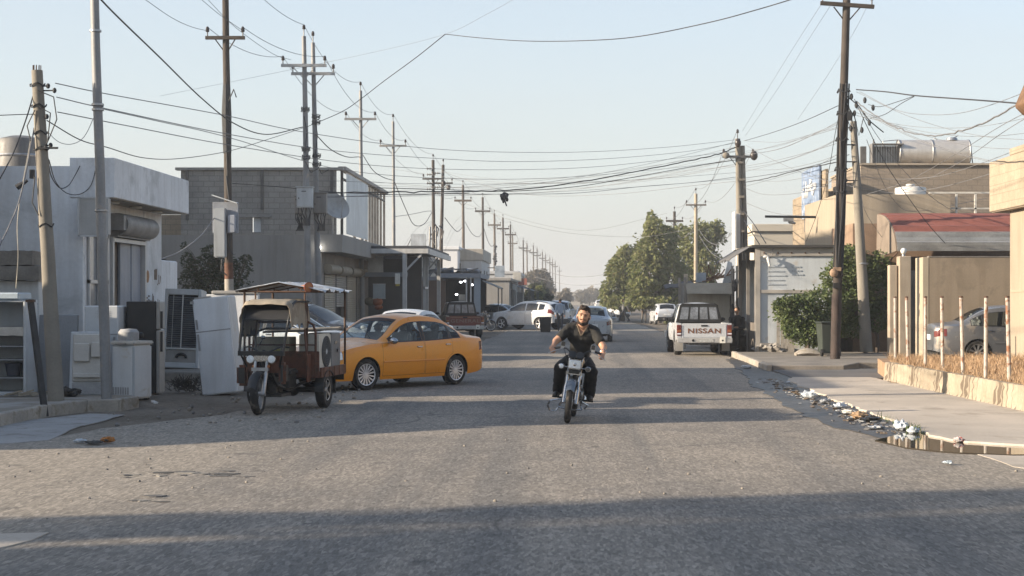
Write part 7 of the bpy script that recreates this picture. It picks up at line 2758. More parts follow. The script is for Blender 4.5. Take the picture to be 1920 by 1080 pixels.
# fridge inner door
a = app('refrigerator_liner', 'cream inside face of a fridge door with moulded pockets', 'fridge door', -7.98, 26.55, rot=(rad(-7), 0, .06))
part('panel', WHITEAP, a, (-.30, .30, 0, .05, 0, 1.06), bevel=.015)
part('liner', pm('liner_cream', (.47, .45, .41), .5, .15, 2), a, (-.25, .25, -.04, -.001, .22, 1.02), bevel=.02)
part('pocket', pm('liner_cream', (.4, .4, .4)), a, (-.22, .04, -.10, -.041, .55, .86), (.06, .23, -.10, -.041, .62, .88), (-.22, .23, -.10, -.041, .28, .36), bevel=.015)
part('kick_plate', SHG, a, (-.25, .25, -.01, -.001, .01, .20))
# white top-loading box behind, round fan on the freezer
a = app('white_fridge', 'white fridge with small vent holes standing behind the fridge door', 'fridge', -7.98, 27.6)
part('casing', WHITEAP, a, (-.28, .30, -.28, .28, 0, 1.48), bevel=.02)
part('door_seam', SHG, a, (-.27, .29, -.284, -.281, .98, 1.0))
part('handle', STEEL, a, (.22, .25, -.31, -.282, .70, .95))
m = MB()
for i in range(9):
    for j in range(4):
        m.cbox((-.08 + i * .03, -.284, 1.38 - j * .03), (.012, .004, .012))
m.build('vent', SHG, a, 0)
a = app('chest_freezer', 'white chest freezer with a grey edged lid between post and black fridge', 'freezer', -7.29, 26.75, -.42, .06)
part('casing', WHITEAP, a, (-.23, .23, -.24, .24, .03, .92), bevel=.025, seg=2)
part('lid', pm('lid_grey_white', (.46, .45, .42), .6, .2, 3), a, (-.25, .25, -.26, .26, .925, .99), bevel=.02, seg=2)
part('foot', BLACK, a, (-.2, -.14, -.2, -.14, 0, .03), (.14, .2, -.2, -.14, 0, .03), (.14, .2, .14, .2, 0, .03), (-.2, -.14, .14, .2, 0, .03))
part('handle', STEEL, a, (-.1, .1, -.30, -.281, .93, .96))
m = MB()
for k in range(7):
    m.box(-.2 + k * .05, -.17 + k * .05, -.245, -.241, .10, .22)
m.build('vent_slots', SHG, a, 0)
a = app('fan_motor', 'small round grey fan housing lying on the freezer lid', 'fan', -7.36, 26.8, .5, .06 + .99)
m = MB()
m.lathe([(.001, 0), (.16, 0), (.17, .03), (.17, .14), (.13, .19), (.001, .2)], 22, Matrix.Translation((0, 0, 0)))
m.build('housing', SHG, a)
m = MB()
m.ball((.22, .05, .08), (.05, .05, .06), 10)
m.build('knob', BLACK, a)
# black fridge freezer turned to the street
a = app('black_fridge', 'tall black fridge freezer turned sideways with pale doors to the street', 'fridge', -7.36, 27.95, .10, .08)
part('casing', pm('black_fridge_side', (.016, .016, .017), .55, .15, 2), a, (-.30, .20, -.28, .28, .03, 1.62), bevel=.008)
o = part('door', pm('fridge_door_grey', (.30, .29, .27), .45, .15, 2, streak=.3), a, (.205, .27, -.28, .28, .03, 1.12), bevel=.012)
part('handle', BLACK, o, (.272, .31, -.26, -.22, .75, 1.10))
o = part('freezer_door', pm('fridge_door_grey', (.3, .3, .3)), a, (.205, .27, -.28, .28, 1.14, 1.62), bevel=.012)
part('handle', BLACK, o, (.272, .31, -.26, -.22, 1.16, 1.45))
# air cooler with a dark slatted pad
a = app('air_cooler', 'tilted air cooler with a dark slatted grille and white frame', 'air cooler', -8.58, 35.6, rot=(rad(-4), rad(2), .04), z=.20)
part('casing', WHITEAP, a, (-.40, -.33, -.3, .3, 0, 1.75), (.33, .40, -.3, .3, 0, 1.75), (-.329, .329, -.3, .3, 1.62, 1.75), (-.329, .329, -.3, .3, .0, .12), (-.329, .329, .2, .3, .12, 1.62), bevel=.01)
part('lower_tray', pm('tray_grey', (.30, .29, .27), .7, .2, 3), a, (-.329, .329, -.28, .19, .12, .40))
m = MB()
for k in range(24):
    z = .48 + k * .047
    m.cbox((0, -.27, z), (.655, .05, .012), Matrix.Rotation(rad(32), 3, 'X'))
m.box(-.329, .329, -.20, -.19, .42, 1.62, 1)
g_ = m.build('grille', [pm('dark_cooler_pad', (.13, .14, .15), .7, .3, 4), BLACK], a, 0)
part('strap', pm('strap_pale', (.5, .5, .48), .7), g_, (-.015, .012, -.305, -.30, .44, 1.62), (-.21, -.20, -.303, -.30, .44, 1.62), (-.33, .33, -.31, -.29, .41, .45))
m = MB()
m.tube([Vector((.02 + .11 * math.cos(t), -.31, .22 + .09 * math.sin(t))) for t in [pi * k / 10 for k in range(11)]], .03, 8)
m.build('pump_cover', BLACK, a)
# big white fridge body tilted to the left
a = app('tilted_fridge', 'large white fridge body tilted left beside the cargo tricycle', 'fridge', -6.36, 29.3, rot=(0, rad(-6.5), -.05), z=-.02)
part('casing', WHITEAP, a, (-.30, .36, -.08, .45, .02, 1.80), bevel=.02)
part('door', pm('door_enamel', (.60, .62, .64), .4, .08, 1.2, streak=.25), a, (-.29, .36, -.16, -.085, .03, 1.79), bevel=.02, seg=2)
part('door_seam', SHG, a, (-.288, .358, -.164, -.161, 1.18, 1.20))
part('handle', SHG, a, (-.26, -.23, -.19, -.161, .85, 1.15), (-.26, -.23, -.19, -.161, 1.24, 1.42))
m = MB()
m.box(-.305, -.30, -.085, -.08, .02, 1.8)
m.cbox((-.29, -.17, 1.74), (.06, .03, .05))
m.cbox((-.1, -.1, 1.81), (.3, .06, .03))
m.build('hinge', STEEL, a)
# two dark shapes of scrap by the freezer
sc = thing('scrap_heap', 'small dark heap of scrap and cloth in front of the fridge door', 'scrap', (-8.25, 26.1, PZ))
m = MB()
for k in range(9):
    m.ball((R.uniform(-.2, .25), R.uniform(-.1, .1), R.uniform(.02, .10)), (R.uniform(.05, .13), .08, R.uniform(.04, .1)), 7)
m.build('cloth', pm('dark_scrap', (.05, .045, .04), .9, .5, 8), sc)
m = MB()
for k in range(7):
    x = R.uniform(-1.2, -.3)
    m.bar((x, R.uniform(-.2, .2), .03), (x + R.uniform(.2, .6), R.uniform(-.2, .2), .06 + .05 * R.random()), .04, .025)
m.build('sticks', pm('pale_sticks', (.34, .29, .22), .9, .3, 5), sc)
sb_ = thing('scrap_bush', 'dark dry tangle of brush lying by the tilted white fridge', 'brush', (-7.15, 30.0, 0))
m = MB()
for k in range(260):
    a_ = R.uniform(0, 2 * pi); b_ = R.uniform(.1, 1.3)
    p_ = Vector((R.gauss(0, .14), R.gauss(0, .12), R.uniform(.0, .2)))
    q_ = p_ + Vector((math.cos(a_) * math.cos(b_), math.sin(a_) * math.cos(b_), math.sin(b_) * .8)) * R.uniform(.08, .22)
    m.rod(p_, q_, .005, 4)
tag(m.build('twigs', pm('dark_twigs', (.06, .05, .04), .9, .4, 6), sb_, 0), kind='stuff')
mound_ = MB()
rows = []
for i in range(25):
    u = i / 24
    rows.append([(-7.6 + 2.4 * u, 25.6 + 3.6 * w_, -.03 + .15 * math.sin(pi * w_) * (1 - u) ** 1.3 * (1 + .5 * noise.noise((u * 5, w_ * 5, 0)))) for w_ in [j / 24 for j in range(25)]])
mound_.grid(rows)
struct('dirt_mound', mound_, DIRT, smooth=180)
wb_ = thing('rubble_stick', 'small white broken stick on the dirt by the kerb end', 'stick', tuple(G(290, 757, .06)))
m = MB()
m.bar((-.07, .15, .03), (.06, -.15, .02), .06, .03)
m.build('stick', pm('white_stick', (.55, .53, .5), .8), wb_, bevel=.005)

# ------------------------------------------------------------------ foliage
def leafmat(name, c1, c2, c3, trans=.25):
    t = NT(name)
    p = t.pos()
    a = t.mix(t.ramp(t.noise(p, 1.1, 3), [(.38, 0.), (.62, 1.)]), c1, c2)
    a = t.mix(t.ramp(t.noise(p, 5, 3, .7), [(.52, 0.), (.68, 1.)]), a, c3)
    t.l(a, t.b.inputs['Base Color'])
    t.b.inputs['Roughness'].default_value = .65
    t.b.inputs['Specular IOR Level'].default_value = .3
    tl = t.n('ShaderNodeBsdfTranslucent')
    t.l(a, tl.inputs[0])
    mx = t.n('ShaderNodeMixShader')
    mx.inputs[0].default_value = trans
    t.l(t.b.outputs[0], mx.inputs[1])
    t.l(tl.outputs[0], mx.inputs[2])
    t.l(mx.outputs[0], t.t.nodes['Material Output'].inputs[0])
    return t.m


OLIVE = leafmat('olive_leaf', (.13, .155, .052), (.20, .215, .085), (.30, .25, .15), .42)
GREENB = leafmat('bush_leaf', (.066, .095, .032), (.11, .14, .05), (.17, .185, .085))
DARKB = leafmat('dark_leaf', (.035, .045, .022), (.055, .065, .033), (.10, .085, .05))
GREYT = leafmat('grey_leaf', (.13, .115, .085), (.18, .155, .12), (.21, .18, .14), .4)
BARK = pm('grey_bark', (.12, .095, .075), .95, .3, 4, 30, .5)


def leaves(m, clumps, n, size, droop=0., asp=2.2, shell=.55):
    tot = sum(c[1][0] * c[1][1] + c[1][2] * c[1][0] for c in clumps)
    for c, r in clumps:
        k_ = int(n * (r[0] * r[1] + r[2] * r[0]) / tot)
        for _ in range(k_):
            while True:
                d = Vector((R.gauss(0, 1), R.gauss(0, 1), R.gauss(0, 1)))
                if d.length > .1:
                    break
            d.normalize()
            rr = shell + (1.08 - shell) * R.random() ** .6
            if R.random() < .07:
                rr *= 1.22
            rr *= 1 + .32 * noise.noise((d.x * 2.2 + c[0], d.y * 2.2 + c[1], d.z * 2.2 + c[2]))
            p = Vector((c[0] + d.x * r[0] * rr, c[1] + d.y * r[1] * rr, c[2] + d.z * r[2] * rr))
            a = Vector((d.x + R.gauss(0, .7), d.y + R.gauss(0, .7), d.z * .4 + R.gauss(0, .5) - droop)).normalized()
            b = a.cross(Vector((R.gauss(0, 1), R.gauss(0, 1), R.gauss(0, 1)))).normalized()
            s_ = size * R.uniform(.6, 1.35)
            l, w = a * s_, b * (s_ / asp)
            m.add([p - l * .5, p + w * .5, p + l * .5, p - w * .5], [(0, 1, 2, 3)])


def tree(name, label, base, clumps, n, size, mat, trunk=.16, droop=0., group=None, cat='tree', stems=1, asp=2.2, bark=None, shell=.55):
    b = Vector(base)
    t = thing(name, label, cat, b, group=group)
    m = MB()
    loc = [((c[0] - b.x, c[1] - b.y, c[2] - b.z), r) for c, r in clumps]
    leaves(m, loc, n, size, droop, asp, shell)
    m.build('crown', mat, t, 0, fix=False)
    m = MB()
    for k in range(stems):
        o = Vector((.12 * k * math.cos(k * 2.2), .12 * math.sin(k * 2.2) * k, 0))
        low = min(c[2] for c, r in loc)
        f = o + Vector((.1 * math.sin(k), .1 * math.cos(k), max(.25, low * .75)))
        m.tube([o - Vector((0, 0, .1)), o.lerp(f, .5) + Vector((.04, .02, 0)), f], [trunk, trunk * .85, trunk * .7], 8)
        for i, (c, r) in enumerate(loc):
            if i % stems == k:
                c = Vector(c)
                mid = f.lerp(c, .55) + Vector((R.gauss(0, .08), R.gauss(0, .08), .1))
                m.tube([f, mid, c + Vector((0, 0, r[2] * .4))], [trunk * .6, trunk * .38, trunk * .12], 6)
                for _ in range(3):
                    e = c + Vector((R.gauss(0, .45) * r[0], R.gauss(0, .45) * r[1], R.uniform(-.2, .7) * r[2]))
                    m.tube([mid, mid.lerp(e, .6) + Vector((0, 0, .05)), e], [trunk * .26, trunk * .16, trunk * .06], 5)
    m.build('trunk', bark or BARK, t, 60)
    return t


def pc(px, py, Y, rx, rz, ry=None):
    p = at(px, py, Y)
    s_ = Y / F
    return (tuple(p), (rx * s_, (ry or rx) * s_, rz * s_))


TB = [
    ('broad bushy green tree at the left end of the far tree group', 124, 1166, [(1150, 545, 22, 24), (1168, 505, 26, 32), (1190, 540, 24, 26), (1152, 512, 15, 24), (1175, 475, 12, 16), (1140, 560, 14, 12), (1170, 566, 40, 14)], 8000, OLIVE),
    ('tallest drooping green tree in the middle of the far tree group', 116, 1235, [(1232, 470, 36, 38), (1215, 510, 34, 40), (1258, 520, 32, 40), (1226, 430, 18, 20), (1250, 445, 20, 22), (1200, 545, 24, 26), (1240, 555, 30, 20), (1222, 410, 9, 12), (1225, 566, 46, 12), (1198, 470, 12, 14), (1262, 478, 10, 16)], 13000, OLIVE),
    ('dark green tree behind the tan pole at the right of the tree group', 128, 1318, [(1300, 455, 26, 32), (1330, 440, 26, 24), (1285, 500, 28, 36), (1322, 490, 28, 30), (1348, 430, 10, 16), (1275, 440, 14, 18), (1310, 530, 30, 24), (1300, 562, 46, 14)], 10500, OLIVE),
]
for lab, Y, bx, cl, n, mt in TB:
    bp = at(bx, 560, Y)
    tree('broad_tree', lab, (bp.x, Y, 0), [pc(a, b, Y + R.uniform(-1, 1), c, d) for a, b, c, d in cl], n, .34, mt, .24, .5, group='big green trees beyond the right kiosk')
tree('low_shrub', 'low sunlit shrub at the foot of the far tree group', (7.6, 112, 0), [pc(1262, 595, 112, 16, 14), (pc(1278, 590, 112, 12, 12)), pc(1245, 575, 114, 14, 12)], 1500, .25, OLIVE, .06, .3, cat='shrub')
tree('green_bush', 'low round green bush in front of the white kiosk', (6.95, 46.6, .1), [pc(1500, 590, 46.6, 42, 36), pc(1535, 570, 46.8, 30, 30), pc(1475, 575, 46.4, 24, 20), pc(1520, 625, 46.4, 34, 24), pc(1546, 615, 46.6, 20, 30), pc(1487, 615, 46.4, 20, 20)], 8500, .105, GREENB, .05, 0, cat='bush', stems=4, asp=1.9)
tree('green_tree', 'taller green leafy tree behind the leaning concrete pole', (8.9, 47.9, .1), [pc(1612, 520, 48, 44, 36), pc(1652, 545, 48, 36, 36), pc(1572, 520, 48, 30, 32), pc(1595, 480, 48, 28, 20), pc(1642, 502, 48, 30, 28), pc(1602, 575, 48, 44, 34), pc(1668, 580, 47.8, 20, 24), pc(1574, 580, 47.6, 26, 30), pc(1640, 600, 47.8, 30, 20), pc(1595, 615, 47.6, 30, 16)], 13000, .11, GREENB, .07, 0, stems=4, asp=1.9)
tree('dark_bush', 'dark sparse bush behind the low white wall on the left', (-11.2, 51.5, .0), [pc(382, 505, 51.5, 34, 26), pc(415, 500, 51.6, 28, 26), pc(360, 525, 51.4, 24, 20), pc(452, 505, 51.6, 20, 20), pc(398, 472, 51.5, 20, 12), pc(350, 488, 51.4, 12, 16), pc(410, 535, 51.5, 44, 20), pc(462, 485, 51.5, 10, 8), pc(345, 462, 51.5, 6, 8)], 5200, .10, DARKB, .06, 0, cat='bush', stems=4, asp=2.)
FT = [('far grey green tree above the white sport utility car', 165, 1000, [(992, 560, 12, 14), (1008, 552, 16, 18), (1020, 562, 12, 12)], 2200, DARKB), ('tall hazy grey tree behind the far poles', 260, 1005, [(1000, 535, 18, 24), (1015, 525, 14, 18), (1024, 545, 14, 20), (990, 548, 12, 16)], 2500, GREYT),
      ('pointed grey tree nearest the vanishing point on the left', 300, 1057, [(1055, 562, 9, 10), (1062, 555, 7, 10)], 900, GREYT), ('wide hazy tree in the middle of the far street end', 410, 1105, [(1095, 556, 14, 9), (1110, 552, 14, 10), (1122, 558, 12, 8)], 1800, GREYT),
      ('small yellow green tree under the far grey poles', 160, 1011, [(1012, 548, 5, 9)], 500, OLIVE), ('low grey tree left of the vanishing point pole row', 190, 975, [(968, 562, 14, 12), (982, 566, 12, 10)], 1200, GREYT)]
for lab, Y, bx, cl, n, mt in FT:
    bp = at(bx, 560, Y)
    tree('distant_tree', lab, (bp.x, Y, 0), [pc(a, b, Y, c, d) for a, b, c, d in cl], n, Y * .0042, mt, .2, .2, group='hazy trees at the far street end')

# ------------------------------------------------------------------ right side street things
POSTW = pm('rusty_white_post', (.42, .385, .335), .7, .15, 4, 30, .1, stain=(.22, .10, .05), stain_amt=.45, stain_sc=6)
IRP = [(1893, 26.3, 'nearest the villa wall'), (1848, 27.9, 'beside the parked saloon windows'), (1806, 29.5, 'across the rear wheel of the parked saloon'), (1768, 31.0, 'left of the parked saloon rear wheel'),
       (1735, 32.6, 'across the tail light of the parked saloon'), (1703, 34.2, 'just left of the parked saloon bumper'), (1679, 35.8, 'farthest back by the bed corner')]
for k, (px, Y, lab) in enumerate(IRP):
    x = (px - VX) / F * Y
    z0 = .30
    t = thing('iron_post', 'white iron post in dry grass, ' + lab, 'post', (x, Y, z0), group='white iron posts along the grass bed')
    ztop = CH - (555 + k * .2 - VY) / F * Y - z0
    lean = Vector((R.uniform(-.05, .03), R.uniform(-.03, .03), 0))
    m = MB()
    m.tube([(0, 0, -.1), lean * .5 + Vector((0, 0, ztop * .5)), lean + Vector((0, 0, ztop))], [.035, .034, .033], 10)
    m.build('shaft', POSTW, t)
    m = MB()
    m.lathe([(.036, -.03), (.038, .0), (.001, .006)], 10, Matrix.Translation(lean + Vector((0, 0, ztop))))
    m.build('rusty_cap', RUST, t)
bn = thing('wheelie_bin', 'dark green wheelie bin half hidden by the tall wooden pole', 'bin', (7.35, 45.2, .13), .1)
m = MB()
m.add([(-.22, -.24, .08), (.22, -.24, .08), (.22, .24, .08), (-.22, .24, .08), (-.28, -.31, .92), (.28, -.31, .92), (.28, .31, .92), (-.28, .31, .92)], [(0, 3, 2, 1), (4, 5, 6, 7), (0, 1, 5, 4), (1, 2, 6, 5), (2, 3, 7, 6), (3, 0, 4, 7)])
GB = pm('dark_green_plastic', (.045, .055, .045), .5, .2, 3)
m.build('bin_body', GB, bn, bevel=.02)
m = MB()
m.box(-.31, .31, -.35, .33, .93, .97)
m.build('lid', GB, bn, bevel=.015)
for sd in (1, -1):
    m = MB()
    m.lathe([(.001, -.03), (.10, -.03), (.10, .03), (.001, .03)], 16, Matrix.Translation((sd * .25, -.26, .10)) @ BSK)
    m.build('wheel', BLACK, bn)
rb = thing('concrete_ramp', 'pale lumpy block of concrete beside the green bush', 'concrete block', tuple(G(1530, 668, .12)))
m = MB()
rows = [[(.85 * u - .55, .5 * w_, .02 + .20 * (math.sin(pi * min(1, max(.02, (u + .06)))) ** .5) * math.sin(pi * min(.98, max(.02, w_))) ** .4 + .02 * noise.noise((u * 4, w_ * 4, 2))) for w_ in [j / 10 for j in range(11)]] for u in [i / 14 for i in range(15)]]
m.grid(rows)
m.build('block', KERBM, rb, 40, solid=.1)
rbb = thing('rubble', 'heap of broken grey paving at the foot of the white kiosk', 'rubble', tuple(G(1448, 660, .12)))
m = MB()
for k in range(26):
    m.cbox((R.gauss(0, .22), R.gauss(0, .2), .06 + .16 * R.random()), (R.uniform(.12, .42), R.uniform(.1, .3), R.uniform(.04, .09)), Matrix.Rotation(R.uniform(-.7, .7), 3, 'Y') @ Matrix.Rotation(R.uniform(-.6, .6), 3, 'X') @ Matrix.Rotation(R.uniform(0, 3), 3, 'Z'))
m.build('pieces', pm('rubble_grey', (.27, .25, .225), .95, .3, 4, 25, .4), rbb, 0, bevel=.01)
bd2 = thing('wooden_boards', 'grey wooden boards leaning on the white kiosk wall', 'boards', (6.55, 48.55, .13))
m = MB()
for k, x in enumerate((-.18, -.06, .05, .16, .25)):
    m.bar((x, -.05 - .02 * k, 0), (x + .06, .33, 1.32 - .05 * k), .10, .02)
m.build('board', pm('grey_boards', (.20, .18, .155), .9, .3, 3, 40, .3), bd2, 0)
# stall with a sloping cloth front behind the pickup
sl_ = thing('market_stall', 'cream cloth fronted stall with sticks and scrap on its roof behind the pickup', 'stall', (4.9, 56.0, 0))
m = MB()
n = 14
m.grid([[(-.78 + 1.58 * i / n, -.55 + .5 * j / 6, 1.92 + .38 * j / 6 + .02 * math.sin(i * .9) * math.sin(pi * j / 6)) for j in range(7)] for i in range(n + 1)])
m.build('awning_cloth', pm('brown_cream_cloth', (.32, .28, .215), .9, .2, 2), sl_, 60, solid=.01)
part('front_panel', pm('pale_stall_panel', (.40, .36, .29), .85, .15, 1.2, streak=.3), sl_, (-.74, .76, -.06, -.02, .7, 1.95), bevel=.01)
part('post', pm('stall_post', (.30, .27, .23), .8, .3, 4), sl_, (-.85, -.77, -.1, -.02, 0, 2.5), (.80, .88, -.1, -.02, 0, 2.9), (.95, 1.02, -.3, -.24, 0, 2.9), (-.9, -.82, 2, 2.08, 0, 2.5))
part('blue_box', pm('pale_blue_tin', (.30, .34, .38), .6, .2, 2), sl_, (-.40, -.06, .05, .4, 2.32, 2.66), bevel=.01)
part('cream_post', pm('stall_cream_post', (.50, .42, .31), .8), sl_, (-.84, -.70, .0, .14, 2.32, 2.62))  # short post in its own cream colour
m = MB()
for k in range(22):
    x = R.uniform(-.6, .7)
    m.bar((x, R.uniform(0, 1.2), 2.35 + .3 * max(0, x)), (x + R.uniform(.2, .9), R.uniform(0, 1.2), 2.42 + .45 * max(0, x + .4)), .035, .03)
for k in range(7):
    m.rod((R.uniform(-.2, .5), .3, 2.3), (R.uniform(-.2, .5), .3, 2.95), .012, 5)
m.build('roof_sticks', pm('rusty_sticks', (.22, .13, .08), .9, .4, 5), sl_, 0)
m = MB()
for k in range(12):
    m.ball((R.uniform(.75, 1.05), R.uniform(-.5, .2), R.uniform(.8, 2.4)), (.08, .08, R.uniform(.1, .25)), 7)
m.build('hanging_goods', pm('hanging_dark_goods', (.07, .065, .06), .9, .5, 4), sl_)
part('side_sheet', pm('stall_side_sheet', (.16, .15, .135), .9, .3, 2), sl_, (.9, .93, .0, 2.5, .0, 2.8), (-.80, -.77, .0, 2.5, .3, 2.3))
m = MB()
m.prism([(.55, 2.25), (.9, 2.35), (.9, 3.0), (.75, 3.1)], .5, .56, 'xz')
m.build('white_board', pm('board_white_paint', (.6, .6, .58), .6, .15, 2), sl_, 0)  # leaning board in its own white
st2 = thing('market_stall', 'farther stall with a dark drooping sheet awning beside the hatchback', 'stall', (4.35, 66.0, 0))
m = MB()
m.grid([[(-.35 + 1.2 * i / 10, -.4 + 1.6 * j / 4, 2.15 + .22 * i / 10 + .03 * math.sin(i * 1.1) + .04 * j) for j in range(5)] for i in range(11)])
m.build('awning_sheet', pm('dark_awning_sheet', (.07, .068, .066), .85, .3, 2), st2, 60, solid=.02)
m = MB()
m.rod((.5, -.3, 0), (.5, -.3, 2.3), .05, 6)
m.rod((.8, 1.0, 0), (.8, 1.0, 2.4), .05, 6)
m.bar((-.2, -.3, 1.6), (.5, -.3, 2.2), .04, .04)
m.build('post', FRM, st2)
wbk = thing('bucket', 'white bucket standing on the road left of the white pickup', 'bucket', (4.62, 74.0, 0))
m = MB()
m.lathe([(.001, 0), (.13, 0), (.165, .28), (.175, .30), (.155, .29), (.12, .02), (.001, .02)], 20)
m.build('pail', pm('white_pail', (.62, .61, .58), .5, .1), wbk)
m = MB()
m.tube([(-.165, 0, .27), (-.1, -.12, .2), (.1, -.12, .2), (.165, 0, .27)], .006, 6)
m.build('handle', STEEL, wbk)
bb_ = thing('waste_bin', 'square black waste bin at the tail of the white sport utility car', 'bin', (-1.18, 83.5, 0), .1)
m = MB()
m.add([(-.24, -.24, 0), (.24, -.24, 0), (.24, .24, 0), (-.24, .24, 0), (-.29, -.29, .75), (.29, -.29, .75), (.29, .29, .75), (-.29, .29, .75)], [(0, 3, 2, 1), (0, 1, 5, 4), (1, 2, 6, 5), (2, 3, 7, 6), (3, 0, 4, 7), (4, 5, 6, 7)])
m.build('bin_body', pm('scuffed_black_plastic', (.022, .02, .02), .6, .3, 5), bb_, bevel=.02)
m = MB()
m.box(-.31, .31, -.31, .31, .752, .80)
m.build('rim', BLACK, bb_, bevel=.01)

# ------------------------------------------------------------------ gutter, puddle and litter
WET = pm('wet_gutter_grime', (.05, .044, .036), .45, .4, 1.5, 18, .4, spec=.6)
gl = [(4.3, 18.4), (3.85, 20.0), (3.62, 22), (3.55, 25), (3.6, 28), (3.75, 33), (4.15, 38), (4.55, 46), (4.9, 46), (4.85, 39), (4.95, 34.5), (4.7, 31), (4.65, 26), (4.7, 22.5), (4.7, 20.4), (4.9, 19.3), (5.4, 18.7), (6.2, 18.3), (6.2, 17.9)]
sheet('gutter', gl, .010, WET, .016, .16, .35)
t = NT('puddle_water')
t.b.inputs['Base Color'].default_value = (.035, .028, .02, 1)
t.b.inputs['Roughness'].default_value = .03
t.b.inputs['Specular IOR Level'].default_value = .6
t.bump(t.noise(t.pos(), 6, 2), .02, .01)
sheet('puddle_water', [tuple(G(1640, 828))[:2], tuple(G(1700, 842))[:2], tuple(G(1800, 851))[:2], tuple(G(1900, 855))[:2], tuple(G(2000, 854))[:2], tuple(G(2000, 826))[:2], tuple(G(1880, 829))[:2], tuple(G(1780, 822))[:2], tuple(G(1700, 812))[:2]], .018, t.m, .02, .05, .15)


def crumple(name, label, cat, px, py, s, mat, flat=.55, seed=0, z=.015, group=None):
    p = G(px, py)
    s *= .85
    t = thing(name, label, cat, (p.x, p.y, z), R.uniform(0, 6), group=group)
    m = MB()
    rows = []
    for i in range(13):
        th = pi * i / 12
        rows.append([])
        for j in range(18):
            ph = 2 * pi * j / 18
            d = Vector((math.sin(th) * math.cos(ph), math.sin(th) * math.sin(ph), math.cos(th)))
            r_ = 1 + .55 * noise.noise(d * 2.3 + Vector((seed, 0, 0))) + .25 * noise.noise(d * 6 + Vector((0, seed, 0)))
            rows[-1].append((d.x * s * r_ * 1.4, d.y * s * r_, max(0, (d.z * .5 + .42) * s * r_ * flat * 1.6)))
    m.grid(rows, closed=True)
    m.build('crumpled_sheet', mat, t, 25)
    return t


BAGW = pm('white_plastic_bag', (.42, .45, .48), .4, .08, 5, 30, .1)
BAGB = pm('brown_paper_litter', (.36, .24, .14), .8, .3, 6, 30, .2)
BAGR = pm('red_white_wrapper', (.55, .50, .47), .5, .2, 8, 30, .1, stain=(.34, .05, .03), stain_amt=.5, stain_sc=14)
BAGG = pm('grey_plastic_litter', (.30, .31, .32), .5, .3, 6, 30, .1)
crumple('plastic_bag', 'largest white plastic bag lying in the right gutter', 'plastic bag', 1518, 748, .13, BAGW, .7, 1)
crumple('plastic_bag', 'white plastic bag by the pavement edge above the brown paper', 'plastic bag', 1576, 767, .10, BAGW, .6, 5)
crumple('paper_litter', 'crumpled brown paper bag in the right gutter', 'paper bag', 1612, 787, .13, BAGB, .55, 9)
crumple('plastic_bag', 'pale bag at the near pavement corner beside the puddle', 'plastic bag', 1690, 808, .10, BAGW, .9, 12)
crumple('wrapper', 'red and white wrapper floating in the puddle', 'wrapper', 1798, 832, .055, BAGR, .8, 15, .02)
crumple('plastic_bag', 'grey flattened plastic bag left of the puddle', 'plastic bag', 1642, 806, .11, BAGG, .3, 18)
crumple('plastic_bag', 'small pale scrap of plastic on the asphalt at lower right', 'plastic scrap', 1777, 872, .045, pm('pale_blue_plastic', (.42, .48, .52), .5), .5, 20)
crumple('plastic_bag', 'pale plastic scrap at the roadside below the left apron', 'plastic scrap', 150, 832, .07, BAGW, .5, 23)
crumple('wrapper', 'orange and black wrapper at the roadside below the left apron', 'wrapper', 202, 832, .07, pm('orange_black_wrapper', (.40, .16, .03), .5, .3, 6, 30, .1, stain=(.03, .03, .03), stain_amt=.6, stain_sc=10), .7, 25)
crumple('rag', 'dark flat rag at the roadside between the two wrappers', 'rag', 176, 834, .10, pm('dark_rag', (.05, .048, .045), .9), .25, 27)
m = MB()
for k in range(240):
    u = R.random()
    y = 20.5 + 14 * u ** 1.2
    x = 4.22 + R.gauss(0, .17) + (.1 if y > 31 else 0)
    a_ = R.uniform(0, 6)
    s_ = R.uniform(.015, .05) * (1.6 if k % 9 == 0 else 1)
    q = Matrix.Rotation(a_, 3, 'Z') @ Matrix.Rotation(R.uniform(-.5, .5), 3, 'X')
    m.cbox((x, y, .02 + .01 * R.random()), (s_ * 2, s_, .008), q, R.choice((0, 1, 1, 2, 2, 2)))
o = m.build('litter', [pm('litter_white', (.42, .43, .43), .6), pm('litter_brown', (.15, .11, .075), .8), pm('litter_grey', (.18, .17, .16), .8)], None, 0)
tag(o, 'small scraps of rubbish scattered along the right gutter', 'litter', kind='stuff')


def weed_region():
    y = R.uniform(20.6, 23.2)
    return (4.52 + R.gauss(0, .04), y) if R.random() < .3 else (4.50 + R.gauss(0, .03), R.uniform(20.4, 21.3))


g = grassmesh('weeds', 110, weed_region, .04, .14, leafmat('weed_leaf', (.06, .10, .03), (.09, .13, .04), (.14, .14, .06)), .9, .006, lambda x, y: .01)
tag(g, 'green weeds growing at the near right pavement edge', 'weeds', kind='stuff')
# stones and crumbs of broken asphalt on the road and the dirt verge
m = MB()
for k in range(450):
    if k < 110:
        y = R.uniform(12, 20); x = R.uniform(-6.5, 7)
        s_ = R.uniform(.008, .022)
    else:
        y = R.uniform(22, 60); x = R.uniform(-7, -3.6) - (y - 22) * 0
        s_ = R.uniform(.012, .05)
    q = Matrix.Rotation(R.uniform(0, 6), 3, 'Z') @ Matrix.Rotation(R.uniform(0, 6), 3, 'X')
    m.ball((x, y, s_ * .3), (s_, s_ * .8, s_ * .6), 6, R.choice((0, 0, 1)), q)
o = m.build('pebbles', [pm('pebble_tan', (.26, .23, .19), .9, .3, 8), pm('pebble_grey', (.18, .17, .16), .9, .3, 8)], None, 0)
tag(o, 'pebbles and crumbs of asphalt strewn over road and verge', 'pebbles', kind='stuff')

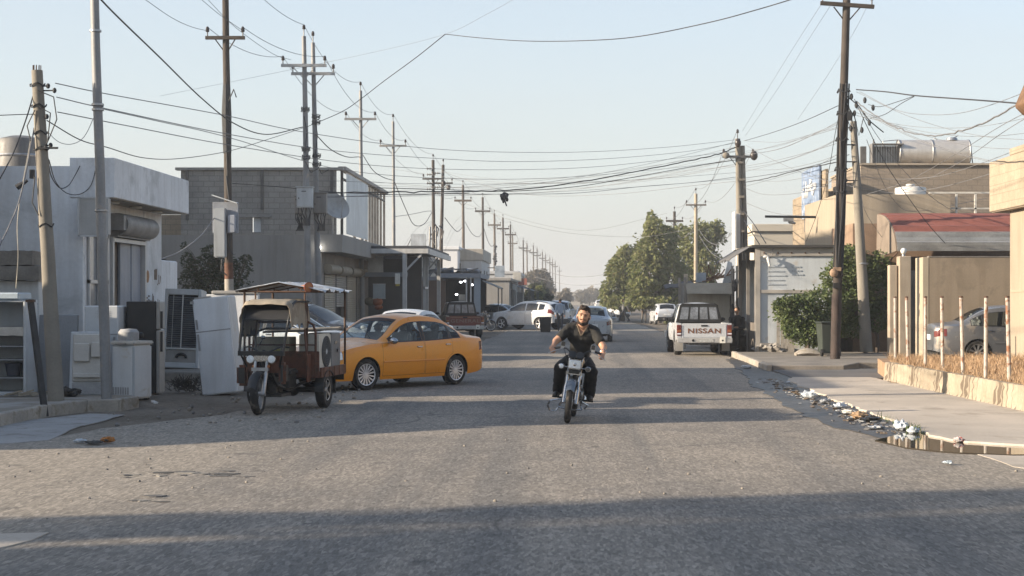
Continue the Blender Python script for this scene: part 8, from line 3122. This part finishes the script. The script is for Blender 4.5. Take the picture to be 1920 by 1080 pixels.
tree('shading_tree', 'unseen loose tree placed far left to cast soft shade on the road', (-28, 6.1, 0), [((-28 + .6 * (k % 2), 6.0 + .12 * (k % 3), 5.0 + 1.15 * k), (1.5, .62, 1.0)) for k in range(7)], 6500, .22, OLIVE, .14, .1)  # unseen tree added to cast a loose half shade on the near road
xs_ = [('plastic_bag', 'small white bag under the far right kerb by the pickup', 1400, 692, .10, BAGW, .6, 31), ('carton', 'flattened pale carton in the gutter beyond the largest bag', 1478, 731, .10, pm('pale_carton', (.40, .36, .30), .8, .2, 6, 30, .2), .3, 33), ('plastic_bag', 'clear grey bag in the gutter between the two white bags', 1548, 757, .10, BAGG, .5, 35), ('paper_litter', 'pale crumpled paper next to the brown paper bag', 1590, 778, .10, pm('pale_paper', (.48, .46, .42), .8, .2, 6, 30, .2), .5, 37),
       ('plastic_bag', 'dark plastic sheet in the gutter by the brown paper bag', 1632, 791, .13, pm('dark_plastic', (.05, .05, .05), .4, .3, 6, 30, .1), .4, 39), ('plastic_bag', 'white bag beside the weeds at the pavement corner', 1712, 815, .085, BAGW, .7, 41)]
for a_ in xs_:
    crumple(a_[0], a_[1], 'litter', *a_[2:])
# ------------------------------------------------------------------ camera, light and air
cam = bpy.data.cameras.new('camera')
co = bpy.data.objects.new('camera', cam)
COL.objects.link(co)
SC.camera = co
cam.sensor_width = 36
cam.lens = F / 1920 * 36
cam.shift_x = -105 / 1920
cam.shift_y = 20 / 1920
co.location = (0, 0, CH)
co.rotation_euler = (pi / 2, 0, 0)
cam.clip_start = .3
cam.clip_end = 9000
EL, AZ = rad(17.0), rad(14.0)          # light travels to +x and slightly away from the camera
sdir = Vector((-math.cos(EL) * math.cos(AZ), -math.cos(EL) * math.sin(AZ), math.sin(EL)))   # towards the sun
sun = bpy.data.lights.new('sun', 'SUN')
sun.energy = 4.6
sun.angle = rad(.55)
sun.color = (1, .855, .67)
so_ = bpy.data.objects.new('sun', sun)
COL.objects.link(so_)
so_.rotation_euler = sdir.to_track_quat('Z', 'Y').to_euler()
w = bpy.data.worlds.new('World')
SC.world = w
w.use_nodes = True
nt = w.node_tree
bg = nt.nodes['Background']
sky = nt.nodes.new('ShaderNodeTexSky')
sky.sky_type = 'NISHITA'
sky.sun_disc = False
sky.sun_elevation = EL
sky.sun_rotation = math.atan2(sdir.x, sdir.y)
sky.altitude = 200
sky.air_density = 1.0
sky.dust_density = 1.5
sky.ozone_density = 1.4
# dusty air: the sky pales towards the horizon
tc = nt.nodes.new('ShaderNodeTexCoord')
sp = nt.nodes.new('ShaderNodeSeparateXYZ')
nt.links.new(tc.outputs['Generated'], sp.inputs[0])
rp_ = nt.nodes.new('ShaderNodeValToRGB')
for e_, (p_, c_) in zip([rp_.color_ramp.elements.new(.5) for _ in range(2)] and rp_.color_ramp.elements, ((0., .92), (.10, .72), (.22, .50), (.7, .11))):
    e_.position = p_
    e_.color = (c_, c_, c_, 1)
hzn = nt.nodes.new('ShaderNodeTexNoise')
hzn.inputs['Scale'].default_value = 3.5
hzn.inputs['Detail'].default_value = 5
mpn = nt.nodes.new('ShaderNodeMapping')
mpn.inputs['Scale'].default_value = (1, 1, 5)
nt.links.new(tc.outputs['Generated'], mpn.inputs[0])
nt.links.new(mpn.outputs[0], hzn.inputs[0])
mad = nt.nodes.new('ShaderNodeMath')
mad.operation = 'MULTIPLY_ADD'
mad.inputs[1].default_value = .10
nt.links.new(hzn.outputs['Fac'], mad.inputs[0])
nt.links.new(sp.outputs[2], mad.inputs[2])
mad2 = nt.nodes.new('ShaderNodeMath')
mad2.operation = 'SUBTRACT'
mad2.inputs[1].default_value = .05
nt.links.new(mad.outputs[0], mad2.inputs[0])
nt.links.new(mad2.outputs[0], rp_.inputs[0])
mxs = nt.nodes.new('ShaderNodeMix')
mxs.data_type = 'RGBA'
nt.links.new(rp_.outputs[0], mxs.inputs[0])
nt.links.new(sky.outputs[0], mxs.inputs[6])
mxs.inputs[7].default_value = (2.42, 2.42, 2.42, 1)
nt.links.new(mxs.outputs[2], bg.inputs[0])
bg.inputs[1].default_value = .12
hz = MB()
hz.box(-720, 720, -140, 1520, -1.5, 16)
t = NT('dusty_air')
t.t.nodes.remove(t.b)
pv = t.n('ShaderNodeVolumePrincipled')
pv.inputs['Color'].default_value = (.86, .86, .86, 1)
pv.inputs['Density'].default_value = .0009
pv.inputs['Anisotropy'].default_value = .2
t.l(pv.outputs[0], t.t.nodes['Material Output'].inputs[1])
ho = hz.build('haze', t.m, None, 0)
ho['kind'] = 'stuff'
SC.view_settings.view_transform = 'Standard'
SC.view_settings.look = 'None'
SC.view_settings.exposure = 1.33
SC.view_settings.gamma = 1
SC.cycles.max_bounces = 6
SC.cycles.transparent_max_bounces = 12
SC.cycles.sample_clamp_indirect = 6


def split_pieces(o):
    """one mesh holding several equal pieces becomes one object per piece"""
    bm = bmesh.new()
    bm.from_mesh(o.data)
    seen, isl = set(), []
    for f in bm.faces:
        if f in seen:
            continue
        st_, cur = [f], []
        seen.add(f)
        while st_:
            g_ = st_.pop()
            cur.append(g_.index)
            for v_ in g_.verts:
                for h_ in v_.link_faces:
                    if h_ not in seen:
                        seen.add(h_)
                        st_.append(h_)
        isl.append(set(cur))
    bm.free()
    if len(isl) < 2:
        return
    for k, keep in enumerate(isl):
        me = o.data.copy()
        b2 = bmesh.new()
        b2.from_mesh(me)
        b2.faces.ensure_lookup_table()
        bmesh.ops.delete(b2, geom=[f for f in b2.faces if f.index not in keep], context='FACES')
        b2.to_mesh(me)
        b2.free()
        if k == 0:
            first = me
        else:
            c_ = o.copy()
            c_.data = me
            COL.objects.link(c_)
            c_.parent = o.parent
    o.data = first


for o in list(bpy.data.objects):
    if o.type == 'MESH' and o.parent and o.name.split('.')[0] in ('post', 'roof_post', 'mud_flap', 'street_post', 'foot', 'pillar', 'latch', 'steel_column', 'shelf', 'pocket', 'wiper', 'brace', 'door', 'ceiling_lamp', 'leg', 'band', 'mount', 'top_bars', 'gas', 'board', 'counter') and not o.children:
        split_pieces(o)
